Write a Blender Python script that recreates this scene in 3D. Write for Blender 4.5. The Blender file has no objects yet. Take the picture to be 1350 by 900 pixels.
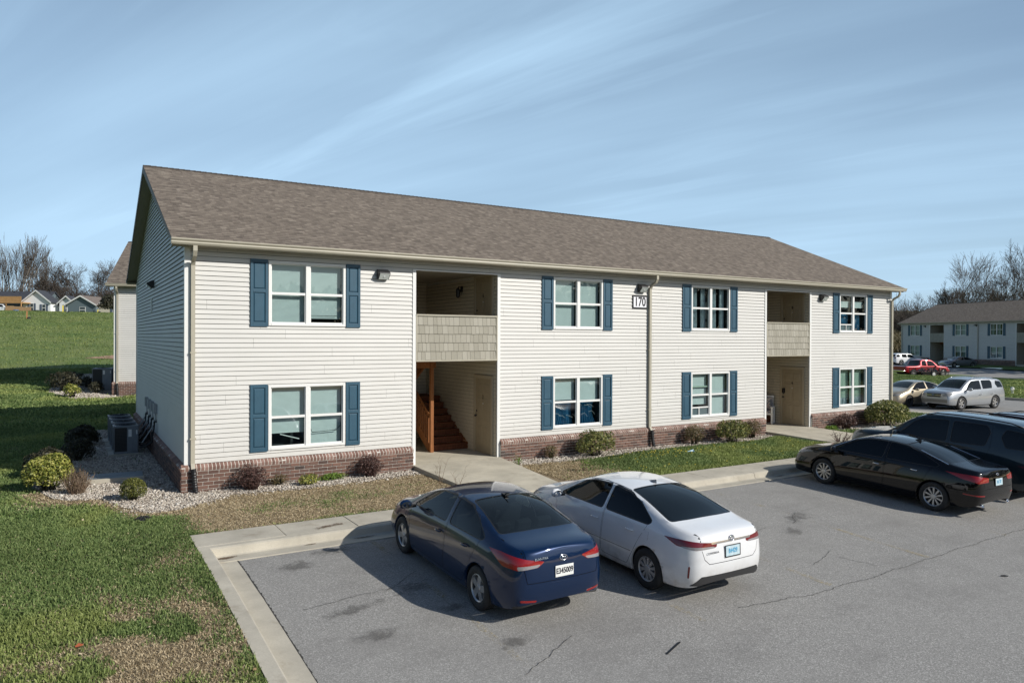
import bpy, bmesh, math, random
import numpy as np
from mathutils import Vector, Matrix, noise as mnoise
R = math.radians
scene = bpy.context.scene
col = scene.collection
rnd = random.Random(7)
nr = np.random.RandomState(11)

# ------------------------------------------------------------------ helpers
class MB:
    """collects geometry, links it as ONE mesh object"""
    def __init__(s): s.v=[]; s.f=[]; s.m=[]; s.uv=[]; s.mats=[]
    def mi(s, m):
        if m not in s.mats: s.mats.append(m)
        return s.mats.index(m)
    def face(s, pts, m=0, uv=None):
        n=len(s.v); s.v+= [tuple(p) for p in pts]; s.f.append(tuple(range(n,n+len(pts)))); s.m.append(m)
        s.uv.append(uv or [(0,0)]*len(pts))
    def box(s, a, b, m=0, M=None):
        x0,y0,z0=a; x1,y1,z1=b
        P=[Vector(p) for p in ((x0,y0,z0),(x1,y0,z0),(x1,y1,z0),(x0,y1,z0),(x0,y0,z1),(x1,y0,z1),(x1,y1,z1),(x0,y1,z1))]
        if M is not None: P=[M@p for p in P]
        n=len(s.v); s.v+=[tuple(p) for p in P]
        for f in ((0,3,2,1),(4,5,6,7),(0,1,5,4),(1,2,6,5),(2,3,7,6),(3,0,4,7)):
            s.f.append(tuple(n+i for i in f)); s.m.append(m); s.uv.append([(0,0)]*4)
    def prism(s, poly, a, b, axis='z', m=0, M=None):
        """poly 2d extruded from a to b along axis"""
        def P(p,t):
            q={'z':(p[0],p[1],t),'y':(p[0],t,p[1]),'x':(t,p[0],p[1])}[axis]
            q=Vector(q); return tuple(M@q) if M is not None else tuple(q)
        n=len(s.v); k=len(poly)
        s.v+=[P(p,a) for p in poly]+[P(p,b) for p in poly]
        F=[tuple(n+i for i in reversed(range(k))), tuple(n+k+i for i in range(k))]
        F+=[(n+i,n+(i+1)%k,n+k+(i+1)%k,n+k+i) for i in range(k)]
        for f in F: s.f.append(f); s.m.append(m); s.uv.append([(0,0)]*len(f))
    def tube(s, pts, r, n=8, m=0, caps=True):
        pts=[Vector(p) for p in pts]; rs=r if isinstance(r,(list,tuple)) else [r]*len(pts)
        base=len(s.v); up=None
        for i,p in enumerate(pts):
            d=(pts[min(i+1,len(pts)-1)]-pts[max(i-1,0)]).normalized()
            if up is None:
                up=Vector((0,0,1)) if abs(d.z)<.9 else Vector((1,0,0))
            a=d.cross(up).normalized(); b=a.cross(d).normalized(); up=b
            for k in range(n):
                t=2*math.pi*k/n; q=p+(a*math.cos(t)+b*math.sin(t))*rs[i]
                s.v.append(tuple(q))
        for i in range(len(pts)-1):
            for k in range(n):
                s.f.append((base+i*n+k,base+i*n+(k+1)%n,base+(i+1)*n+(k+1)%n,base+(i+1)*n+k)); s.m.append(m); s.uv.append([(0,0)]*4)
        if caps:
            s.f.append(tuple(base+k for k in reversed(range(n)))); s.m.append(m); s.uv.append([(0,0)]*n)
            e=base+(len(pts)-1)*n
            s.f.append(tuple(e+k for k in range(n))); s.m.append(m); s.uv.append([(0,0)]*n)
    def lathe(s, prof, n=32, axis='y', c=(0,0,0), m=0):
        """prof: list of (r, t)"""
        base=len(s.v)
        for r,t in prof:
            for k in range(n):
                a=2*math.pi*k/n; ca,sa=r*math.cos(a),r*math.sin(a)
                q={'y':(ca,t,sa),'z':(ca,sa,t),'x':(t,ca,sa)}[axis]
                s.v.append((q[0]+c[0],q[1]+c[1],q[2]+c[2]))
        for i in range(len(prof)-1):
            for k in range(n):
                s.f.append((base+i*n+k,base+(i+1)*n+k,base+(i+1)*n+(k+1)%n,base+i*n+(k+1)%n)); s.m.append(m); s.uv.append([(0,0)]*4)
    def build(s, name, mats, parent=None, smooth=False, loc=None, bevel=0, uv=False):
        me=bpy.data.meshes.new(name); me.from_pydata(s.v,[],s.f); 
        if not isinstance(mats,(list,tuple)): mats=[mats]
        for mt in mats: me.materials.append(mt)
        if len(mats)>1: me.polygons.foreach_set('material_index',s.m)
        if uv:
            l=me.uv_layers.new(name='UVMap'); flat=[c for f in s.uv for p in f for c in p]
            l.data.foreach_set('uv',flat)
        if smooth: me.polygons.foreach_set('use_smooth',[True]*len(s.f))
        me.update()
        return link(me,name,parent,loc,bevel)
def link(me,name,parent=None,loc=None,bevel=0):
    o=bpy.data.objects.new(name,me); col.objects.link(o)
    if parent is not None: o.parent=parent
    if loc is not None: o.location=loc
    if bevel:
        b=o.modifiers.new('bev','BEVEL'); b.width=bevel; b.segments=2; b.limit_method='ANGLE'
    return o
def tag(o,label=None,cat=None,group=None,kind=None):
    if label: o['label']=label
    if cat: o['category']=cat
    if group: o['group']=group
    if kind: o['kind']=kind
    return o
def thing(name,label,cat,loc=(0,0,0),rz=0,group=None):
    o=bpy.data.objects.new(name,None); col.objects.link(o); o.location=loc; o.rotation_euler=(0,0,rz)
    o.empty_display_size=.2
    return tag(o,label,cat,group)
def copy_tree(o,parent=None,kids=None):
    if kids is None:
        kids={}
        for q in bpy.data.objects:
            if q.parent: kids.setdefault(q.parent.name,[]).append(q)
    c=o.copy(); col.objects.link(c)
    if parent is not None: c.parent=parent
    for k in kids.get(o.name,[]): copy_tree(k,c,kids)
    return c
def np_mesh(name,V,F,mats,parent=None,colr=None,smooth=False):
    """V (n,3) array, F (m,k) int array, colr per-vertex (n,3)"""
    me=bpy.data.meshes.new(name); V=np.asarray(V,np.float32); F=np.asarray(F,np.int32)
    me.vertices.add(len(V)); me.vertices.foreach_set('co',V.ravel())
    k=F.shape[1]; me.loops.add(F.size); me.loops.foreach_set('vertex_index',F.ravel())
    me.polygons.add(len(F)); me.polygons.foreach_set('loop_start',np.arange(0,F.size,k,dtype=np.int32))
    try: me.polygons.foreach_set('loop_total',np.full(len(F),k,np.int32))
    except Exception: pass
    if smooth: me.polygons.foreach_set('use_smooth',np.ones(len(F),bool))
    for m in (mats if isinstance(mats,(list,tuple)) else [mats]): me.materials.append(m)
    me.update(calc_edges=True)
    if colr is not None:
        a=me.color_attributes.new('Col','FLOAT_COLOR','POINT')
        c=np.ones((len(V),4),np.float32); c[:,:3]=colr; a.data.foreach_set('color',c.ravel())
    me.validate()
    return link(me,name,parent)

# ------------------------------------------------------------------ node helpers
class NT:
    def __init__(s,name):
        s.mat=bpy.data.materials.new(name); s.mat.use_nodes=True; s.t=s.mat.node_tree; s.t.nodes.clear()
        s.out=s.n('ShaderNodeOutputMaterial')
    def n(s,ty,ins=None,**kw):
        x=s.t.nodes.new(ty)
        for k,v in kw.items(): setattr(x,k,v)
        for k,v in (ins or {}).items(): s.set(x,k,v)
        return x
    def set(s,x,k,v):
        i=x.inputs[k]
        if isinstance(v,bpy.types.NodeSocket): s.t.links.new(v,i)
        elif isinstance(v,bpy.types.Node): s.t.links.new(v.outputs[0],i)
        else:
            if i.type=='RGBA' and len(v)==3: v=(*v,1)
            i.default_value=v
    def bsdf(s,**k):
        b=s.n('ShaderNodeBsdfPrincipled')
        for a,v in k.items(): s.set(b,a.replace('_',' '),v)
        s.t.links.new(b.outputs[0],s.out.inputs[0]); return b
    def coord(s,kind='Object'): return s.n('ShaderNodeTexCoord').outputs[kind]
    def noise(s,vec,scale,detail=4,rough=.55,out='Fac',**k):
        return s.n('ShaderNodeTexNoise',{'Vector':vec,'Scale':scale,'Detail':detail,'Roughness':rough,**k}).outputs[out]
    def ramp(s,fac,stops,interp='LINEAR'):
        r=s.n('ShaderNodeValToRGB',{'Fac':fac}); e=r.color_ramp.elements; r.color_ramp.interpolation=interp
        while len(e)<len(stops): e.new(.5)
        for i,(p,c) in enumerate(stops):
            e[i].position=p; e[i].color=(*c,1) if not isinstance(c,(int,float)) else (c,c,c,1)
        return r.outputs[0]
    def mix(s,f,a,b,mode='MIX'):
        m=s.n('ShaderNodeMix',data_type='RGBA',blend_type=mode)
        for i,v in ((0,f),(6,a),(7,b)):
            if isinstance(v,bpy.types.NodeSocket): s.t.links.new(v,m.inputs[i])
            else: m.inputs[i].default_value=(*v,1) if (i and len(v)==3) else v
        return m.outputs[2]
    def math(s,op,a,b=0,c=None):
        m=s.n('ShaderNodeMath',operation=op); s.set(m,0,a); s.set(m,1,b)
        if c is not None: s.set(m,2,c)
        return m.outputs[0]
    def map(s,vec,scale=(1,1,1),rot=(0,0,0),loc=(0,0,0)):
        return s.n('ShaderNodeMapping',{'Vector':vec,'Scale':scale,'Rotation':rot,'Location':loc}).outputs[0]
    def bump(s,h,strength=.3,dist=.01):
        return s.n('ShaderNodeBump',{'Height':h,'Strength':strength,'Distance':dist}).outputs[0]
    def island(s): return s.n('ShaderNodeNewGeometry').outputs['Random Per Island']
def plain(name,c,rough=.6,metal=0,coat=0,spec=.5,var=.0,vs=8):
    t=NT(name)
    base=c
    if var:
        nz=t.noise(t.coord(),vs,5)
        base=t.mix(t.ramp(nz,[(.3,0),(.7,1)]),tuple(x*(1-var) for x in c),tuple(min(1,x*(1+var)) for x in c))
    t.bsdf(Base_Color=base,Roughness=rough,Metallic=metal,Coat_Weight=coat,Coat_Roughness=.03,Specular_IOR_Level=spec)
    return t.mat

# ------------------------------------------------------------------ materials
def island_mat(name,stops,rough=.8,bumpn=None,extra=None,rim=None):
    t=NT(name); c=t.ramp(t.island(),stops)
    if extra: 
        n=t.noise(t.coord(),extra[0],4); c=t.mix(t.ramp(n,[(.3,0),(.75,extra[1])]),c,extra[2])
    b=t.bsdf(Base_Color=c,Roughness=rough)
    if bumpn: t.set(b,'Normal',t.bump(t.noise(t.coord(),bumpn,3),.4,.004))
    return t.mat

def m_siding():
    t=NT('vinyl_siding'); co=t.coord()
    n=t.noise(t.map(co,(.6,.6,3)),1.2,5); n2=t.noise(t.map(co,(14,14,1.0)),2,3)
    c=t.mix(t.ramp(n,[(.3,0),(.75,1)]),(.595,.587,.560),(.65,.642,.615))
    c=t.mix(t.math('MULTIPLY',n2,.12),c,(.5,.47,.4))
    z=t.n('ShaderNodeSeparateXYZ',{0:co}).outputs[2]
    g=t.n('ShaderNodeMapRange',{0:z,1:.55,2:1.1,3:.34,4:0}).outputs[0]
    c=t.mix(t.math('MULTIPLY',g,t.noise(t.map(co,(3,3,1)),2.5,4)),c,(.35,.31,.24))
    c=t.mix(t.math('MULTIPLY',t.island(),.10),c,(.45,.44,.40))
    t.bsdf(Base_Color=c,Roughness=.5,Specular_IOR_Level=.35); return t.mat
def m_roof():
    t=NT('roof_shingles'); uv=t.n('ShaderNodeTexCoord').outputs['UV']
    def br(w,h,off):
        b=t.n('ShaderNodeTexBrick',{'Vector':t.map(uv,loc=(off,0,0)),'Color1':(0,0,0,1),'Color2':(1,1,1,1),'Mortar':(.5,.5,.5,1),'Scale':1.0,'Mortar Size':.004,'Mortar Smooth':.1,'Bias':0.0,'Brick Width':w,'Row Height':h},offset=.37,offset_frequency=2,squash=.7,squash_frequency=3)
        return b
    a=br(.13,.143,0); b2=br(.21,.143,.13)
    f=t.math('ADD',t.math('MULTIPLY',a.outputs[0],.62),t.math('MULTIPLY',b2.outputs[0],.38))
    c=t.ramp(f,[(0,(.098,.079,.062)),(.28,(.143,.116,.091)),(.5,(.180,.147,.115)),(.75,(.226,.187,.147)),(1,(.30,.252,.20))])
    big=t.noise(t.map(uv,(.5,1,1)),1.1,4)
    c=t.mix(t.math('MULTIPLY',big,.12),c,(.13,.115,.10))
    gr=t.noise(uv,60,3); c=t.mix(t.math('MULTIPLY',t.ramp(gr,[(.4,0),(.7,1)]),.35),c,(.33,.28,.235))
    v=t.n('ShaderNodeSeparateXYZ',{0:uv}).outputs[1]
    saw=t.math('FRACT',t.math('DIVIDE',v,.143))
    edge=t.ramp(saw,[(0,.0),(.10,.0),(.14,1),(1,1)])
    c=t.mix(t.ramp(saw,[(0,.75),(.13,.75),(.2,0),(1,0)]),c,(.04,.033,.028))
    h=t.math('ADD',t.math('MULTIPLY',f,.5),t.math('SUBTRACT',1,saw))
    b=t.bsdf(Base_Color=c,Roughness=.92,Specular_IOR_Level=.2); t.set(b,'Normal',t.bump(h,.7,.012)); return t.mat
def m_asphalt():
    t=NT('worn_asphalt'); co=t.n('ShaderNodeNewGeometry').outputs['Position']
    fine=t.n('ShaderNodeTexVoronoi',{'Vector':co,'Scale':95.0}).outputs['Color']
    fv=t.n('ShaderNodeSeparateXYZ',{0:fine}).outputs[0]
    c=t.ramp(fv,[(0,(.18,.174,.163)),(.45,(.28,.273,.258)),(.8,(.35,.341,.32)),(1,(.50,.487,.46))])
    fine2=t.noise(co,38,4,.7); c=t.mix(t.math('MULTIPLY',t.ramp(fine2,[(.35,1),(.55,0)]),.5),c,(.19,.184,.172))
    big=t.noise(co,.45,6,.62); c=t.mix(t.ramp(big,[(.35,.0),(.68,.35)]),c,(.31,.30,.28))
    big2=t.noise(t.map(co,(1,1.7,1),loc=(13,5,0)),.8,6,.65); c=t.mix(t.ramp(big2,[(.50,.0),(.75,.45)]),c,(.17,.163,.154))
    # tyre-swept darker streaks running into the stalls
    st=t.noise(t.map(co,(1.3,.16,1),loc=(3,0,0)),1.6,5,.6); c=t.mix(t.ramp(st,[(.52,0),(.75,.35)]),c,(.21,.203,.19))
    b=t.bsdf(Base_Color=c,Roughness=.88,Specular_IOR_Level=.3); t.set(b,'Normal',t.bump(fv,.35,.005)); return t.mat
def m_concrete(name='concrete',base=(.52,.48,.395)):
    t=NT(name); co=t.n('ShaderNodeNewGeometry').outputs['Position']
    n=t.noise(co,1.3,7,.65); n2=t.noise(co,60,3)
    c=t.mix(t.ramp(n,[(.35,0),(.7,1)]),tuple(x*.78 for x in base),tuple(x*1.08 for x in base))
    c=t.mix(t.math('MULTIPLY',t.ramp(n2,[(.4,0),(.8,1)]),.25),c,(.25,.23,.19))
    s=t.noise(t.map(co,loc=(5,9,0)),2.1,6,.7); c=t.mix(t.ramp(s,[(.56,0),(.74,.6)]),c,(.24,.195,.14))
    b=t.bsdf(Base_Color=c,Roughness=.85,Specular_IOR_Level=.25); t.set(b,'Normal',t.bump(n2,.25,.003)); return t.mat
def m_ground():
    t=NT('lawn_soil'); co=t.n('ShaderNodeNewGeometry').outputs['Position']
    a=t.n('ShaderNodeVertexColor',layer_name='Col').outputs[0]
    sx=t.n('ShaderNodeSeparateColor',{0:a}); dry=sx.outputs[0]; far=sx.outputs[1]
    f=t.noise(co,26,5,.75); f2=t.noise(co,3.1,5,.6); f3=t.noise(co,.35,5,.6)
    g=t.ramp(f,[(.25,(.022,.045,.012)),(.5,(.055,.095,.026)),(.72,(.115,.16,.05))])
    g=t.mix(t.ramp(f2,[(.42,0),(.7,.55)]),g,(.13,.14,.055))
    f4=t.noise(co,1.1,6,.7); f5=t.noise(t.map(co,(1,.5,1)),.12,5,.6)
    fg=t.mix(t.ramp(f3,[(.35,0),(.65,1)]),(.11,.175,.045),(.22,.26,.09))
    fg=t.mix(t.ramp(f4,[(.42,0),(.68,.65)]),fg,(.25,.245,.12))
    fg=t.mix(t.ramp(f5,[(.45,0),(.65,.5)]),fg,(.10,.175,.045))
    fg=t.mix(t.math('MULTIPLY',t.ramp(f,[(.4,0),(.7,1)]),.45),fg,(.06,.095,.028))
    g=t.mix(far,g,fg)
    d=t.ramp(f,[(.25,(.10,.07,.045)),(.5,(.24,.185,.115)),(.75,(.42,.34,.23))])
    dm=t.ramp(t.math('ADD',dry,t.math('MULTIPLY',t.math('SUBTRACT',f2,.5),.7)),[(.35,0),(.65,1)])
    c=t.mix(dm,g,d)
    b=t.bsdf(Base_Color=c,Roughness=.95,Specular_IOR_Level=.1); t.set(b,'Normal',t.bump(f,.8,.03)); return t.mat
def m_vcol(name,rough=.7,spec=.2,trans=.0):
    t=NT(name); a=t.n('ShaderNodeVertexColor',layer_name='Col').outputs[0]
    b=t.bsdf(Base_Color=a,Roughness=rough,Specular_IOR_Level=spec)
    if trans:
        tr=t.n('ShaderNodeBsdfTranslucent',{'Color':a}); mx=t.n('ShaderNodeMixShader',{0:trans})
        t.t.links.new(b.outputs[0],mx.inputs[1]); t.t.links.new(tr.outputs[0],mx.inputs[2]); t.t.links.new(mx.outputs[0],t.out.inputs[0])
    return t.mat
def m_leaf(name,stops):
    t=NT(name); c=t.ramp(t.island(),stops)
    b=t.bsdf(Base_Color=c,Roughness=.5,Specular_IOR_Level=.4)
    tr=t.n('ShaderNodeBsdfTranslucent',{'Color':c}); mx=t.n('ShaderNodeMixShader',{0:.25})
    t.t.links.new(b.outputs[0],mx.inputs[1]); t.t.links.new(tr.outputs[0],mx.inputs[2]); t.t.links.new(mx.outputs[0],t.out.inputs[0])
    return t.mat
def m_glass(name,tint,refl=.9,ior=1.5,rough=.0,alpha=None,dark=(.01,.012,.014)):
    """tinted sheet: fresnel reflection over tinted transparency (+ optional opaque body colour)"""
    t=NT(name); g=t.n('ShaderNodeNewGeometry'); dt=t.n('ShaderNodeVectorMath',{0:g.outputs['Normal'],1:g.outputs['Incoming']},operation='DOT_PRODUCT').outputs['Value']
    f0=((ior-1)/(ior+1))**2; fr=t.math('ADD',t.math('MULTIPLY',t.math('POWER',t.math('SUBTRACT',1,t.math('ABSOLUTE',dt)),5),1-f0),f0)
    gl=t.n('ShaderNodeBsdfGlossy',{'Roughness':rough,'Color':(refl,refl,refl,1)})
    tr=t.n('ShaderNodeBsdfTransparent',{'Color':tint})
    body=tr
    if alpha is not None:
        df=t.n('ShaderNodeBsdfDiffuse',{'Color':dark}); body=t.n('ShaderNodeMixShader',{0:alpha})
        t.t.links.new(tr.outputs[0],body.inputs[1]); t.t.links.new(df.outputs[0],body.inputs[2])
    mx=t.n('ShaderNodeMixShader',{0:fr}); t.t.links.new(body.outputs[0],mx.inputs[1]); t.t.links.new(gl.outputs[0],mx.inputs[2])
    t.t.links.new(mx.outputs[0],t.out.inputs[0]); return t.mat
def m_wood(name,a,b,rough=.7):
    t=NT(name); co=t.coord()
    n=t.noise(t.map(co,(9,9,1.2)),3,5); n2=t.noise(co,2.2,4)
    c=t.mix(t.ramp(n,[(.3,0),(.7,1)]),a,b); c=t.mix(t.ramp(n2,[(.5,0),(.8,.5)]),c,tuple(x*.45 for x in a))
    t.bsdf(Base_Color=c,Roughness=rough,Specular_IOR_Level=.25); return t.mat
def m_paint(name,c,metal=0.,rough=.35,flake=None,dirt=0,spec=.5):
    t=NT(name); co=t.coord(); base=c
    if flake:
        v=t.n('ShaderNodeTexVoronoi',{'Vector':co,'Scale':600.0}).outputs['Distance']
        base=t.mix(t.math('MULTIPLY',v,.6),c,flake)
    if dirt:
        z=t.n('ShaderNodeSeparateXYZ',{0:co}).outputs[2]
        g=t.n('ShaderNodeMapRange',{0:z,1:.2,2:.62,3:1,4:0}).outputs[0]
        f=t.math('MULTIPLY',t.ramp(t.noise(co,5,6,.65),[(.35,.1),(.7,1)]),t.math('MULTIPLY',g,dirt))
        base=t.mix(f,base,(.30,.24,.18))
        f2=t.math('MULTIPLY',t.ramp(t.noise(t.map(co,(1,1,2.5)),2.2,6,.7),[(.5,0),(.75,1)]),dirt*.18)
        base=t.mix(f2,base,(.38,.34,.29))
    t.bsdf(Base_Color=base,Metallic=metal,Roughness=rough,Coat_Weight=1.0,Coat_Roughness=.025,Specular_IOR_Level=spec); return t.mat

M={}
M['siding']=m_siding()
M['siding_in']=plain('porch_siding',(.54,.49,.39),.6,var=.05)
M['roof']=m_roof()
M['asphalt']=m_asphalt()
M['concrete']=m_concrete()
M['concrete_light']=m_concrete('porch_concrete',(.55,.505,.405))
M['ground']=m_ground()
M['brick']=island_mat('red_brick',[(0,(.050,.035,.030)),(.2,(.105,.056,.042)),(.6,(.150,.078,.056)),(.85,(.205,.112,.082)),(1,(.12,.07,.056))],.85,90,(1.2,.2,(.12,.10,.09)))
M['brick_cap']=island_mat('brick_sill',[(0,(.16,.09,.07)),(.5,(.225,.13,.102)),(1,(.30,.185,.15))],.85,90)
M['mortar']=plain('mortar',(.62,.58,.52),.9,var=.15,vs=20)
M['trim']=plain('white_trim',(.78,.78,.76),.45)
M['putty']=plain('putty_metal',(.42,.39,.31),.45,var=.05,vs=3)
M['fascia']=plain('fascia_dark',(.16,.13,.10),.6,var=.1)
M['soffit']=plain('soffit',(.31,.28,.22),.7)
M['shutter']=plain('shutter_blue',(.030,.088,.135),.45,var=.08,vs=5)
M['blind']=plain('blind_slats',(.66,.70,.68),.7,var=.04,vs=4)
M['shade_green']=plain('pale_green_curtain',(.50,.60,.50),.9,var=.1,vs=14)
M['curtain_blue']=plain('blue_curtain',(.06,.22,.36),.75,var=.25,vs=7)
M['curtain_white']=plain('sheer_curtain',(.55,.60,.62),.9,var=.2,vs=9)
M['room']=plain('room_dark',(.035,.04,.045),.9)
M['glass']=m_glass('window_glass',(.70,.80,.80),1.0,1.75,0.0)
M['door']=plain('door_beige',(.33,.27,.18),.5,var=.05)
M['door_trim']=plain('door_trim_beige',(.40,.34,.245),.5)
M['black']=plain('black_plastic',(.012,.012,.013),.45)
M['blackmet']=plain('black_metal',(.02,.02,.022),.4)
M['lens']=m_glass('lamp_lens',(.8,.85,.83),1.0,1.6,.08,alpha=.8,dark=(.78,.83,.81))
M['chrome']=plain('chrome',(.75,.75,.76),.12,metal=1)
M['silver']=plain('silver_wheel',(.50,.50,.50),.32,metal=.75)
M['sign']=plain('sign_white',(.82,.82,.86),.4)
M['shake']=island_mat('shake_panel',[(0,(.30,.282,.228)),(.5,(.335,.315,.258)),(1,(.375,.355,.295))],.75,60)
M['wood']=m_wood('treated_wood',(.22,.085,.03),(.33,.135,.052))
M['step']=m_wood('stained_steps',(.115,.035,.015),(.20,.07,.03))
M['rubber']=plain('tyre_rubber',(.022,.022,.022),.8,var=.3,vs=12)
M['under']=plain('underbody',(.008,.008,.008),.9)
M['seam']=plain('panel_gap',(.006,.006,.007),.8)
M['gravel']=island_mat('gravel_stone',[(0,(.20,.165,.13)),(.25,(.36,.31,.255)),(.6,(.53,.475,.40)),(.85,(.72,.67,.59)),(1,(.34,.27,.21))],.8)
M['gravel_bed']=plain('gravel_fines',(.30,.26,.21),.95,var=.45,vs=30)
M['grass']=m_vcol('grass_blade',.6,.25,.3)
M['bark']=plain('bark',(.11,.09,.075),.9,var=.25,vs=3)
M['bark_pale']=plain('pale_bark',(.30,.265,.225),.9,var=.3,vs=2)
M['twig']=plain('twigs',(.095,.078,.064),.9,var=.2,vs=1)
M['ac']=plain('ac_cabinet',(.20,.22,.24),.5,var=.06)
M['ac_dark']=plain('ac_grille',(.03,.032,.035),.5)
M['slab']=plain('access_cover',(.17,.20,.22),.6,var=.25,vs=4)
M['insul']=plain('pipe_insulation',(.015,.015,.016),.7)
M['pipe']=plain('grey_conduit',(.42,.44,.44),.5)
# ------------------------------------------------------------------ apartment building (local frame: x along the front, y back, z up)
BL=25.575; BD=12.26; ZB=.575; ZE=5.12; ZR=8.016; FF=2.75
WZT,WZB=2.186,.748
WX=[(1.681,3.428),(9.34,11.074),(14.628,16.375),(22.235,23.941)]
BZ=[(5.213,7.546),(18.185,20.5)]
ROWH=.1016
def siding(mb,P,u0,u1,z0,z1,openings=(),clip=None,gap=.008):
    """lapped siding; P(u,z,off)->point"""
    z=z0
    while z<z1-1e-4:
        zt=min(z+ROWH,z1)
        cuts=sorted({z,zt}|{c for o in openings for c in o[2:4] if z<c<zt})
        for a,b in zip(cuts[:-1],cuts[1:]):
            mid=(a+b)/2; lo,hi=u0,u1
            row=int(round((z-z0)/ROWH)); js=[]
            q_=u0-((row//2)*2.29+(row//2)**2*.613)%3.66
            while q_<u1:
                if q_>u0+.05: js.append(q_)
                q_+=3.66
            ed=[lo]+js+[hi]; iv=[(ed[k],ed[k+1]+(.0 if k==len(ed)-2 else -.003)) for k in range(len(ed)-1)]
            for o in openings:
                if o[2]<mid<o[3]:
                    nv=[]
                    for p,q in iv:
                        if o[1]<=p or o[0]>=q: nv.append((p,q)); continue
                        if o[0]>p: nv.append((p,o[0]))
                        if o[1]<q: nv.append((o[1],q))
                    iv=nv
            oa=.019*(1-(a-z)/ROWH)+.001; ob=.019*(1-(b-z)/ROWH)+.001
            first=abs(a-z)<1e-6
            if first: a=a+gap   # shadow gap under each lap
            if b-a<.004: continue
            for p,q in iv:
                pa,qa,pb,qb=p,q,p,q
                if clip:
                    la,ha=clip(a); lb,hb=clip(b)
                    pa,qa=max(p,la),min(q,ha); pb,qb=max(p,lb),min(q,hb)
                    if qa<=pa: continue
                    if qb<pb: pb=qb=(pb+qb)/2
                mb.face([P(pa,a,oa),P(qa,a,oa),P(qb,b,ob),P(pb,b,ob)])
                if first: mb.face([P(pa,a,0),P(qa,a,0),P(qa,a,oa),P(pa,a,oa)])
        z=zt
def brick_face(mb,P,u0,u1,z0,z1):
    row=0; z=z0
    while z<z1-.03:
        h=min(.0625,z1-z); u=u0-(.106 if row%2 else 0)
        while u<u1:
            a,b=max(u,u0),min(u+.197,u1)
            if b-a>.02:
                j=rnd.uniform(-.002,.002)
                c=[P(a,z,-.004),P(b,z,-.004),P(b,z+h,0),P(a,z+h,0),P(a,z,.016+j),P(b,z,.016+j),P(b,z+h,.016+j),P(a,z+h,.016+j)]
                n=len(mb.v); mb.v+=[tuple(p) for p in c]
                for f in ((4,5,6,7),(0,1,5,4),(1,2,6,5),(2,3,7,6),(3,0,4,7)):
                    mb.f.append(tuple(n+i for i in f)); mb.m.append(0); mb.uv.append([(0,0)]*4)
            u+=.213
        z+=.0767; row+=1
def rowlock(mb,P,u0,u1):
    u=u0
    while u<u1-.01:
        b=min(u+.0605,u1); j=rnd.uniform(-.003,.003)
        # sloped brick: back-top z=.575 at the wall, front edge lower and proud
        q=[(0,.41),(.100+j,.438+j),(.112+j,.508+j),(.012,.574)]
        c=[P(u,zz,oo) for oo,zz in q]+[P(b,zz,oo) for oo,zz in q]
        n=len(mb.v); mb.v+=[tuple(p) for p in c]
        for f in ((3,2,1,0),(4,5,6,7),(0,1,5,4),(1,2,6,5),(2,3,7,6)):
            mb.f.append(tuple(n+i for i in f)); mb.m.append(0); mb.uv.append([(0,0)]*4)
        u+=.0765
def PF(u,z,o): return (u,-o,z)                     # front face
def PG(u,z,o): return (-o,u,z)                     # left gable
def PR(u,z,o): return (BL+o,u,z)                   # right gable
def PB(u,z,o): return (u,BD+o,z)
def PRW(x):    return lambda u,z,o:(x-o,u,z)       # wall facing -x
def PLW(x):    return lambda u,z,o:(x+o,u,z)       # wall facing +x

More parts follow.
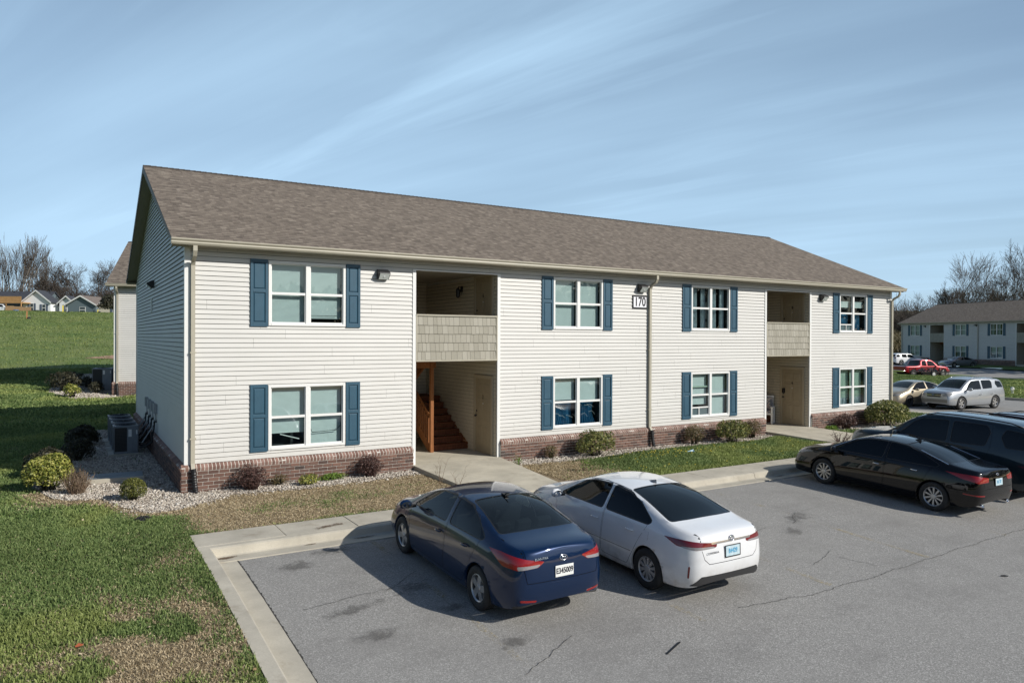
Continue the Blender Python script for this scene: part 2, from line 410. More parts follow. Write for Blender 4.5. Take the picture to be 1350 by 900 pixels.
def make_window(root,x0,x1,z0,z1,style):
    f=MB(); w=.055
    for a,b in (((x0,-.035,z0),(x0+w,.03,z1)),((x1-w,-.035,z0),(x1,.03,z1)),((x0+w,-.035,z1-w),(x1-w,.03,z1)),((x0+w,-.042,z0),(x1-w,.03,z0+w))):
        f.box(a,b)
    xm=(x0+x1)/2; f.box((xm-.05,-.03,z0+w),(xm+.05,.03,z1-w))
    zm=(z0+z1)/2
    for a,b in ((x0+w,xm-.05),(xm+.05,x1-w)):
        f.box((a,-.012,zm-.028),(b,.028,zm+.028))
        for s,t in ((a,a+.022),(b-.022,b)): f.box((s,-.008,z0+w),(t,.026,zm-.028)); f.box((s,.006,zm+.028),(t,.026,z1-w))
        f.box((a+.022,-.008,z0+w),(b-.022,.026,z0+w+.03)); f.box((a+.022,.006,z1-w-.022),(b-.022,.026,z1-w))
    fo=f.build('window',M['trim'],root,bevel=.003)
    g=MB()
    for a,b in ((x0+w+.01,xm-.04),(xm+.04,x1-w-.01)):
        g.face([(a,.012,z0+w),(b,.012,z0+w),(b,.012,zm),(a,.012,zm)]); g.face([(a,.022,zm),(b,.022,zm),(b,.022,z1-w),(a,.022,z1-w)])
    g.build('pane',M['glass'],fo)
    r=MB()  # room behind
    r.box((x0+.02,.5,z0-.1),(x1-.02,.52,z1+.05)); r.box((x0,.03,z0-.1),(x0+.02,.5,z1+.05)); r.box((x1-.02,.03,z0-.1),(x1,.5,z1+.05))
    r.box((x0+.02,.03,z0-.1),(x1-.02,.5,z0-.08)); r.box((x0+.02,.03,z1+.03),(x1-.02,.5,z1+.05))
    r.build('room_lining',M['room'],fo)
    def slats(a,b,zl,zh,mat='blind',name='blind'):
        m=MB(); z=zh
        while z>zl:
            t=max(z-.025,zl); m.face([(a,.126,z),(b,.126,z),(b,.114,t),(a,.114,t)]); z=t-.0006
        m.box((a,.108,zl-.012),(b,.128,zl)); m.box((a,.105,zh),(b,.135,zh+.03)); return m.build(name,M[mat],fo)
    def drape(a,b,zl,zh,mat,amp=.02,n=60,wl=.09,name='curtain',y=.17,pinch=0):
        m=MB(); N=n
        rows=8
        def pt(i,j):
            u=i/N; v=j/rows; x=a+(b-a)*u
            if pinch: x=x+(pinch-(x-a)/(b-a))*(b-a)*.35*math.sin(math.pi*v)*.9
            return (x,y+amp*math.sin(u*(b-a)/wl*2*math.pi+1.3*math.sin(u*9))*(.5+.5*(1-v)),zl+(zh-zl)*v)
        for i in range(N):
            for j in range(rows): m.face([pt(i,j),pt(i+1,j),pt(i+1,j+1),pt(i,j+1)])
        return m.build(name,M[mat],fo,smooth=False)
    L=(x0+.07,xm-.055); Rr=(xm+.06,x1-.07)
    if style in ('full','full2'):
        slats(*L,z0+.08,z1-.08); slats(*Rr,z0+(.08 if style=='full2' else .19),z1-.08)
        if style=='full':
            m=MB(); m.box((Rr[0],.06,z0+.24),(Rr[1]-.1,.064,z0+.25)); m.build('blind_cord',M['black'],fo)
    elif style=='raised':
        slats(*L,z0+.36,z1-.08); slats(*Rr,z0+.08,z1-.08)
        m=MB(); m.tube([(L[0]+.2,.045,z0+.33),(L[1]-.12,.05,z0+.2)],.012,6); m.build('blind_wand',M['trim'],fo)
        m=MB(); m.tube([(Rr[0]+.02,.045,z0+.42),(Rr[0]+.06,.045,z0+.33),(Rr[1]-.12,.045,z0+.35),(Rr[1]-.03,.045,z0+.45)],.008,6); m.build('blind_cord',M['black'],fo)
    elif style=='bluecurtain':
        slats(L[0],L[1],z0+.78,z1-.08); slats(*Rr,z0+.74,z1-.08)
        drape(L[0],L[1],z0+.05,z0+.85,'curtain_blue',.03,wl=.07,pinch=.6); drape(Rr[0],Rr[1],z0+.05,z0+.85,'curtain_blue',.035,wl=.08,pinch=.3)
        for (a,b) in (L,Rr):   # crumpled clear film taped inside
            m=MB()
            for k in range(5):
                xx=a+(b-a)*rnd.random(); zz=z0+.3+.4*rnd.random()
                m.tube([(xx-.12,.03,zz+.03),(xx,.03,zz+.07*rnd.random()),(xx+.1,.03,zz-.05)],.004,4)
            m.build('plastic_film',M['trim'],fo)
    elif style=='sheer':
        for a,b in (L,Rr):
            drape(a,a+.34,z0+.05,z1-.06,'curtain_white',.03,30,.06); drape(b-.22,b,z0+.05,z1-.06,'curtain_white',.03,30,.07)
    elif style=='greenbar':
        slats(*L,z0+.42,z1-.08); slats(*Rr,z0+.08,z1-.08)
        m=MB(); m.box((L[0],.04,z1-.48),(L[1],.055,z1-.44)); m.build('green_bar',M['shade_green'],fo)
        m=MB(); m.box((L[0],.0,z0+.30),(L[1],.06,z0+.34)); m.box((L[0]+.3,.0,z0+.05),(L[0]+.33,.05,z0+.3)); m.build('fan_frame',M['trim'],fo)
        m=MB(); m.box((L[0],.03,z0+.06),(L[1],.05,z0+.3)); m.build('window_fan',M['ac'],fo)
    elif style=='teal':
        slats(L[0],L[1],z1-.48,z1-.30); slats(Rr[0],Rr[1],z1-.48,z1-.30)
        drape(L[0],L[1],z0+.35,z0+.75,'curtain_blue',.02)
        drape(Rr[0]+.15,Rr[1]-.1,z0+.1,z0+.66,'curtain_blue',.03)
        m=MB(); m.box((L[0],.0,z0+.28),(L[1],.06,z0+.32)); m.box((L[0]+.36,.0,z0+.05),(L[0]+.385,.05,z0+.28)); m.build('fan_frame',M['trim'],fo)
        m=MB(); m.box((L[0],.03,z0+.06),(L[1],.05,z0+.28)); m.build('window_fan',M['ac'],fo)
    elif style=='greencurtain':
        for a,b in (L,Rr): drape(a,b,z0+.3,z1-.06,'shade_green',.012,50,.05); drape(a,b,z0+.05,z0+.32,'curtain_white',.02,50,.04)
    return fo

def make_shutter(root,x0,x1,z0,z1):
    m=MB(); y0,y1=-.045,-.013
    m.box((x0,y0,z0),(x0+.055,y1,z1)); m.box((x1-.055,y0,z0),(x1,y1,z1))
    zm=z0+(z1-z0)*.53
    m.box((x0+.055,y0,z1-.075),(x1-.055,y1,z1)); m.box((x0+.055,y0,z0),(x1-.055,y1,z0+.09)); m.box((x0+.055,y0,zm-.035),(x1-.055,y1,zm+.035))
    m.box((x0+.055,-.022,z0+.09),(x1-.055,y1,z1-.075))
    for a,b in ((z0+.09,zm-.035),(zm+.035,z1-.075)):
        # raised panel with bevelled edges
        X0,X1,A,B=x0+.068,x1-.068,a+.014,b-.014; s=.022
        o=[(X0,-.023,A),(X1,-.023,A),(X1,-.023,B),(X0,-.023,B)]; i=[(X0+s,-.038,A+s),(X1-s,-.038,A+s),(X1-s,-.038,B-s),(X0+s,-.038,B-s)]
        for k in range(4): m.face([o[k],o[(k+1)%4],i[(k+1)%4],i[k]])
        m.face(i)
    return m.build('shutter',M['shutter'],root,bevel=.003)

def make_door(root,x,y0,y1,z0,number,lockbox=False,dark=False):
    """door in a wall facing -x"""
    t=MB(); z1=z0+2.03
    for a,b in (((x-.05,y0-.09,z0),(x-.012,y0,z1)),((x-.05,y1,z0),(x-.012,y1+.09,z1)),((x-.05,y0-.09,z1),(x-.012,y1+.09,z1+.09))): t.box(a,b)
    d=MB(); d.box((x-.032,y0,z0+.015),(x-.004,y1,z1))
    W=y1-y0
    for (a,b) in ((.13,.46),(.54,.87)):
        for (c,e) in ((.10,.36),(.42,.74),(.79,.93)):
            ya,yb=y0+W*a,y0+W*b; za,zb_=z0+2.03*c,z0+2.03*e; s=.03
            o=[(x-.0325,ya,za),(x-.0325,ya,zb_),(x-.0325,yb,zb_),(x-.0325,yb,za)]
            i=[(x-.040,ya+s,za+s),(x-.040,ya+s,zb_-s),(x-.040,yb-s,zb_-s),(x-.040,yb-s,za+s)]
            for k in range(4): d.face([o[k],i[k],i[(k+1)%4],o[(k+1)%4]][::-1])
            d.face(i)
    do=d.build('door',M['door'],root)
    t.build('door_frame',M['door_trim'],do,bevel=.004)
    h=MB(); h.tube([(x-.02,y1-.07,z0+1.0),(x-.07,y1-.07,z0+1.0)],.012,8); h.lathe([(.001,x-.10),(.03,x-.095),(.034,x-.08),(.022,x-.065)],12,'x',(0,y1-.07,z0+1.0))
    h.lathe([(.001,x-.045),(.028,x-.04),(.03,x-.02)],12,'x',(0,y1-.07,z0+1.13)); h.build('handle',M['blackmet'],do,smooth=False)
    text(number,do,'door_number',M['black'],.14,(x-.044,(y0+y1)/2,z0+1.52),(R(90),0,R(-90)))
    n=MB(); n.lathe([(.001,x-.050),(.012,x-.046),(.014,x-.016)],10,'x',(0,(y0+y1)/2,z0+1.35)); n.build('peephole',M['trim'],do)
    if lockbox:
        b=MB(); b.box((x-.09,y1-.12,z0+1.14),(x-.018,y1-.02,z0+1.32)); b.build('lock_box',M['black'],do,bevel=.01)
    return do
def text(s,parent,name,mat,size,loc,rot,extrude=.002,font_w=1,bold=0):
    c=bpy.data.curves.new(name,'FONT'); c.body=s; c.size=size; c.align_x='CENTER'; c.align_y='CENTER'; c.extrude=extrude; c.offset=bold
    o=bpy.data.objects.new(name,c); col.objects.link(o)
    dg=bpy.context.evaluated_depsgraph_get(); me=bpy.data.meshes.new_from_object(o.evaluated_get(dg)); bpy.data.objects.remove(o)
    me.materials.clear(); me.materials.append(mat)
    q=bpy.data.objects.new(name,me); col.objects.link(q); q.location=loc; q.rotation_euler=rot; q.scale=(font_w,1,1)
    if parent is not None: q.parent=parent
    return q
def make_flood(root,x,z):
    m=MB()
    m.prism([(-.013,z-.11),(-.013,z+.13),(-.05,z+.13),(-.20,z+.06),(-.22,z+.02),(-.10,z-.11)],x-.14,x+.14,'x')
    o=m.build('flood_light',M['blackmet'],root,bevel=.008)
    l=MB(); l.face([(x-.12,-.2195,z+.022),(x+.12,-.2195,z+.022),(x+.12,-.106,z-.108),(x-.12,-.106,z-.108)])
    # lens lies just outside the slanted face
    l.v=[(a,b-.004,c-.004) for a,b,c in l.v]
    l.build('lens',M['lens'],o)
    b=MB(); b.lathe([(.001,0),(.02,.004),(.026,.02),(.02,.04),(.001,.045)],12,'z',(x,-.155,z-.06)); b.build('bulb',M['sign'],o,smooth=True)
def make_downspout(root,x,side=0):
    m=MB()
    def seg(pts,w=.04,d=.03):
        P=[Vector(p) for p in pts]
        n=len(m.v)
        for i,p in enumerate(P):
            d_=(P[min(i+1,len(P)-1)]-P[max(i-1,0)]).normalized()
            a=Vector((1,0,0)); b=a.cross(d_).normalized()
            for s,t in ((-1,-1),(1,-1),(1,1),(-1,1)): m.v.append(tuple(p+a*w*s+b*d*t))
        for i in range(len(P)-1):
            for k in range(4):
                m.f.append((n+i*4+k,n+i*4+(k+1)%4,n+i*4+4+(k+1)%4,n+i*4+4+k)); m.m.append(0); m.uv.append([(0,0)]*4)
        for e in (0,(len(P)-1)*4): m.f.append((n+e,n+e+1,n+e+2,n+e+3)); m.m.append(0); m.uv.append([(0,0)]*4)
    seg([(x,-.37,5.13),(x,-.37,5.02),(x,-.32,4.93),(x,-.13,4.84),(x,-.065,4.74),(x,-.065,.60),(x,-.12,.52),(x,-.165,.45)])
    for z in (1.1,2.9): m.box((x-.06,-.099,z),(x+.06,-.014,z+.03))
    o=m.build('downspout',M['putty'],root)
    b=MB(); pts=[(x,-.165,.50),(x+.01,-.17,.42),(x+.02,-.18,.25),(x+.03,-.20,.1),(x+.05,-.24,-.05),(x+.06,-.3,-.1)]
    P=[];rs=[]
    for i in range(len(pts)-1):
        for k in range(6):
            t=k/6; P.append(Vector(pts[i]).lerp(Vector(pts[i+1]),t)); rs.append(.056 if k%2 else .048)
    b.tube(P,rs,10); b.build('drain_boot',M['black'],o)

def make_apartments(root,label_parts=True):
    # ---- walls
    wall=MB()
    opn=[(a,b,z0,z1) for a,b in WX for z0,z1 in ((WZB,WZT),(WZB+FF,WZT+FF))]+[(a-.01,b+.01,-1,4.908) for a,b in BZ]
    siding(wall,PF,.0,BL,ZB,ZE+.0,opn)
    sl=(ZR-.12-ZE-.15)/(BD/2)
    clip=lambda z:(0,BD) if z<=ZE+.10 else ((z-ZE-.10)/sl, BD-(z-ZE-.10)/sl)
    siding(wall,PG,0,BD,ZB,ZR-.2,(),clip,.015); siding(wall,PR,0,BD,ZB,ZR-.2,(),clip); siding(wall,PB,0,BL,ZB,ZE)
    win=MB(); 
    for (a,b) in BZ:
        siding(win,PRW(b),0,4.4,.12,4.95); siding(win,PLW(a),0,4.4,.12,4.95)
        siding(win,lambda u,z,o:(u,4.4-o,z),a,b,.12,4.95)
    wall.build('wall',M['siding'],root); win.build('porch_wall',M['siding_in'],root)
    sh=MB()   # sheathing just behind the laps, so nothing shows through
    for y in (.034,):
        xs=[0.02]+[c for a,b in sorted(WX+BZ) for c in (a,b)]+[BL-.02]
        for i in range(0,len(xs),2): sh.box((xs[i],y,-.3),(xs[i+1],y+.05,ZE))
        for a,b in WX:
            sh.box((a,y,-.3),(b,y+.05,WZB)); sh.box((a,y,WZT),(b,y+.05,WZB+FF)); sh.box((a,y,WZT+FF),(b,y+.05,ZE))
        for a,b in BZ: sh.box((a,y-.02,4.912),(b,y+.05,ZE))
    sh.box((.02,.09,-.3),(.05,BD-.02,ZE)); sh.box((BL-.05,.09,-.3),(BL-.02,BD-.02,ZE)); sh.box((.05,BD-.05,-.3),(BL-.05,BD-.02,ZE))
    for a,b in BZ: sh.box((a-.06,.09,-.3),(a-.02,4.5,4.9)); sh.box((b+.02,.09,-.3),(b+.06,4.5,4.9)); sh.box((a-.02,4.42,-.3),(b+.02,4.46,4.95))
    sh.build('sheathing',M['room'],root)
    # ---- trims
    def trim(*bs):
        t=MB()
        for a,b in bs: t.box(a,b)
        t.build('corner_trim',M['trim'],root)
    trim(((-.024,-.024,.52),(.09,.01,ZE)),((-.024,.01,.52),(-.001,.09,ZE))); trim(((BL-.09,-.024,.52),(BL+.024,.01,ZE)),((BL+.001,.01,.52),(BL+.024,.09,ZE)))
    trim(((-.024,BD-.09,.52),(-.001,BD+.02,ZE)))
    for a,b in BZ:
        t=MB(); t.box((a-.085,-.03,.0),(a,.03,4.93)); t.box((b,-.03,.0),(b+.085,.03,4.93)); t.box((a,-.03,4.905),(b,.03,4.93)); t.build('opening_trim',M['trim'],root)
    # ---- brick base
    segs=[(-.085,BZ[0][0]-.085),(BZ[0][1]+.085,BZ[1][0]-.085),(BZ[1][1]+.085,BL+.085)]
    def base(P,a,b,box,pr,ax):
        mo=MB(); mo.box(*box); mo.prism([(-.096,.44),(-.1095,.5065),(-.01,.5715),(0,.5715),(0,.44)],pr[0],pr[1],ax) if pr else None
        b0=mo.build('brick_base',M['mortar'],root); br=MB(); brick_face(br,lambda u,z,o:P(u,z,o+.085),a,b,-.175,.43); br.build('bricks',M['brick'],b0)
        cap=MB(); rowlock(cap,P,a,b); cap.build('brick_sill',M['brick_cap'],b0)
    for a,b in segs: base(PF,a,b,((a,-.088,-.3),(b,.0,.45)),(a,b),'x')
    base(PG,-.085,BD+.085,((-.088,0,-.3),(0,BD+.08,.45)),(0,BD+.08),'y'); base(PR,-.085,BD+.085,((BL,0,-.3),(BL+.088,BD+.08,.45)),None,'y')
    # ---- roof
    r=MB(); e=.40; x0,x1=-.311,BL+.33; zt=5.25; s=math.hypot(BD/2+e,ZR-zt)
    for sgn in (0,1):
        ya=-e if sgn==0 else BD+e
        q=[(x0,ya,zt),(x1,ya,zt),(x1,BD/2,ZR),(x0,BD/2,ZR)]
        if sgn: q=[q[1],q[0],q[3],q[2]]
        r.face(q,0,[(q[k][0],0 if k<2 else s) for k in range(4)])
    ro=r.build('roof',M['roof'],root,uv=True)
    cp=MB(); x=x0
    while x<x1-.1:   # ridge cap shingles
        xe=min(x+.2,x1)
        for sy in (-1,1):
            pts=[(x,BD/2,ZR+.004),(xe,BD/2,ZR+.018),(xe,BD/2+sy*.14,ZR-.045),(x,BD/2+sy*.14,ZR-.058)]
            if sy>0: pts=pts[::-1]
            cp.face(pts,0,[(a[0],.3) for a in pts])
        x+=.145
    cp.build('ridge_cap',M['roof'],ro,uv=True)
    for xa,xb in ((x0,x0+.02),(x1-.02,x1)):
        u=MB(); u.prism([(-e,zt-.012),(BD/2,ZR-.012),(BD+e,zt-.012),(BD+e,zt-.13),(BD/2,ZR-.20),(-e,zt-.13)],xa,xb,'x'); u.build('rake_board',M['fascia'],ro)
    for xa,xb in ((x0+.02,.0),(BL,x1-.02)):
        sf=MB(); sf.prism([(-.311,5.10),(-.311,5.115),(BD/2,ZR-.17),(BD+.311,5.115),(BD+.311,5.10),(BD/2,ZR-.185)],xa,xb,'x'); sf.build('rake_soffit',M['soffit'],ro)
    for y1,y2 in ((-.311,0),(BD,BD+.311)):
        sf=MB(); sf.box((x0+.03,y1,ZE),(x1-.03,y2,ZE+.012)); sf.build('soffit',M['soffit'],ro)
    sf=MB(); sf.box((.06,0.1,ZE+.1),(BL-.06,BD-.1,ZE+.11)); sf.build('attic_floor',M['soffit'],ro)
    for ya,yb in ((-.330,-.311),(BD+.311,BD+.33)):
        fa=MB(); fa.box((x0+.02,ya,5.115),(x1-.02,yb,5.235)); fa.build('fascia',M['putty'],ro)
    # gutter (K profile)
    for sg,yb in ((-1,-.333),(1,BD+.333)):
        g=MB(); prof=[(0,5.255),(0,5.125),(.075,5.125),(.10,5.165),(.095,5.19),(.125,5.225),(.125,5.25),(.118,5.25),(.118,5.228),(.088,5.19),(.092,5.168),(.071,5.133),(.007,5.133),(.007,5.255)]
        P=[(yb+sg*a,z) for a,z in prof]
        if sg>0: P=P[::-1]
        g.prism(P,x0-.01,x1+.01,'x'); g.prism([(yb+sg*a,z) for a,z in prof[:7]][::(1 if sg<0 else -1)],x0-.012,x0-.004,'x'); g.prism([(yb+sg*a,z) for a,z in prof[:7]][::(1 if sg<0 else -1)],x1+.004,x1+.012,'x')
        g.build('gutter',M['putty'],ro)
    for x in (.135,12.86,BL-.03): make_downspout(root,x)
    # ---- windows and shutters
    st=[('full','raised'),('full2','bluecurtain'),('sheer','greenbar'),('teal','greencurtain')]
    for (a,b),(su,sl_) in zip(WX,st):
        make_window(root,a,b,WZB,WZT,sl_); make_window(root,a,b,WZB+FF,WZT+FF,su)
        for z in (0,FF):
            make_shutter(root,a-.385,a-.015,WZB+z-.02,WZT+z+.02); make_shutter(root,b+.015,b+.355,WZB+z-.02,WZT+z+.02)
    # ---- breezeways
    for bi,(a,b) in enumerate(BZ):
        fl=MB(); fl.box((a,.02,-.3),(b,4.4,.12)); fl.build('porch_floor',M['concrete_light'],root)
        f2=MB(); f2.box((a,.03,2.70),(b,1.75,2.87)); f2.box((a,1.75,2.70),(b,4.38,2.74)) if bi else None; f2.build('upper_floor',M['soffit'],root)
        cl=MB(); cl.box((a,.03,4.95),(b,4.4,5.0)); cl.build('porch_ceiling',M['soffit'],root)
        # shake panel: individual shakes in five courses over a backing
        bk=MB(); bk.box((a,-.005,2.69),(b,.028,3.80)); po=bk.build('railing_wall',M['mortar'],root)
        sk=MB(); H=(3.785-2.70)/5
        for k in range(5):
            x=a+rnd.uniform(-.1,0); z0=2.70+k*H
            while x<b:
                w=rnd.uniform(.09,.17); xa,xb=max(x,a+.004),min(x+w-.006,b-.004)
                if xb-xa>.02:
                    d=rnd.uniform(0,.008); sk.face([(xa,-.030,z0-.004-d),(xb,-.030,z0-.004-d),(xb,-.012,z0+H),(xa,-.012,z0+H)])
                    sk.face([(xa,-.005,z0-.004-d),(xb,-.005,z0-.004-d),(xb,-.030,z0-.004-d),(xa,-.030,z0-.004-d)])
                    sk.face([(xa,-.005,z0-.004-d),(xa,-.030,z0-.004-d),(xa,-.012,z0+H),(xa,-.005,z0+H)]); sk.face([(xb,-.030,z0-.004-d),(xb,-.005,z0-.004-d),(xb,-.005,z0+H),(xb,-.012,z0+H)])
                x+=w
        sk.build('shakes',M['shake'],po)
        rc=MB(); rc.box((a,-.045,3.79),(b,.06,3.828)); rc.box((a,-.038,2.655),(b,.03,2.69)); rc.box((a,-.038,2.69),(a+.035,-.005,3.79)); rc.box((b-.035,-.038,2.69),(b,-.005,3.79)); rc.build('rail_cap',M['putty'],po)
        make_door(root,b,.24,1.10,.12,'2' if bi==0 else '4',lockbox=(bi==1)); make_door(root,b,.24,1.10,2.87,'6' if bi==0 else '8')
        lt=MB(); y=1.95; z=4.62
        lt.box((b-.05,y-.04,z-.06),(b-.014,y+.04,z+.1)); lt.tube([(b-.05,y,z+.05),(b-.13,y,z+.09),(b-.15,y,z+.02)],.012,6)
        lt.lathe([(.02,z+.05),(.075,z+.0),(.065,z-.02),(.06,z-.2),(.03,z-.23),(.001,z-.24)],8,'z',(b-.15,y,0)); lt.build('porch_lantern',M['blackmet'],root)
        # stairs: first flight along the right wall, landing at the back, second flight returning on the left
        rise=.1715; run=.25; ys=1.62; xl=a+1.22
        so=MB(); 
        for k in range(8):
            z=.12+rise*k; y=ys+run*k
            so.box((xl,y,z+.01),(b-.02,y+.025,z+rise-.04)); so.box((xl-.01,y-.03,z+rise-.04),(b-.018,y+run+.02,z+rise))
        so.box((a+.02,ys+run*8,.12+rise*8-.16),(b-.02,4.38,.12+rise*8))
        for k in range(8):
            z=.12+rise*(8+k); y=ys+run*8-run*k
            so.box((a+.02,y-run,z+rise-.04),(xl-.12,y+.03,z+rise)); so.box((a+.02,y-.025,z+.01),(xl-.12,y,z+rise-.04))
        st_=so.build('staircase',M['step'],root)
        for (xa,xb) in ((xl-.045,xl-.005),(b-.018,b-.012)):
            sr=MB(); sr.prism([(ys-.05,.12),(ys+.16,.12),(ys+run*8+.1,.12+rise*8-.15),(ys+run*8+.1,.12+rise*8),(ys-.05,.30)],xa,xb,'x'); sr.build('stringer',M['wood'],st_)
        sr=MB(); sr.prism([(ys+run*8,.12+rise*8-.12),(ys+run*8,.12+rise*8+.12),(ys,.12+rise*16),(ys,.12+rise*16-.28)],xl-.115,xl-.075,'x'); sr.build('stringer',M['wood'],st_)
        sr=MB(); sr.box((a+.02,ys-.12,2.42),(xl+.06,ys-.07,2.70)); sr.build('header_beam',M['wood'],st_)
        rl=MB(); rl.box((xl-.10,ys-.14,.12),(xl-.01,ys-.05,2.70))
        z0r,z1r=1.02,1.02+rise*8
        for (dz,h) in ((0,.09),(-.80,.08)):
            rl.prism([(ys-.05,z0r+dz),(ys+run*8,z1r+dz),(ys+run*8,z1r+dz+h),(ys-.05,z0r+dz+h)],xl-.075,xl-.047,'x')
        for k in range(15):
            y=ys+.05+k*.132; z=z0r+(y-ys)*rise/run
            rl.box((xl-.08,y,z-.78),(xl-.045,y+.035,z))
        rl.box((xl-.10,ys+run*8,.12),(xl-.01,ys+run*8+.09,2.4))
        rl.build('stair_railing',M['wood'],st_)
    for x in (4.33,12.53,21.19): make_flood(root,x,4.745)
    # gable wall pack light and meter plate
    m=MB(); m.prism([(-.014,4.62),(-.014,4.84),(-.05,4.84),(-.2,4.76),(-.2,4.72),(-.08,4.62)],6.25,6.5,'y'); gl=m.build('flood_light',M['blackmet'],root,bevel=.008)
    m=MB(); m.box((-.2,6.27,4.64),(-.09,6.48,4.71)); m.build('lens',M['lens'],gl)
    m=MB(); m.box((-.04,6.75,3.95),(-.013,6.92,4.35)); m.build('vent_plate',M['trim'],root)
    # number sign
    s=MB(); s.box((12.195,-.032,4.14),(12.775,-.016,4.53)); so=s.build('number_sign',M['black'],root)
    s=MB(); s.box((12.235,-.036,4.18),(12.735,-.033,4.49)); s.build('sign_face',M['sign'],so)
    text('170',so,'sign_digits',M['black'],.37,(12.485,-.038,4.335),(R(90),0,0),.002,.80,.008)
    # refrigerant lines and conduit along the left gable
    for y in (5.4,6.2,7.0,7.9):
        pl=MB(); cd=MB()
        for k in range(3):
            y2=y+k*.09
            pl.tube([(-.02,y2,.92+k*.04),(-.07,y2+.02,.90),(-.09,y2-.05-.03*k,.74-k*.05),(-.12,y2+.06,.55+.04*k),(-.13,y2+.02,.38),(-.26,y2+.12,.26),(-.4,y2+.2,.24)],.017,7)
        cd.tube([(-.04,y+.1,1.35),(-.04,y+.1,.95),(-.12,y+.2,.75),(-.35,y+.3,.35)],.016,6); cd.box((-.10,y+.0,1.15),(-.014,y+.2,1.42))
        po=pl.build('refrigerant_line',M['insul'],root); cd.build('disconnect_box',M['pipe'],root)
    return root

apt=thing('apartment_building','long two-storey cream apartment block with brown shingle roof, blue shutters and number 170 plate','apartment building',(0,0,0),group='matching apartment blocks')
make_apartments(apt)
b2=copy_tree(apt); b2.location=(-.17,22.95,.50); b2.rotation_euler=(0,0,R(-12)); tag(b2,'cream apartment block partly hidden behind the left gable of the number 170 block','apartment building')
b3=copy_tree(apt); b3.location=(98.2,41.5,.28); b3.rotation_euler=(0,0,math.atan2(-11.6,-4.1)); tag(b3,'shaded apartment block across the far lot at right edge','apartment building')
for b_ in (b2,b3):   # the number plate belongs to the nearest block only
    for o in [q for q in bpy.data.objects if q.parent==b_ and q.name.startswith('number_sign')]:
        for k in list(bpy.data.objects):
            if k.parent==o: bpy.data.objects.remove(k)
        bpy.data.objects.remove(o)
# ------------------------------------------------------------------ terrain and paving
_tab=np.random.RandomState(5).rand(256,256)
def vnoise(x,y):
    xi=np.floor(x).astype(int); yi=np.floor(y).astype(int); fx=x-xi; fy=y-yi
    fx=fx*fx*(3-2*fx); fy=fy*fy*(3-2*fy)
    a=_tab[xi%256,yi%256]; b=_tab[(xi+1)%256,yi%256]; c=_tab[xi%256,(yi+1)%256]; d=_tab[(xi+1)%256,(yi+1)%256]
    return (a*(1-fx)+b*fx)*(1-fy)+(c*(1-fx)+d*fx)*fy
def fbm(x,y,s=1.,o=4):
    t=0;w=.5;n=0
    for k in range(o): t=t+w*vnoise(x*s*2**k+17*k,y*s*2**k+31*k); n+=w; w*=.55
    return t/n
_xa=np.array([-400,24,33,40,46,60,72,88,98,120,600]); _za=np.array([-.15,-.15,-.15,-.17,-.30,-.45,-.48,.0,.12,.4,4])
_ys=np.array([-60,-46,-20,-12,-9,-7.5,-6,-4.8,0,1]); _zs=np.array([-1.6,-1.2,-.62,-.33,-.18,-.09,-.02,0,0,0])
def fall(y): return (np.interp(np.asarray(y,float)-.35,_ys,_zs)+np.interp(y,_ys,_zs)+np.interp(np.asarray(y,float)+.35,_ys,_zs))/3
def sm(a,b,x): t=np.clip((x-a)/(b-a),0,1); return t*t*(3-2*t)
def za(x,y): return np.interp(x,_xa,_za)+fall(y)
_yh=np.array([-999,13,24,40,80,120,140,152,170,260,600]); _zh=np.array([0,0,.5,1.25,3.2,6.0,7.6,8.05,8.2,9,12])
def hill(x,y):
    h=np.interp(y,_yh,_zh)*(1-sm(32,62,x))
    far=sm(125,210,x*.5+y*.86)*11*sm(60,120,x)     # wooded rise beyond the right-hand block
    return h+far
def zl(x,y):
    x=np.asarray(x,float); y=np.asarray(y,float)
    isl=.22*sm(45.6,50,x)*(1-sm(64,71,x))
    return za(x,y)+.135+hill(x,y)+isl+(.03*(fbm(x,y,.35,3)-.5))*sm(0,1,np.abs(y+3))
GRAVEL=[(-2.35,.75),(-2.1,.35),(-1.5,.15),(-1.15,-.9),(-.85,-1.62),(-.3,-1.6),(.35,-1.05),(.8,-.72),(2.4,-.85),(4.0,-.72),(5.1,-.55),(5.12,-.09),(-.09,-.09),(-.09,12.3),(-1.25,12.3),(-1.7,8),(-2.5,6.5),(-2.9,4),(-2.7,2)]
GRAVEL2=[(7.65,-.09),(7.75,-.75),(10,-.95),(12.2,-.7),(14.5,-.72),(16.8,-.9),(18.05,-.5),(18.1,-.09)]
GRAVEL3=[(20.6,-.09),(21,-.55),(23,-.9),(25,-.8),(26,-.3),(25.6,-.09)]
def inpoly(px,py,P):
    px=np.asarray(px,float); py=np.asarray(py,float); r=np.zeros(px.shape,bool); n=len(P)
    for i in range(n):
        x0,y0=P[i]; x1,y1=P[(i+1)%n]
        if y0==y1: continue
        c=((y0>py)!=(y1>py))&(px<(x1-x0)*(py-y0)/(y1-y0)+x0); r^=c
    return r
def pdist(px,py,P):
    d=np.full(np.shape(px),1e9); n=len(P)
    for i in range(n):
        a=np.array(P[i]); b=np.array(P[(i+1)%n]); ab=b-a; L=(ab**2).sum()
        t=np.clip(((px-a[0])*ab[0]+(py-a[1])*ab[1])/L,0,1); d=np.minimum(d,np.hypot(px-a[0]-t*ab[0],py-a[1]-t*ab[1]))
    return d
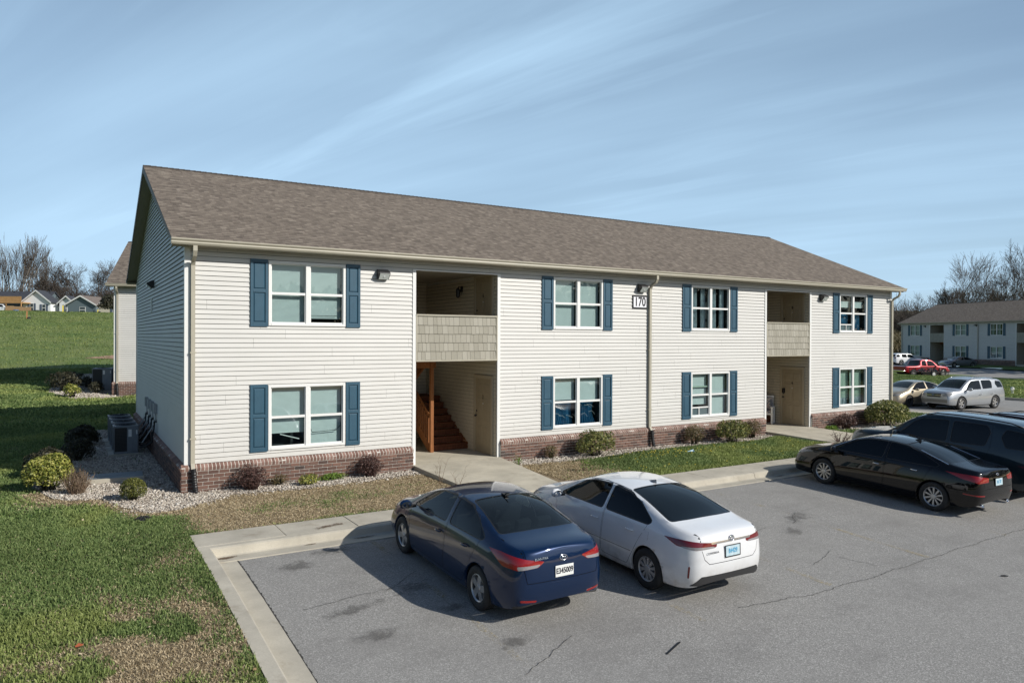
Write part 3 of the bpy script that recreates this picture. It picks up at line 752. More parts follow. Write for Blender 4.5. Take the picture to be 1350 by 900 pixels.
def dryness(x,y):
    n=fbm(x,y,.9,5); d=.17+.85*(n-.5)
    d=d+.62*sm(-.9,.3,x)*(1-sm(5.2,5.4,x))*sm(-3.9,-3.3,y)*(y<0)
    d=d+.95*np.exp(-(((x+1.5)/1.15)**2+((y+7.6)/1.3)**2))*np.clip(2.2*fbm(x+9,y,2.4,4)-.55,0,1.2)
    d=d+.35*np.exp(-(((x+3.4)/1.7)**2+((y+9.4)/1.0)**2))*np.clip(2.2*fbm(x+3,y,2.0,4)-.5,0,1.2)
    d=d+.25*np.exp(-(((x+.75)/.35)**2+((y+6.2)/1.6)**2))
    near=np.minimum(pdist(x,y,GRAVEL),pdist(x,y,GRAVEL3)+5)
    d=d+.60*np.exp(-(near/.42)**2)*(y<1.5)
    d=d+.55*(x>7.1)*(1-sm(8.6,10.5,x))*(y<-.5)*(y>-3.7)-.20*(x>10)*(x<26)*(y>-3.7)*(y<2)
    d=d+.28*np.exp(-(((x+4.6)/1.6)**2+((y-1.2)/1.2)**2))
    return np.clip(d,0,1)
LOT=[(0.05,-4.76),(31,-4.76),(31,-46),(.05,-46)]
LANE=[(31,-46),(45.2,-46),(45.2,60),(31,60)]
FARLOT=[(80.6,50.5),(61.7,-16.7),(74.6,-24),(96.2,52.8)]
def axis(segs):
    o=[]
    for a,b,s in segs: o+=list(np.arange(a,b,s))
    return np.array(o+[segs[-1][1]])
def make_terrain():
    xs=axis([(-520,-60,20),(-60,-12,2),(-12,-1.1,.25),(-1.1,.1,.05),(.1,9,.25),(9,34,.5),(34,120,1.5),(120,620,20)])
    ys=axis([(-60,-14,4),(-14,6,.25),(6,40,.75),(40,175,2.5),(175,720,20)])
    # keep sharp paving edges: insert lines just either side
    xs=np.unique(np.round(np.concatenate([xs,[31.0,30.2,45.2,5.2,7.4,18.2,20.6]]),3)); ys=np.unique(np.round(np.concatenate([ys,[-3.64,-4.2,0.0]]),3))
    X,Y=np.meshgrid(xs,ys,indexing='ij'); Z=zl(X,Y)
    cx=(X[:-1,:-1]+X[1:,1:])/2; cy=(Y[:-1,:-1]+Y[1:,1:])/2
    left=-.35+0*cy
    paved=((cy<-3.64)&(cx>left)&(cx<31))|((cx>30.2)&(cx<45.2)&(cy<60))|inpoly(cx,cy,[(81.7,48),(63.8,-14),(73.6,-19.5),(93.4,50)])
    house=((cx>0)&(cx<25.5)&(cy>0)&(cy<12.2))
    keep=~(paved|house)
    n=len(ys); idx=np.arange(X.size).reshape(X.shape)
    F=np.stack([idx[:-1,:-1],idx[1:,:-1],idx[1:,1:],idx[:-1,1:]],-1)[keep]
    d=dryness(X,Y)
    far=sm(12,30,np.hypot(X+2,Y+16))*(Y>12)+0*X; far=np.maximum(far,(X>44)*1.)
    d=np.where(far>.5,.22*fbm(X,Y,.08,3),d)
    C=np.stack([d.ravel(),far.ravel(),0*d.ravel()],-1)
    used=np.unique(F); re=np.full(X.size,-1); re[used]=np.arange(len(used))
    V=np.stack([X.ravel(),Y.ravel(),Z.ravel()],-1)[used]
    o=np_mesh('ground',V,re[F],M['ground'],None,C[used],True); tag(o,'mown lawn and grassy hill around the apartment blocks',kind='structure')
make_terrain()
def drape(name,poly,off,step,mat,kind='structure',label=None,zf=za):
    bm=bmesh.new(); xs=[p[0] for p in poly]; ys=[p[1] for p in poly]
    nx=max(1,int((max(xs)-min(xs))/step)); ny=max(1,int((max(ys)-min(ys))/step))
    g={}
    for i in range(nx+1):
        for j in range(ny+1): g[i,j]=bm.verts.new((min(xs)+(max(xs)-min(xs))*i/nx,min(ys)+(max(ys)-min(ys))*j/ny,0))
    for i in range(nx):
        for j in range(ny): bm.faces.new((g[i,j],g[i+1,j],g[i+1,j+1],g[i,j+1]))
    area=sum(poly[i][0]*poly[(i+1)%len(poly)][1]-poly[(i+1)%len(poly)][0]*poly[i][1] for i in range(len(poly)))
    for i in range(len(poly)):
        a=Vector((*poly[i],0)); b=Vector((*poly[(i+1)%len(poly)],0)); d=(b-a).normalized(); nrm=Vector((d.y,-d.x,0))
        if area<0: nrm=-nrm
        bmesh.ops.bisect_plane(bm,geom=bm.verts[:]+bm.edges[:]+bm.faces[:],plane_co=a,plane_no=nrm,clear_outer=True)
    for v in bm.verts: v.co.z=float(zf(v.co.x,v.co.y))+off
    me=bpy.data.meshes.new(name); bm.to_mesh(me); bm.free(); me.materials.append(mat)
    return tag(link(me,name),label,kind=kind)
drape('parking_lot',LOT,0,.5,M['asphalt'],label='worn grey asphalt parking lot in front of the block')
drape('road',LANE,0,2,M['asphalt'],label='asphalt drive lane behind the silver car')
drape('parking_lot',FARLOT,0,3,M['asphalt'],label='far asphalt lot before the shaded block')

# sidewalk, kerb and gutter along the front; kerb and gutter on the left
def make_walks():
    m=MB()
    x=-.41; 
    js=[.96,2.18,3.4,4.62]+list(np.arange(5.84,30.2,1.22))
    for xe in js+[30.2]:
        zt=float(za((x+xe)/2,0))+.15+rnd.uniform(-.004,.004)
        m.box((x+.006,-4.40,zt-.25),(xe-.006,-3.62,zt)); x=xe
    m.box((-.40,-4.39,-.3),(30.2,-3.63,-.012))
    x=-.27; 
    for xe in list(np.arange(3.0,31,3.05))+[31]:
        dz=float(za((x+xe)/2,0))+.15
        P=[(-4.405,-.3+dz),(-4.405,.0+dz),(-4.52,-.003+dz),(-4.555,-.02+dz),(-4.585,-.125+dz),(-4.62,-.14+dz),(-4.90,-.137+dz),(-4.90,-.3+dz)]
        m.prism(P,x+.004,xe-.004,'x'); x=xe
    o=m.build('sidewalk',M['concrete'],None,bevel=.006); tag(o,'concrete sidewalk with kerb and gutter before the building',kind='structure')
    k=MB(); sl=0.
    y=-3.62
    for ye in [-4.40]+list(np.arange(-5.5,-46,-1.1)):
        q=[]
        a,b=(0-y-3.6)*0,0
        def X(yy): return sl*(-yy-3.6)
        # top strip
        def cross(yy): 
            d=float(fall(yy)); return [(-.40,-.4+d),(-.40,d),(-.235,d),(-.215,-.012+d),(-.195,-.125+d),(-.16,-.14+d),(.10,-.144+d),(.10,-.4+d)]
        j_=.004 if int(round(y*10))%3==0 else 0; A=[(p,y-j_,z) for p,z in cross(y)]; B=[(p,ye,z) for p,z in cross(ye)]
        if y>-4.4:   # corner piece: no gutter, it runs into the walk
            A=[(p,y,z) for p,z in cross(y)][:4]; B=[(p,ye,z) for p,z in cross(ye)][:4]; A[2]=(-.265+X(y),y,0)
            y=ye; continue
        n=len(k.v); k.v+=A+B; c=len(A)
        for i in range(c): k.f.append((n+i,n+(i+1)%c,n+c+(i+1)%c,n+c+i)); k.m.append(0); k.uv.append([(0,0)]*4)
        k.f.append(tuple(n+i for i in range(c))); k.f.append(tuple(n+c+i for i in reversed(range(c)))); k.m+=[0,0]; k.uv+=[[(0,0)]*c]*2
        y=ye
    o=k.build('kerb',M['concrete'],None); tag(o,'concrete kerb and gutter down the left side of the lot',kind='structure')
    w=MB()
    for (x0,x1,x2,x3) in ((5.13,7.63,7.25,5.20),(18.1,20.58,20.7,18.25)):
        n=len(w.v)
        q=[(x0,.02,.118),(x1,.02,.118),(x2,-3.60,.012),(x3,-3.60,.012)]
        w.v+=q+[(a,b,-.3) for a,b,c in q]
        for f in ((3,2,1,0),(0,1,5,4),(1,2,6,5),(2,3,7,6),(3,0,4,7)): w.f.append(tuple(n+i for i in f)); w.m.append(0); w.uv.append([(0,0)]*4)
    o=w.build('path',M['concrete_light'],None,bevel=.01); tag(o,'concrete entrance walks from the stair openings to the sidewalk',kind='structure')
    # kerbed walk at the right-hand end
    e=MB()
    for k_ in range(16):
        y0=-4.4+k_*3; dz=float(za(30.6,0))+.15
        e.box((30.2,y0,dz-.4),(31.05,y0+2.99,dz))
    tag(e.build('kerb',M['concrete'],None),'concrete kerb strip at the right end of the lawn',kind='structure')
    e=MB()
    for (p,q) in (((45.15,-40),(45.15,58)),((80.6,50.5),(61.7,-16.7))):
        a=Vector((*p,0)); b=Vector((*q,0)); L=(b-a).length; d=(b-a)/L; nn=Vector((-d.y,d.x,0))
        for i in range(int(L/3)):
            c=a+d*i*3; z=float(za(c.x,c.y)); f=a+d*(i+1)*3
            P=[c,f,f+nn*.15,c+nn*.15]; P2=[v+Vector((0,0,z+.15)) for v in P]; P1=[v+Vector((0,0,z-.2)) for v in P]
            n=len(e.v); e.v+=[tuple(v) for v in P1+P2]
            for ff in ((4,5,6,7),(0,1,5,4),(1,2,6,5),(2,3,7,6),(3,0,4,7)): e.f.append(tuple(n+i_ for i_ in ff)); e.m.append(0); e.uv.append([(0,0)]*4)
    tag(e.build('kerb',M['concrete'],None),'kerbs along the grass island behind the parked cars',kind='structure')
make_walks()
# faded stall lines, cracks, stains: thin sheets over the asphalt
def strip_pts(pts,w,z,mb,taper=True):
    for i in range(len(pts)-1):
        a=Vector(pts[i]); b=Vector(pts[i+1]); d=(b-a).normalized(); n=Vector((-d.y,d.x))
        w0=w*(.35+.9*rnd.random()); w1=w*(.35+.9*rnd.random()) 
        if not taper: w0=w1=w
        zz=lambda p:float(za(p.x,p.y))+.155+z
        mb.face([(a.x-n.x*w0,a.y-n.y*w0,zz(a)),(b.x-n.x*w1,b.y-n.y*w1,zz(b)),(b.x+n.x*w1,b.y+n.y*w1,zz(b)),(a.x+n.x*w0,a.y+n.y*w0,zz(a))])
def wander(a,b,n,j):
    a=Vector(a); b=Vector(b); d=b-a; p=Vector((-d.y,d.x)).normalized(); o=[]; q=0
    for i in range(n+1):
        q=q*.8+rnd.uniform(-j,j); o.append(a+d*i/n+p*q)
    return o
def m_faded():
    t=NT('faded_line_paint'); co=t.n('ShaderNodeNewGeometry').outputs['Position']
    b=t.bsdf(Base_Color=(.52,.40,.17),Roughness=.8)
    n=t.math('ADD',t.noise(co,30,5,.75),t.math('MULTIPLY',t.noise(co,1.6,3),.55)); a=t.ramp(n,[(.80,0),(1.0,.6)])
    t.set(b,'Alpha',a); return t.mat
mk=MB()
for k in range(9):   # stall lines (paint mostly worn away)
    x0=2.15+2.62*k; strip_pts([(x0+.08,-4.95-q_*.6) for q_ in range(9)]+[(x0+.10,-9.85)],.05,-.147,mk,False)
tag(mk.build('stall_lines',m_faded(),None),'nearly worn away yellow stall lines',kind='structure')
ck=MB()
for a,b,n,j in (((5.6,-9.75),(7.1,-9.95),40,.02),((7.1,-9.95),(9.2,-9.9),40,.022),((9.2,-9.9),(13.4,-9.8),60,.025),((13.4,-9.8),(24,-9.6),60,.03),((.45,-7.2),(2.3,-7.0),36,.022),((6.0,-8.2),(8.9,-7.5),40,.02),((9.6,-7.6),(10.3,-7.1),16,.02),((8.9,-9.7),(8.7,-9.1),16,.02),((2.1,-9.9),(3.1,-9.4),18,.02),((2.3,-6.6),(1.6,-7.1),14,.015),((8.0,-9.2),(8.9,-8.9),20,.02)):
    strip_pts(wander(a,b,n,j),.0045,-.1455,ck)
x=0
for k in range(90):   # gap along the gutter edge
    ya=-4.9-k*.06; xa=.103; w=rnd.uniform(.006,.022); z0_,z1_=float(za(0,ya))+.006,float(za(0,ya-.06))+.006
    ck.face([(xa-.004,ya,z0_),(xa-.004,ya-.06,z1_),(xa+w,ya-.06,z1_),(xa+w,ya,z0_)])
tag(ck.build('road_cracks',plain('crack_dark',(.04,.038,.035),.95),None),'thin dark cracks in the asphalt',kind='structure')
def m_stain(name,c,amt=.8,seed=0):
    t=NT(name); co=t.n('ShaderNodeNewGeometry').outputs['Position']; uv=t.n('ShaderNodeTexCoord').outputs['UV']
    sp=t.n('ShaderNodeVectorMath',{0:uv},operation='LENGTH').outputs['Value']
    n=t.math('ADD',t.math('SUBTRACT',1,sp),t.math('MULTIPLY',t.math('SUBTRACT',t.noise(t.map(co,loc=(seed,0,0)),7,8,.75),.5),2.2))
    b=t.bsdf(Base_Color=c,Roughness=.75); t.set(b,'Alpha',t.ramp(n,[(.42,0),(.80,amt)])); return t.mat
stn=m_stain('oil_stain',(.08,.074,.066),.34); mud=m_stain('mud_stain',(.13,.08,.045),.85,3)
st=MB(); md=MB()
def stain(mb,x,y,rx,ry,z,rot=0):
    c,s=math.cos(rot),math.sin(rot)
    q=[(-1,-1),(1,-1),(1,1),(-1,1)]
    mb.face([(x+a*rx*c-b*ry*s,y+a*rx*s+b*ry*c,z+(float(fall(y+a*rx*s+b*ry*c)) if y<-4.8 else 0)) for a,b in q],0,[(a*1.0,b*1.0) for a,b in q])
for i,a in enumerate(((1.5,-5.15,.7,.3,.1),(.8,-5.6,.5,.4,0),(1.0,-7.5,.9,.22,.25),(2.0,-7.2,.5,.3,.3),(2.2,-8.0,.4,.2,0),(1.0,-8.3,.5,.3,0),(10.05,-7.35,.75,.35,.2),(9.2,-7.9,.5,.3,.2),(8.6,-6.6,.9,.5,.3),(6.7,-7.0,.5,.4,0),(2.4,-9.2,.4,.25,0))):
    stain(st,a[0],a[1],a[2],a[3],-.1405-.00012*i,a[4])
tag(st.build('oil_stains',stn,None,uv=True),'dark oil stains on the asphalt',kind='structure')
for i,a in enumerate(((.0,-4.28,.13,.05,.0,.1),(1.75,-4.2,.55,.13,.006,.25),(-.05,-4.72,.35,.09,-.133,.05),(1.3,-4.65,.2,.05,-.132,0),(2.2,-4.7,.3,.05,-.131,0),(12.9,-4.7,.4,.06,-.131,0))):
    stain(md,a[0],a[1],a[2],a[3],a[4]+.002,a[5])
tag(md.build('mud_stains',mud,None,uv=True),'brown mud marks on sidewalk and gutter',kind='structure')

# ------------------------------------------------------------------ gravel
OCT_V=np.array([(1,0,0),(-1,0,0),(0,1,0),(0,-1,0),(0,0,1),(0,0,-1),(.62,.62,.3),(-.62,.62,-.2),(.6,-.62,-.2),(-.6,-.6,.35)],float)
OCT_F=np.array([(6,2,4),(0,6,4),(2,7,4),(7,1,4),(1,9,4),(9,3,4),(3,8,4),(8,0,4),(0,5,6),(6,5,2),(2,5,7),(7,5,1),(1,5,9),(9,5,3),(3,5,8),(8,5,0)])
def stones(name,poly,dens,size,label):
    P=np.array(poly); x0,y0=P.min(0); x1,y1=P.max(0); n=int((x1-x0)*(y1-y0)*dens)
    x=nr.uniform(x0,x1,n); y=nr.uniform(y0,y1,n)
    d=pdist(x,y,poly); ins=inpoly(x,y,poly)
    ok=(ins&((d>.06)|(nr.rand(n)<.6)))|(~ins&(d<.28)&(nr.rand(n)<.16*(1-d/.28))&(y<0)&(d>0))
    ok&=~((x>-.1)&(y>-.1)); x,y=x[ok],y[ok]; n=len(x)
    s=size*np.exp(nr.randn(n)*.28); sc=np.stack([s,s*nr.uniform(.55,.9,n),s*nr.uniform(.4,.7,n)],-1)
    a=nr.rand(n)*6.28; b=nr.randn(n)*.4
    V=OCT_V[None]*(1+.18*nr.randn(n,10,1))*sc[:,None,:]
    ca,sa=np.cos(a)[:,None],np.sin(a)[:,None]; cb,sb=np.cos(b)[:,None],np.sin(b)[:,None]
    X,Y,Z=V[...,0],V[...,1],V[...,2]; X,Z=X*cb-Z*sb,X*sb+Z*cb; X,Y=X*ca-Y*sa,X*sa+Y*ca
    z=zl(x,y)+nr.uniform(.0,.03,n)
    V=np.stack([X+x[:,None],Y+y[:,None],Z+z[:,None]],-1).reshape(-1,3)
    F=(OCT_F[None]+10*np.arange(n)[:,None,None]).reshape(-1,3)
    o=np_mesh(name,V,F,M['gravel']); tag(o,label,kind='stuff')
stones('gravel',GRAVEL,1700,.022,'pale stone gravel around the left corner of the block')
stones('gravel',GRAVEL2,1000,.024,'pale stone gravel bed between the two entrance walks')
stones('gravel',GRAVEL3,800,.026,'pale gravel bed by the right end of the block')
G4=[(.17-2.2-.2,22.95),(-1.9,21.9),(-.6,21.6),(.6,22.2),(-.3,22.86),(-.35,34),(-1.9,34),(-2.6,30),(-2.9,25)]
stones('gravel',G4,350,.035,'gravel bed at the foot of the block behind')
for g in (GRAVEL,GRAVEL2,GRAVEL3,G4):
    bm=bmesh.new(); vs=[bm.verts.new((x,y,0)) for x,y in g]; f=bm.faces.new(vs)
    if f.normal.z<0: f.normal_flip()
    bmesh.ops.triangulate(bm,faces=[f]); bmesh.ops.subdivide_edges(bm,edges=bm.edges[:],cuts=5,use_grid_fill=True)
    for v in bm.verts: v.co.z=float(zl(v.co.x,v.co.y))+.006
    me=bpy.data.meshes.new('gravel_bed'); bm.to_mesh(me); bm.free(); me.materials.append(M['gravel_bed']); tag(link(me,'gravel_bed'),'stone dust under the gravel',kind='structure')

# ------------------------------------------------------------------ grass blades
CAMP=np.array([-2.1079,-16.4109,3.2514]); CF=np.array([.52486,.85117]); CR=np.array([.85119,-.52484])
def grass(name,x0,x1,y0,y1,dens,hgt,label,test=None,wscale=1.):
    n=int((x1-x0)*(y1-y0)*dens); x=nr.uniform(x0,x1,n); y=nr.uniform(y0,y1,n)
    dx,dy=x-CAMP[0],y-CAMP[1]; dep=dx*CF[0]+dy*CF[1]; rr=dx*CR[0]+dy*CR[1]; dist=np.hypot(dx,dy)
    ok=(dep>2)&(np.abs(rr)<dep*.78+1.0)
    isl_=(x>45.2)&(x<75)
    pav=((y<-3.60)&(x>-.405)&(x<31.2))|((x>30.1)&(x<45.2)&(y<60))
    inb=(x>-.1)&(x<25.7)&(y>-.1)&(y<12.4)
    b2_=(x>-.3)&(x<30)&(y>22.6-(x*.21))&(y<36.5)
    gr=inpoly(x,y,GRAVEL)|inpoly(x,y,GRAVEL2)|inpoly(x,y,GRAVEL3)|inpoly(x,y,G4)
    wk=((x>5.12)&(x<7.64)&(y<.1)&(y>-3.7))|((x>18.1)&(x<20.7)&(y>-3.7)&(y<.1))
    ok&=~(pav|inb|wk|b2_)&(~gr|(nr.rand(n)<.012))
    if test is not None: ok&=test(x,y)
    x,y,dist=x[ok],y[ok],dist[ok]; n=len(x); d=dryness(x,y)+nr.randn(n)*.13; d=np.where((y>16)|(x>44),.16+.9*(fbm(x,y,.12,4)-.5)+nr.randn(n)*.08,d)
    cl=.6*fbm(x,y,6.,2)+.4*fbm(x+30,y,1.8,2)
    keep=nr.rand(n)<(.45+.75*cl)*(1-.35*np.clip(d-.45,0,1)); x,y,dist,d,cl=[q[keep] for q in (x,y,dist,d,cl)]; n=len(x)
    z=zl(x,y); dry=d>.47
    h=hgt*nr.uniform(.5,1.3,n)*(.6+.9*cl)*np.where(dry,.62,1); w=(.0032+.00042*dist)*nr.uniform(.7,1.4,n)*wscale
    a=nr.rand(n)*6.283; lean=np.abs(nr.randn(n))*.55+np.where(dry,.7,.15); la=nr.rand(n)*6.283
    bx,by=np.cos(a)*w,np.sin(a)*w
    tx,ty=x+np.cos(la)*h*lean,y+np.sin(la)*h*lean; tz=z+h*np.clip(1-.3*lean,.25,1)
    mx,my,mz=x+np.cos(la)*h*lean*.35,y+np.sin(la)*h*lean*.35,z+h*.6*np.clip(1-.15*lean,.3,1)
    V=np.stack([np.stack([x-bx,y-by,z-.01],-1),np.stack([x+bx,y+by,z-.01],-1),np.stack([mx+bx*.7,my+by*.7,mz],-1),np.stack([mx-bx*.7,my-by*.7,mz],-1),np.stack([tx,ty,tz],-1)],1).reshape(-1,3)
    i=5*np.arange(n)[:,None]
    F=np.concatenate([i+np.array([[0,1,2]]),i+np.array([[0,2,3]]),i+np.array([[3,2,4]])])
    t=nr.rand(n)[:,None]; patch=fbm(x+50,y,.55,3)[:,None]
    gcol=np.array([.095,.158,.045])*(1-t)+np.array([.285,.355,.13])*t; gcol=gcol*(.55+.9*patch)+np.array([.05,.02,0])*sm(.52,.68,patch)
    t2=nr.rand(n)[:,None]; dcol=np.array([.32,.245,.14])*(1-t2)+np.array([.68,.57,.38])*t2
    gcol=np.where((y>30)[:,None],gcol*.8+np.array([.012,.012,.0]),gcol)
    c=np.where(dry[:,None],dcol,gcol); C=np.repeat(c,5,0)
    o=np_mesh(name,V,F,M['grass'],None,C); tag(o,label,kind='stuff'); return n
N1=grass('grass',-11,.2,-12.5,-1,4200,.05,'short green lawn with straw patches left of the lot')
N2=grass('grass',-9,.0,-1,14,1300,.06,'lawn in the shade left of the block',wscale=1.2)
N3=grass('grass',-.6,5.2,-3.62,-.5,4200,.032,'dry brown turf between gravel and sidewalk')
N4=grass('grass',7.0,18.3,-3.62,-.4,2300,.065,'fresh green grass between the two entrance walks',wscale=1.1)
N5=grass('grass',20.5,30.2,-3.62,14,600,.07,'green grass at the right end of the block',wscale=1.3)
N6=grass('grass',-14,5,14,38,260,.09,'lawn before the block behind',wscale=1.8)
N7=grass('grass',45.3,72,2,34,150,.09,'rough grass on the island behind the parked cars',lambda x,y:~inpoly(x,y,FARLOT),wscale=1.1)
N8=grass('grass',-60,46,38,152,10,.13,'tufts on the grassy hill before the houses',wscale=.9)
print('grass',N8,N1,N2,N3,N4,N5,N6,N7)
def dead_leaves():
    n=420; x=nr.uniform(-7,5,n); y=np.where(x<-.45,nr.uniform(-11,12,n),nr.uniform(-3.5,-.9,n)); ok=~((x>-.45)&(y>-.9)); x,y=x[ok],y[ok]; n=len(x); z=zl(x,y)+.035
    a=nr.rand(n)*6.28; s=nr.uniform(.012,.032,n); c=np.stack([np.cos(a)*s,np.sin(a)*s,nr.uniform(-.01,.012,n)],-1); d=np.stack([-np.sin(a)*s*.6,np.cos(a)*s*.6,nr.uniform(-.008,.014,n)],-1); p=np.stack([x,y,z],-1)
    V=np.stack([p-c,p+d,p+c,p-d],1).reshape(-1,3); F=np.arange(4*n).reshape(-1,4)
    tag(np_mesh('dead_leaves',V,F,LMd),'scattered small tan leaves on the lawn',kind='stuff')
LMd=island_mat('dead_leaf',[(0,(.20,.12,.06)),(.6,(.36,.26,.15)),(1,(.55,.46,.32))],.8)
dead_leaves()
# dandelions in the grass: too many small heads to count
def dandelions():
    n=130; x=np.concatenate([nr.normal(12.3,.9,70),nr.uniform(9.5,17.8,60)]); y=np.concatenate([nr.normal(-1.35,.3,70),nr.uniform(-3.3,-1,60)])
    V=[];F=[]
    for i in range(n):
        if not(-3.5<y[i]<-.9): continue
        z=float(zl(x[i],y[i]))+rnd.uniform(.05,.10); r=rnd.uniform(.014,.022); b=len(V)
        V.append((x[i],y[i],z+.008))
        for k in range(7): V.append((x[i]+r*math.cos(k*.9),y[i]+r*math.sin(k*.9),z))
        F+=[(b,b+1+k,b+1+(k+1)%7) for k in range(7)]
    o=np_mesh('dandelions',V,F,plain('dandelion_yellow',(.75,.55,.02),.7)); tag(o,'yellow dandelion heads in the green grass',kind='stuff')
dandelions()
# ------------------------------------------------------------------ shrubs
def leafmat(n,a,b,c,d=None): return m_leaf(n,[(0,a),(.35,b),(.75,c),(1,d or c)])
LM={
 'gold':leafmat('variegated_leaf',(.05,.075,.012),(.17,.20,.035),(.42,.42,.09),(.62,.58,.20)),
 'box':leafmat('boxwood_leaf',(.035,.05,.012),(.10,.12,.028),(.22,.22,.055)),
 'dark':leafmat('dark_leaf',(.02,.022,.014),(.04,.042,.025),(.075,.07,.04)),
 'barb':leafmat('barberry_twig',(.035,.018,.016),(.085,.045,.04),(.15,.085,.07)),
 'olive':leafmat('olive_leaf',(.05,.045,.018),(.12,.10,.04),(.22,.17,.08)),
 'holly':leafmat('holly_leaf',(.03,.045,.012),(.10,.13,.032),(.30,.30,.09),(.40,.36,.14)),
 'green':leafmat('weed_leaf',(.05,.10,.015),(.12,.22,.03),(.25,.36,.06)),
 'brown':leafmat('dry_twig',(.13,.085,.055),(.26,.18,.12),(.36,.27,.19)),
}
def leaves_mesh(n,rx,ry,rz,size,inner=.35,seed=0,flat=.0,lump=.22):
    q=np.random.RandomState(seed)
    d=q.randn(n,3); d/=np.linalg.norm(d,axis=1)[:,None]; 
    d[:,2]=np.where(d[:,2]<-.55,-d[:,2],d[:,2])
    # uneven outline: low-frequency bumps over the direction sphere
    ph=q.rand(6)*6.28; k=q.randn(6,3)*3.2
    bump=sum(np.sin(d@k[i]+ph[i]) for i in range(6))/6
    r=(1-inner*q.rand(n)**1.6)*(1+lump*bump)
    c=d*r[:,None]*np.array([rx,ry,rz]); c[:,2]=np.maximum(c[:,2],-rz*.92)
    s=size*q.uniform(.6,1.35,n)
    # leaf frame: roughly facing outward with strong jitter
    nrm=d+q.randn(n,3)*.75; nrm/=np.linalg.norm(nrm,axis=1)[:,None]
    t=np.cross(nrm,q.randn(n,3)); t/=np.linalg.norm(t,axis=1)[:,None]+1e-9; b=np.cross(nrm,t)
    V=np.stack([c-t*s[:,None],c+b*s[:,None]*.5+nrm*s[:,None]*.12,c+t*s[:,None],c-b*s[:,None]*.5+nrm*s[:,None]*.12],1).reshape(-1,3)
    F=np.arange(4*n).reshape(-1,4)
    return V,F
def twigs_mesh(n,rx,ry,rz,w,seed=0,kink=.25,up=.6):
    q=np.random.RandomState(seed); V=[];F=[]
    for i in range(n):
        a=q.rand()*6.28; rad=q.rand()**.5; base=np.array([rx*.35*rad*math.cos(a),ry*.35*rad*math.sin(a),-rz*.95])
        el=q.uniform(up*.3,1.0); tip=np.array([rx*math.cos(a)*q.uniform(.4,1)*(1.25-el),ry*math.sin(a)*q.uniform(.4,1)*(1.25-el),rz*q.uniform(.3,1.0)*el])
        P=[base]; m=4
        for k in range(1,m+1): P.append(base+(tip-base)*k/m+q.randn(3)*kink*rx*.3*(k/m))
        ww=w*q.uniform(.6,1.3)
        for k in range(m):
            o=np.array([ww*(1-k/m*.6),0,0]); o2=np.array([0,ww*(1-k/m*.6),0]); b=len(V)
            V+=[P[k]-o,P[k]+o,P[k+1]+o*.8,P[k+1]-o*.8,P[k]-o2,P[k]+o2,P[k+1]+o2*.8,P[k+1]-o2*.8]; F+=[(b,b+1,b+2,b+3),(b+4,b+5,b+6,b+7)]
            if q.rand()<.7 and k>0:
                e=P[k]+q.randn(3)*np.array([rx,ry,rz])*.16+np.array([0,0,rz*.12]); b=len(V); V+=[P[k]-o*.6,P[k]+o*.6,e+o*.3,e-o*.3]; F.append((b,b+1,b+2,b+3))
    return np.array(V),np.array(F)
def shrub(name,label,x,y,rx,ry,rz,mat,size,n,seed,group=None,twig=0,cat='shrub',inner=.5,twmat='barb',z=None,lump=.36):
    z0=float(zl(x,y)) if z is None else z
    root=thing(name,label,cat,(x,y,z0),group=group)
    if n:
        V,F=leaves_mesh(n,rx,ry,rz,size,inner,seed,lump=lump); V=V+np.array([0,0,rz*.95]); np_mesh('foliage',V,F,LM[mat],root)
    if twig:
        V,F=twigs_mesh(twig,rx,ry,rz,.006+.0,seed); V=V+np.array([0,0,rz*.95]); np_mesh('stems',V,F,LM[twmat],root)
    else:
        V,F=twigs_mesh(40,rx*.8,ry*.8,rz*.8,.01,seed); V=V+np.array([0,0,rz*.76]); np_mesh('stems',V,F,LM['dark'],root)
    return root
gs='foundation shrubs around the block'
shrub('variegated_shrub','large rounded golden variegated shrub at the left edge of the gravel',-2.42,1.65,.44,.42,.41,'gold',.030,5200,1,gs,inner=.5,lump=.2)
shrub('boxwood','small round clipped boxwood before the dark utility cover',-.98,-.22,.25,.25,.235,'box',.015,4200,2,gs,inner=.35,lump=.08)
shrub('bare_shrub','brown twiggy shrub between the golden shrub and the utility cover',-1.93,1.0,.40,.38,.30,'olive',.012,260,3,gs,twig=190,twmat='brown')
shrub('dark_shrub','dark shrub in shade just behind the golden shrub',-2.5,3.4,.52,.5,.36,'dark',.04,2200,4,gs)
shrub('dark_shrub','tall dark shrub in shade left of the condensers',-1.85,5.6,.40,.36,.32,'dark',.032,2200,5,gs)
shrub('dark_shrub','dark shrub in shade farthest back beside the condensers',-1.7,8.4,.45,.45,.3,'dark',.045,2200,6,gs)
shrub('barberry','purple brown barberry below the left ground-floor window',1.24,-.47,.34,.33,.27,'barb',.02,1500,7,gs,twig=150)
shrub('low_plant','low yellow green plant right of the first barberry',2.40,-.60,.23,.2,.13,'gold',.022,900,8,gs,cat='plant')
shrub('ground_plant','flat bright green plant against the brick before the stair opening',3.02,-.32,.33,.16,.09,'green',.02,800,9,gs,cat='plant')
shrub('ground_plant','sparse olive weed at the brick right of the first barberry',1.85,-.28,.22,.12,.13,'olive',.016,500,39,gs,cat='plant')
shrub('barberry','purple brown barberry nearest the left entrance walk',3.92,-.38,.32,.3,.26,'barb',.02,1500,10,gs,twig=150)
shrub('holly_shrub','spreading green and yellow shrub under the blue-curtained window',10.35,-.62,.62,.42,.36,'holly',.03,2600,11,gs)
shrub('small_shrub','small brown shrub at the brick right of the left entrance walk',9.05,-.35,.2,.2,.2,'olive',.018,700,12,gs)
shrub('small_shrub','round olive shrub right of the middle downspout',14.35,-.42,.33,.3,.30,'olive',.022,1500,13,gs)
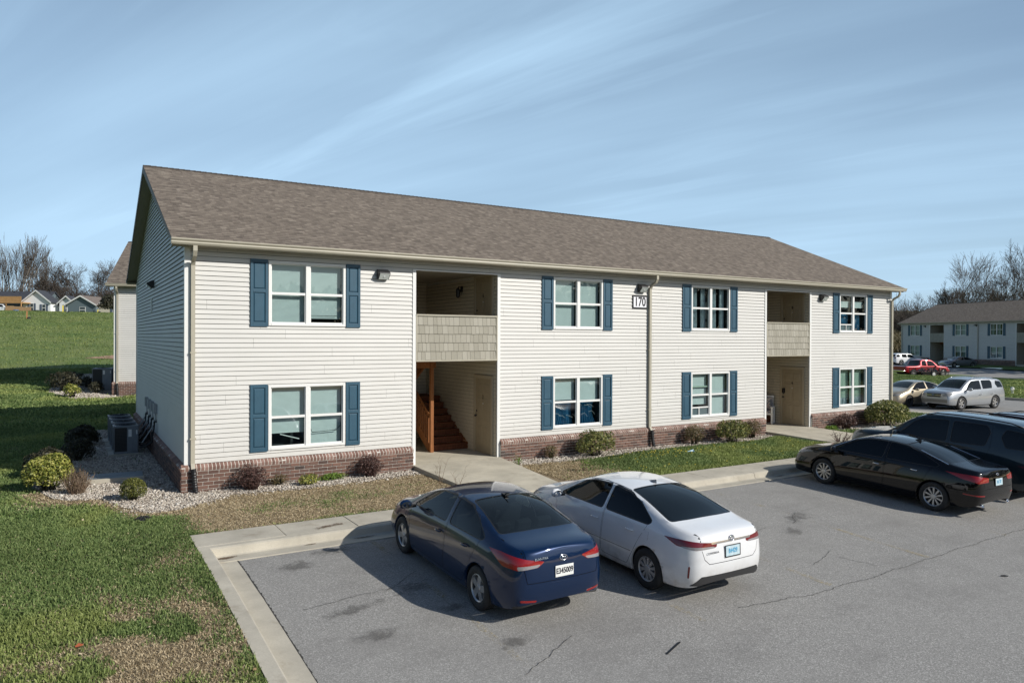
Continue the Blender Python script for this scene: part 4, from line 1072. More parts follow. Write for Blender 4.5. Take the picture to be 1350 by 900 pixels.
shrub('holly_shrub','wide green and yellow shrub before the third ground-floor window',15.75,-.72,.68,.45,.36,'holly',.032,2700,14,gs)
shrub('small_shrub','brownish shrub just left of the right stair opening',17.0,-.42,.36,.3,.32,'olive',.022,1300,15,gs)
shrub('barberry','low red brown barberry right of the right stair opening',22.0,-.48,.42,.35,.28,'barb',.024,1500,16,gs,twig=130)
shrub('variegated_shrub','large rounded yellow green shrub at the right corner of the block',23.95,-.85,.98,.7,.50,'holly',.04,5200,17,gs,inner=.45,lump=.12)
shrub('ground_plant','low green weed at the brick right of the right entrance walk',21.1,-.5,.3,.18,.10,'green',.025,500,18,gs,cat='plant')
shrub('variegated_shrub','small yellow green shrub in the far gravel bed',-1.9,22.6,.36,.35,.34,'gold',.045,900,19,gs)
shrub('dark_shrub','dark shrub in the far gravel bed left of its yellow shrub',-2.1,25.2,.8,.7,.5,'dark',.06,1500,20,gs)
for i,(x,y) in enumerate(((-.9,24.0),(-1.2,26.5),(-.6,28.0))):
    shrub('dark_shrub',['round dark shrub nearest the far block corner','dark shrub between far condenser and dark thicket','dark shrub hard by the far condenser'][i],x,y,.35,.35,.3,'dark',.04,700,21+i,gs)
# bare stalks beside the left entrance walk, and small plants
def stalks(name,label,x,y,n,h,seed,mat='brown',spread=.16,leaf=0,w=.006):
    q=np.random.RandomState(seed); m=MB()
    for i in range(n):
        a=q.rand()*6.28; r=spread*q.rand(); p=Vector((r*.3*math.cos(a),r*.3*math.sin(a),-.02)); pts=[p]; hh=h*q.uniform(.5,1.1)
        for k in range(5): 
            p=p+Vector((q.randn()*.02+math.cos(a)*spread*.16,q.randn()*.02+math.sin(a)*spread*.16,hh/5)); pts.append(p.copy())
            if q.rand()<.8: 
                e=p+Vector((q.randn()*.05,q.randn()*.05,.06+.05*q.rand())); m.tube([p,e],[w*.5,w*.25],4,caps=False)
        m.tube(pts,[w*(1-.12*k) for k in range(6)],4)
    root=thing(name,label,'plant',(x,y,float(zl(x,y)))); m.build('stems',LM[mat],root)
    if leaf:
        V,F=leaves_mesh(leaf,spread*1.2,spread*1.2,h*.45,.022,.8,seed); np_mesh('foliage',V+np.array([0,0,h*.5]),F,LM['green'],root)
stalks('dry_stalks','tall bare brown stalks behind the roof of the blue car',5.06,-1.75,5,.52,3,w=.005)
stalks('dry_stalks','second clump of bare brown stalks right beside the left walk',5.12,-2.45,4,.42,4,w=.005)
stalks('weed_clump','leafy weed with pale stalks behind the white car',8.72,-2.3,7,.34,5,'brown',.14,110)
stalks('weed_clump','small green weed on the edge of the left entrance walk',7.75,-.75,5,.25,6,'green',.1,60)
stalks('red_stalks','low reddish bare twigs beside the right entrance walk',18.5,-2.62,16,.34,7,'barb',.3,w=.012)

# ------------------------------------------------------------------ trees
def grow(seed,h,rad,spread,levels=5,nb=(3,5),up=.35,trunk=.45,gnarl=.12,multi=1,lean=0):
    q=random.Random(seed); segs=[]
    def branch(p,d,L,r,lv):
        n=4 if lv<2 else 3; pts=[p.copy()]; rs=[r]
        for i in range(n):
            d=(d+Vector((q.gauss(0,gnarl),q.gauss(0,gnarl),q.gauss(0,gnarl)+up*.10*(1 if lv else .3)))).normalized()
            p=p+d*(L/n); pts.append(p.copy()); rs.append(r*(1-.45*(i+1)/n) if lv<levels else r*(1-.8*(i+1)/n))
        segs.append((pts,rs,lv))
        if lv>=levels: return
        k=q.randint(*nb)
        for j in range(k):
            t=q.uniform(.35 if lv else trunk,1.0); i=min(int(t*n),n-1); f=t*n-i
            bp=pts[i].lerp(pts[i+1],f); ang=q.uniform(.35,.95)*spread; az=q.uniform(0,6.283)
            side=d.orthogonal().normalized(); side.rotate(Matrix.Rotation(az,3,d)); nd=(d*math.cos(ang)+side*math.sin(ang)+Vector((0,0,up*.4))).normalized()
            branch(bp,nd,L*q.uniform(.55,.8),rs[i]*q.uniform(.45,.68),lv+1)
        branch(pts[-1],d,L*.68,rs[-1]*.85,lv+1)
    for m_ in range(multi):
        d0=Vector((q.uniform(-.18,.18)*(multi>1)+lean,q.uniform(-.18,.18)*(multi>1),1)).normalized()
        branch(Vector((q.uniform(-.4,.4)*(multi>1),q.uniform(-.4,.4)*(multi>1),-.5)),d0,h*.42,rad,0)
    return segs
def tree_meshes(segs,root,bark,twig,minr=.012,scale=1.):
    tr=MB(); V=[];F=[]
    for pts,rs,lv in segs:
        if lv<=1: tr.tube(pts,rs,7 if lv==0 else 5,caps=False)
        else:
            n=3; b=len(V)
            for i,p in enumerate(pts):
                d=(pts[min(i+1,len(pts)-1)]-pts[max(i-1,0)]).normalized(); a=d.orthogonal().normalized(); c=a.cross(d); r=max(rs[i],minr)
                for k in range(n):
                    t=6.283*k/n; V.append(tuple(p+a*math.cos(t)*r+c*math.sin(t)*r))
            for i in range(len(pts)-1):
                for k in range(n): F.append((b+i*n+k,b+i*n+(k+1)%n,b+(i+1)*n+(k+1)%n,b+(i+1)*n+k))
    tr.build('trunk',bark,root,smooth=True); np_mesh('crown',V,F,twig,root)
TG='bare trees beyond the houses'; TG2='bare trees behind the shaded block'
def at(px,py,dep):   # point seen at this place of the 1350x900 photograph, dep metres ahead
    v=CF*dep+CR*((px-675)/951.8*dep); return CAMP[0]+v[0],CAMP[1]+v[1]
def tree(label,x,y,h,rad,spread,seed,group,z=None,pale=False,**k):
    z=float(zl(x,y)) if z is None else z
    root=thing('bare_tree',label,'tree',(x,y,z),rnd.random()*6,group)
    tree_meshes(grow(seed,h,rad,spread,**k),root,M['bark_pale'] if pale else M['bark'],M['twig'],.018)
    return root
L1=[(-14,178,15,'tall thin tree cut by the left edge of the photo'),(3,176,17,'tall thin pale tree rising left of the deck house ridge'),(17,178,18.5,'tallest thin tree above the dark roof, second from the left edge'),(31,175,18.5,'tall thin tree standing over the white gable'),(45,177,18,'tall thin tree right of the white gable peak'),(57,180,16.5,'slender tree between the tall stand and the round oak')]
for i,(px,dep,h,lab) in enumerate(L1):
    x,y=at(px,0,dep); tree(lab,x,y,h*1.0,.24,.62,100+i,TG,pale=True,levels=4,nb=(2,4),up=.95,trunk=.3,gnarl=.06,multi=2)
for i,(px,dep,h,sp,lab) in enumerate(((78,172,12.5,1.0,'brown tree on the left flank of the round oak'),(96,168,13.5,1.15,'broad round bare oak behind the grey house'),(118,170,12.5,1.15,'spreading bare tree right of the round oak'),(136,174,8.5,1.1,'low bare tree beside the roof of the block behind'),(68,168,9.5,1.0,'short bushy bare tree behind the small white gable'))):
    x,y=at(px,0,dep); tree(lab,x,y,h*1.0,.36,sp,120+i,TG,levels=5,nb=(3,4),up=.30,trunk=.2,gnarl=.16)
for i,(px,dep,h,sp,lab) in enumerate(((1206,150,7.5,1.0,'small bare tree at the left end of the far block roof'),(1222,140,11,1.1,'wide bare tree left of the tallest far tree'),(1262,145,17.0,.8,'tallest bare tree above the far block'),(1284,150,12.5,.9,'forked bare tree right of the tallest far tree'),(1313,142,14.5,.9,'full bare tree above the middle of the far block'),(1329,150,15.0,.8,'straight bare tree second from the right edge'),(1353,138,18.5,.85,'bare tree cut by the right edge of the photo'),(1244,160,11,1.0,'thin bare tree behind the forked limbs above the far roof'),(1234,152,12,.9,'slim bare tree between the wide tree and the tallest one'),(1274,158,12,1.0,'background bare tree just right of the tallest trunk'),(1298,155,11.5,1.05,'round-headed bare tree over the third upper window of the far block'),(1341,156,13,1.0,'background bare tree near the right edge'))):
    x,y=at(px,0,dep); tree(lab,x,y,h*1.1,.30,sp,150+i,TG2,z=float(zl(x,y)),levels=5,nb=(2,4),up=.45,trunk=.3,gnarl=.13)
# brush along the wood edges: one tangled mass
def thicket(name,label,pts,h,n,seed,mats,w=.05):
    q=np.random.RandomState(seed); V=[];F=[]; pts=np.array(pts)
    for i in range(n):
        k=q.randint(len(pts)-1); t=q.rand(); c=pts[k]*(1-t)+pts[k+1]*t; x,y=c[0]+q.randn()*2.5,c[1]+q.randn()*2.5; z=float(zl(x,y)); hh=h*q.uniform(.35,1.15)*(.7+.6*float(fbm(np.array(x),np.array(y),.15,3)))
        p=np.array([x,y,z]); d=np.array([q.randn()*.3,q.randn()*.3,1.]); 
        for s in range(5):
            a=hh*(.45 if s==0 else .3)*q.uniform(.6,1.2); e=p+d*a; b=len(V); o=np.array([CR[0],CR[1],0])*w*q.uniform(.5,1.2)*(1 if s==0 else .5)
            V+=[p-o,p+o,e+o*.6,e-o*.6]; F.append((b,b+1,b+2,b+3))
            if q.rand()<.6: p=e
            d=np.array([q.randn()*.6,q.randn()*.6,q.uniform(.2,1)])
    o=np_mesh(name,V,F,mats); tag(o,label,kind='stuff')
pa=[at(px,0,dep) for px,dep in ((-30,168),(30,170),(80,166),(120,166),(165,170))]
thicket('brush','brown undergrowth at the foot of the bare trees behind the houses',pa,5.5,9000,1,M['twig'],.07)
pb=[at(px,0,dep) for px,dep in ((1165,175),(1200,165),(1250,160),(1300,158),(1380,150))]
thicket('brush','brown undergrowth below the bare trees behind the shaded block',pb,7.5,12000,2,M['twig'],.07)
wg=LM['olive']
for k,dep in enumerate((112,122,133,146,160)):
    pc=[at(px,0,dep) for px in (1160,1185,1215,1250)]
    thicket('brush',['olive scrub bank just left of the shaded block','second row of olive scrub up the bank','scrub half way up the far bank','scrub near the top of the far bank','scrub along the top of the far bank'][k],pc,3.2,2600,3+k,wg,.13)
def evergreens(label,pts,seed,n=1400,h=4,mat='dark'):
    q=np.random.RandomState(seed); Vs=[];Fs=[];b=0
    for (x,y,r,hh) in pts:
        V,F=leaves_mesh(n,r,r,hh/2,.22,.6,q.randint(999)); V=V+np.array([x,y,float(zl(x,y))+hh/2]); Vs.append(V); Fs.append(F+b); b+=len(V)
    tag(np_mesh('undergrowth',np.concatenate(Vs),np.concatenate(Fs),LM[mat]),label,kind='stuff')
ev=[]
for k in range(16):
    x,y=at(1160+k*5,0,172+3*math.sin(k*2.1)); ev.append((x,y,3.2,5.5+1.5*math.sin(k*1.7)))
evergreens('dark green wood edge on the rise beyond the blocks',ev,5,700)
ev=[(*at(140+k*3,0,150),1.6,3+math.sin(k)) for k in range(3)]
evergreens('low dark evergreens beside the block behind',ev,6,500)

# unseen tree belt, added to dim low sky light and darken car-paint reflections
wv_=[]
for k in range(34):
    a=math.radians(172+k*6.2); r_=95+12*math.sin(k*2.3); wv_.append((-2+r_*math.cos(a),-16+r_*math.sin(a)))
def woods(name,label,pts,h,n,size,seed,mat):
    q=np.random.RandomState(seed); Vs=[];Fs=[];b=0
    for (x,y) in pts:
        hh=h*q.uniform(.7,1.2); V,F=leaves_mesh(n,9,9,hh/2,size,.8,q.randint(9999)); V=V+np.array([x,y,float(zl(x,y))+hh/2]); Vs.append(V); Fs.append(F+b); b+=len(V)
    tag(np_mesh(name,np.concatenate(Vs),np.concatenate(Fs),LM[mat]),label,kind='stuff')
woods('woods','dark tree belt closing the estate behind the camera',wv_,13,900,.9,9,'dark')
# ------------------------------------------------------------------ vehicles
# local frame: x forward, y to the car's left, z up, origin on the ground under the middle
PT={}
PT['navy']=m_paint('navy_paint',(.0010,.012,.048),.25,.3,(.002,.024,.08),spec=.15)
PT['white']=m_paint('white_paint',(.78,.79,.80),0,.3,dirt=.75)
PT['white_clean']=m_paint('white_paint_clean',(.78,.79,.80),0,.3)
PT['black']=m_paint('black_paint',(.0015,.0015,.002),.0,.3,spec=.05)
PT['slate']=m_paint('slate_paint',(.016,.030,.040),.35,.3,spec=.15)
PT['maroon']=m_paint('maroon_paint',(.045,.006,.014),.4,.28)
PT['beige']=m_paint('beige_paint',(.42,.36,.26),.55,.32,dirt=.3)
PT['silver']=m_paint('silver_paint',(.40,.42,.44),.5,.32)
PT['red']=m_paint('red_paint',(.33,.012,.02),.3,.3,dirt=.25)
PT['grey']=m_paint('grey_paint',(.20,.22,.24),.6,.3)
PT['green']=m_paint('green_paint',(.02,.07,.05),.4,.3)
GL_int=m_glass('car_glass',(.17,.21,.23),1.0,1.5,0,alpha=.10,dark=(.01,.013,.015))
GL_dark=m_glass('tinted_car_glass',(.05,.06,.07),1.0,1.45,0,alpha=.9,dark=(.002,.004,.006))
RED=m_paint('tail_lamp_red',(.27,.004,.006),0,.25)
DRED=m_paint('tail_lamp_dark_red',(.16,.006,.01),0,.25)
CLR=m_paint('lamp_clear',(.36,.34,.35),.3,.2)
HEADL=m_glass('head_lamp',(.8,.82,.84),1.0,1.5,0.02,alpha=.55,dark=(.45,.46,.47))
AMB=m_paint('amber_lamp',(.7,.25,.05),0,.3)
PLA=plain('plate_white',(.75,.76,.74),.5); PLB=plain('plate_ink',(.02,.02,.03),.6); PLblue=plain('plate_blue_ink',(.10,.38,.60),.6)
SEAT=plain('seat_cloth',(.16,.155,.15),.9); CLAD=plain('dark_cladding',(.035,.035,.037),.6)

def cc_mesh(rows,lv=2,roofc=.0):
    """rows: x, zb, wb, w, zm, ws, zs, wr, zr, zc  -> subdivided closed-top shell"""
    bm=bmesh.new(); cr=bm.edges.layers.float.new('crease_edge')
    ring=[]
    for r in rows:
        x,zb,w,ws,zs,wr,zr,zc=r[:8]; dx=r[8] if len(r)>8 else (0,)*7
        zm=zb+(zs-zb)*.56
        P=[(w-.05,zb),(w-.002,zb+.12),(w,zm),(ws,zs),(wr,zr),(wr*.62,zr+(zc-zr)*.72),(0,zc)]
        L=[bm.verts.new((x+dx[i],p[0],p[1])) for i,p in enumerate(P)]
        Rr=[bm.verts.new((x+dx[i],-p[0],p[1])) for i,p in enumerate(P[:-1])]
        ring.append(L+Rr[::-1])
    n=13
    for a,b in zip(ring[:-1],ring[1:]):
        for k in range(n-1): bm.faces.new((a[k],a[k+1],b[k+1],b[k]))
    def cap(r,flip):
        for k in range(5):
            q=(r[k],r[k+1],r[n-2-k],r[n-1-k]); bm.faces.new(q if not flip else q[::-1])
        q=(r[5],r[6],r[7]); bm.faces.new(q if not flip else q[::-1])
    cap(ring[0],False); cap(ring[-1],True)
    bmesh.ops.recalc_face_normals(bm,faces=bm.faces[:])
    bm.verts.ensure_lookup_table()
    def crease(i,k,v):
        for kk in {k,n-1-k}:
            e=bm.edges.get((ring[i][kk],ring[i+1][kk])); 
            if e: e[cr]=v
    for i,r in enumerate(rows[:-1]):
        c3=(rows[i][9] if len(rows[i])>9 else .35); 
        crease(i,3,c3); crease(i,4,.45)
        crease(i,0,.8)
    me=bpy.data.meshes.new('tmp'); bm.to_mesh(me); bm.free()
    o=bpy.data.objects.new('tmp',me); col.objects.link(o); m=o.modifiers.new('s','SUBSURF'); m.levels=lv; m.render_levels=lv
    dg=bpy.context.evaluated_depsgraph_get(); out=bpy.data.meshes.new_from_object(o.evaluated_get(dg)); bpy.data.objects.remove(o); bpy.data.meshes.remove(me)
    b=bmesh.new(); b.from_mesh(out); bpy.data.meshes.remove(out); bmesh.ops.recalc_face_normals(b,faces=b.faces[:])
    # outward?
    c=sum((f.calc_center_median() for f in b.faces),Vector())/len(b.faces)
    if sum(f.normal.dot(f.calc_center_median()-c) for f in b.faces)<0: bmesh.ops.reverse_faces(b,faces=b.faces[:])
    return b
def pin(px,py,P):
    r=False; n=len(P)
    for i in range(n):
        x0,y0=P[i]; x1,y1=P[(i+1)%n]
        if (y0>py)!=(y1>py) and px<(x1-x0)*(py-y0)/(y1-y0)+x0: r=not r
    return r
def rounded(poly,r,n=3):
    """round the corners of a 3d/2d polygon"""
    out=[]; P=[Vector(p) for p in poly]; k=len(P)
    for i in range(k):
        a,b,c=P[i-1],P[i],P[(i+1)%k]; ra=min(r,(a-b).length*.45); rc=min(r,(c-b).length*.45)
        p=b+(a-b).normalized()*ra; q=b+(c-b).normalized()*rc
        for j in range(n+1):
            t=j/n; out.append(((1-t)**2)*p+2*t*(1-t)*b+t*t*q)
    return out
class Stamper:
    def __init__(s,bm): s.bm=bm; s.lay=bm.faces.layers.int.new('part'); s.names={}; s.cnt=0
    def stamp(s,pts,N,ident,mind=.2,only=0,xr=None,over=True):
        """pts 3d outline seen along outward direction N; faces inside get part id"""
        N=Vector(N).normalized(); U=Vector((0,0,1)).cross(N).normalized() if abs(N.z)<.95 else Vector((0,1,0)); V=N.cross(U)
        Q=[(Vector(p).dot(U),Vector(p).dot(V)) for p in pts]
        x0,x1=min(q[0] for q in Q),max(q[0] for q in Q); y0,y1=min(q[1] for q in Q),max(q[1] for q in Q)
        def cand():
            o=[]
            for f in s.bm.faces:
                if f.normal.dot(N)<mind: continue
                if not over and f[s.lay]!=only: continue
                if xr:
                    cx=f.calc_center_median()
                    if not (xr[0]<=cx.x<=xr[1]): continue
                us=[v.co.dot(U) for v in f.verts]; vs=[v.co.dot(V) for v in f.verts]
                if max(us)<x0 or min(us)>x1 or max(vs)<y0 or min(vs)>y1: continue
                o.append(f)
            return o
        n=len(Q); pool={}
        def info(f):
            us=[v.co.dot(U) for v in f.verts]; vs=[v.co.dot(V) for v in f.verts]
            pool[f]=(min(us),max(us),min(vs),max(vs))
        for f in cand(): info(f)
        for i in range(n):
            a=Q[i]; b=Q[(i+1)%n]; dx,dy=b[0]-a[0],b[1]-a[1]; L=math.hypot(dx,dy)
            if L<1e-5: continue
            co=U*a[0]+V*a[1]; no=U*(dy/L)-V*(dx/L)
            ex0,ex1=min(a[0],b[0])-.005,max(a[0],b[0])+.005; ey0,ey1=min(a[1],b[1])-.005,max(a[1],b[1])+.005
            fs=[f for f,q in pool.items() if not (q[1]<ex0 or q[0]>ex1 or q[3]<ey0 or q[2]>ey1)]
            if not fs: continue
            g=set(fs); 
            for f in fs: g.update(f.edges); g.update(f.verts)
            for f in fs: del pool[f]
            r=bmesh.ops.bisect_plane(s.bm,geom=list(g),plane_co=co,plane_no=no,dist=1e-5)
            for f in r['geom']:
                if isinstance(f,bmesh.types.BMFace) and f.is_valid: info(f)
        res=[]
        for f in list(pool):
            if not f.is_valid: continue
            c=f.calc_center_median()
            if pin(c.dot(U),c.dot(V),Q):
                f[s.lay]=ident; res.append(f)
        return res
def ring_poly(poly,w):
    """offset outline outward by w (2d, counter- or clockwise)"""
    P=[Vector((p[0],p[1])) for p in poly]; n=len(P); A=sum(P[i].x*P[(i+1)%n].y-P[(i+1)%n].x*P[i].y for i in range(n)); sg=1 if A>0 else -1; out=[]
    for i in range(n):
        d1=(P[i]-P[i-1]); d2=(P[(i+1)%n]-P[i])
        if d1.length<1e-6 or d2.length<1e-6: out.append(tuple(P[i])); continue
        d1.normalize(); d2.normalize(); n1=Vector((d1.y,-d1.x))*sg; n2=Vector((d2.y,-d2.x))*sg; m=(n1+n2); 
        if m.length<1e-3: m=n1
        m.normalize(); k=1/max(.4,m.dot(n1)); out.append(tuple(P[i]+m*w*k))
    return out
def extract(bm,lay,ident,name,mat,root,off=0,thick=0,split=False,smooth=True):
    """take the faces with this id out of the shell as mesh objects (split: one per connected piece)"""
    fs=[f for f in bm.faces if f[lay]==ident]
    if not fs: return []
    groups=[fs]
    if split:
        left=set(fs); groups=[]
        while left:
            st=[left.pop()]; g=[st[0]]
            while st:
                f=st.pop()
                for e in f.edges:
                    for q in e.link_faces:
                        if q in left: left.discard(q); st.append(q); g.append(q)
            if len(g)>1: groups.append(g)
    objs=[]
    for g in groups:
        vm={}; vs=[]; F=[]
        nrm={}
        for f in g:
            for v in f.verts: nrm[v]=nrm.get(v,Vector())+f.normal
        for f in g:
            idx=[]
            for v in f.verts:
                if v not in vm: vm[v]=len(vs); vs.append(v.co+nrm[v].normalized()*off)
                idx.append(vm[v])
            F.append(idx)
        me=bpy.data.meshes.new(name); me.from_pydata([tuple(v) for v in vs],[],F); me.materials.append(mat); me.polygons.foreach_set('use_smooth',[smooth]*len(F)); me.update()
        o=link(me,name,root)
        if thick:
            m=o.modifiers.new('solid','SOLIDIFY'); m.thickness=thick; m.offset=1
        objs.append(o)
    return objs
def make_wheel(root,x,y,R_,rim,style,hub=None,z=None,w=.205,rimmat=None):
    s=1 if y>0 else -1
    t=MB(); h=w/2; rr=rim
    prof=[(rr-.015,-h*.75),(rr+.005,-h*.92),(rr+.04,-h),(R_-.03,-h*.98),(R_-.006,-h*.78),(R_,-h*.45)]
    for g in (-.5,-.17,.17,.5): prof+= [(R_,h*g-.006),(R_-.008,h*g-.004),(R_-.008,h*g+.004),(R_,h*g+.006)]
    prof+=[(R_,h*.6),(R_-.006,h*.78),(R_-.03,h*.98),(rr+.04,h),(rr+.005,h*.92),(rr-.015,h*.75)]
    t.lathe([(r,v) for r,v in prof],40,'y')
    o=t.build('wheel',M['rubber'],root,smooth=True,loc=(x,y,R_ if z is None else z))
    if s<0: o.rotation_euler=(0,0,math.pi)
    o.rotation_euler.y=rnd.uniform(0,1.2)
    rm=MB(); e=h*.80
    rm.lathe([(rr-.02,e-.03),(rr-.028,e-.012),(rr-.012,e+.004),(rr+.004,e-.002),(rr,e-.02),(rr-.018,-h*.6)],40,'y')
    def spoke(a,w0,w1,r0,r1,d0,d1,twist=0):
        c,sn=math.cos(a),math.sin(a)
        def P(r,tw,dep): return ((r*c-tw*sn),dep,(r*sn+tw*c))
        q=[P(r0,-w0,d0),P(r0,w0,d0),P(r1,w1+twist,d1),P(r1,-w1+twist,d1)]; b=[P(r0,-w0*1.15,d0-.035),P(r0,w0*1.15,d0-.035),P(r1,w1*1.1+twist,d1-.04),P(r1,-w1*1.1+twist,d1-.04)]
        mid=[((q[0][i]+q[3][i]+q[1][i]+q[2][i])/4) for i in range(3)]
        rm.face(q); 
        for i in range(4): rm.face([q[i],b[i],b[(i+1)%4],q[(i+1)%4]])
    R1=rr-.018; d0,d1=e-.012,e-.016
    if style=='five':
        for k in range(5):
            a=k*2*math.pi/5
            spoke(a,.040,.052,.03,R1,d0,d1); 
        rm.lathe([(.001,d0+.012),(.045,d0+.010),(.055,d0-.002),(.06,d0-.04)],20,'y')
    elif style=='cap10':
        for k in range(10):
            a=k*2*math.pi/10; spoke(a,.016,.034 if k%2 else .026,.04,R1,d0,d1)
        rm.lathe([(.001,d0+.012),(.05,d0+.010),(.066,d0-.002),(.07,d0-.04)],20,'y')
    elif style=='ten':
        for k in range(10):
            a=k*2*math.pi/10; spoke(a,.012,.021,.04,R1,d0-.01,d1)
        rm.lathe([(.001,d0+.005),(.05,d0+.003),(.06,d0-.01),(.065,d0-.04)],20,'y')
    elif style=='six':
        for k in range(6):
            a=k*2*math.pi/6; spoke(a,.03,.04,.04,R1,d0,d1)
        rm.lathe([(.001,d0+.012),(.055,d0+.010),(.07,d0-.04)],20,'y')
    ro=rm.build('rim',rimmat or M['silver'],o)
    bk=MB(); bk.lathe([(.001,e-.075),(rr-.02,e-.078)],32,'y'); bk.lathe([(.001,e-.052),(.10,e-.055),(.135,e-.06),(.14,e-.072)],28,'y'); bk.build('brake_disc',M['blackmet'],o)
    return o
def make_mirror(root,x,y,z,paint,s,big=1.):
    m=MB(); 
    # shaped housing: lathe-like rounded pod
    V=[];F=[]; nx,ny=8,10
    for i in range(nx+1):
        t=i/nx; 
        for j in range(ny):
            a=2*math.pi*j/ny; ry=.095*big*(math.sin(math.pi*min(max(t*.92+.04,0),1))**.45); rz=.068*big*(math.sin(math.pi*min(max(t*.92+.04,0),1))**.45)
            V.append((x-.045+.11*t*big-.03*abs(math.cos(a)),y+s*(.13*big+ry*math.cos(a)),z+rz*math.sin(a)))
    for i in range(nx):
        for j in range(ny): F.append((i*ny+j,i*ny+(j+1)%ny,(i+1)*ny+(j+1)%ny,(i+1)*ny+j))
    F.append(tuple(range(ny))); F.append(tuple(nx*ny+j for j in range(ny)))
    me=bpy.data.meshes.new('door_mirror'); me.from_pydata(V,[],F); me.materials.append(paint); me.polygons.foreach_set('use_smooth',[True]*len(F)); me.update(); o=link(me,'door_mirror',root)
    g=MB(); g.lathe([(.001,x-.064),(.052*big,x-.062)],14,'x',(0,y+s*.13*big,z)); g.v=[(a,(b-(y+s*.13*big))*1.45+(y+s*.13*big),c) for a,b,c in g.v]; g.build('mirror_glass',M['chrome'],o)
    st=MB(); st.box((x-.03,min(y-s*.03,y+s*.07),z-.06),(x+.04,max(y-s*.03,y+s*.07),z-.02)); st.build('mirror_stalk',M['black'],o)
    return o
def side(px_list,s,Y=.9): return [(x,s*Y,z) for x,z in px_list]
surf_top={}
KCAR=.91
def pose(x,y,spec,k=KCAR):
    # x: line of the left tyres, y: rear axle; the lot falls away from the walk, so the nose sits higher
    zr=float(za(x,y)); yf=y+(spec['wheels'][1]-spec['wheels'][0])*k; zf=float(za(x,yf)); pt=-math.atan2(zf-zr,yf-y)
    cx=x+(spec['track']+.10)*k; cy=y-spec['wheels'][0]*k; cz=zr+(cy-y)*(zf-zr)/(yf-y)
    return (cx,cy,cz),pt
def make_car(name,label,cat,loc,rz,spec,group=None,k=KCAR):
    if name=='red_pickup': k=1.0
    S=spec; root=thing(name,label,cat,(0,0,0),0,group)
    if len(loc)==2: root.location=loc[0]; root.rotation_euler=(0,loc[1],rz)
    else: root.location=loc; root.rotation_euler=(0,0,rz)
    root.scale=(k,k,k); paint=PT[S['paint']]
    bm=cc_mesh(S['rows'],S.get('lv',2))
    from mathutils.bvhtree import BVHTree
    bvh=BVHTree.FromBMesh(bm)
    def surf(y,z,d=1):
        h=bvh.ray_cast(Vector((-6*d,y,z)),Vector((d,0,0))); return (h[0].x,math.degrees(math.asin(max(-1,min(1,h[1].z))))) if h[0] else (0,0)
    def top(x,y):
        h=bvh.ray_cast(Vector((x,y,5)),Vector((0,0,-1))); return h[0].z if h[0] else 1.4
    st=Stamper(bm); lay=st.lay
    ids={}; nid=[0]
    def new(n): nid[0]+=1; ids[nid[0]]=n; return nid[0]
    wr,wf=S['wheels'][0],S['wheels'][1]; Rw=S['R']; ar=S.get('arch',Rw+.045)
    # doors first (with dark gaps), then glass, lamps, arches
    seam=new('seam'); doors=[]
    hero=S.get('hero',True)
    jobs=[]
    if hero:
        for poly in S.get('doors',[]):
            for s in (1,-1):
                P=[tuple(p) for p in rounded([(a,b) for a,b in poly],.05,3)]
                Po=ring_poly(P,.006); st.stamp(side(Po,s),(0,s,0),seam,.42)
                d=new('door'); st.stamp(side(P,s),(0,s,0),d,.42); doors.append((d,s))
        for (pts,N,w) in S.get('lines',[]):   # thin panel gaps given as polylines
            for i in range(len(pts)-1):
                a,b=Vector(pts[i]),Vector(pts[i+1]); d=(b-a).normalized(); n=Vector(N).normalized().cross(d).normalized()*(w/2)
                st.stamp([a-n-d*.002,b-n+d*.002,b+n+d*.002,a+n-d*.002],N,seam,.15)
    wins=[]; gi=new('win_surround')
    for poly in S['windows']:
        for s in (1,-1):
            P=[tuple(p) for p in rounded([(a,b) for a,b in poly],S.get('wr',.05),3)]
            if hero: st.stamp(side(ring_poly(P,.016),s),(0,s,0),gi,.05)
            g=new('side_window'); st.stamp(side(P,s),(0,s,0),g,.05); wins.append(g)
    for nm,key,sg in (('windshield','front_glass',1),('rear_window','rear_glass',-1)):
        P=S[key]; N=S.get(key+'_n',(sg*.62,0,.78))
        Q=[(x,y,z) for x,y,z in P]+[(x,-y,z) for x,y,z in reversed(P)]
        Q=rounded(Q,S.get('gr',.07),3)
        if hero:
            c=sum(Q,Vector())/len(Q); st.stamp([c+(q-c)*1.035 for q in Q],N,gi,.35)
        g=new(nm); st.stamp(Q,N,g,.35); wins.append(g)
    lamps=[]
    for (nm,mat,pts,N,mirror) in S['lamps']:
        for s in ((1,-1) if mirror else (1,)):
            P=[(x,y*s,z) for x,y,z in pts]; NN=(N[0],N[1]*s,N[2]); P=rounded(P,.02,2)
            g=new(nm); st.stamp(P,NN,g,.05); lamps.append((g,nm,mat))
    arch=new('arch')
    for wx in (wr,wf):
        for s in (1,-1):
            P=[(wx+ar*math.cos(a*math.pi/14),s*.9,Rw+ar*math.sin(a*math.pi/14)) for a in range(-2,17)]
            P=[(x,y,z if z>0 else 0) for x,y,z in P]+[(wx-ar*1.0,s*.9,0),(wx+ar*1.0,s*.9,0)]
            st.stamp(P,(0,s,0),arch,.0)
    # arch faces removed; a short return lip grows inward
    af=[f for f in bm.faces if f[lay]==arch]; bmesh.ops.delete(bm,geom=af,context='FACES')
    be=[]
    for e in bm.edges:
        if e.is_boundary:
            c=(e.verts[0].co+e.verts[1].co)/2
            for wx in (wr,wf):
                if abs(math.hypot(c.x-wx,c.z-Rw)-ar)<.03 and abs(c.y)>.4: be.append(e); break
    if be:
        r=bmesh.ops.extrude_edge_only(bm,edges=be)
        for v in r['geom']:
            if isinstance(v,bmesh.types.BMVert): v.co.y-=math.copysign(.05,v.co.y)
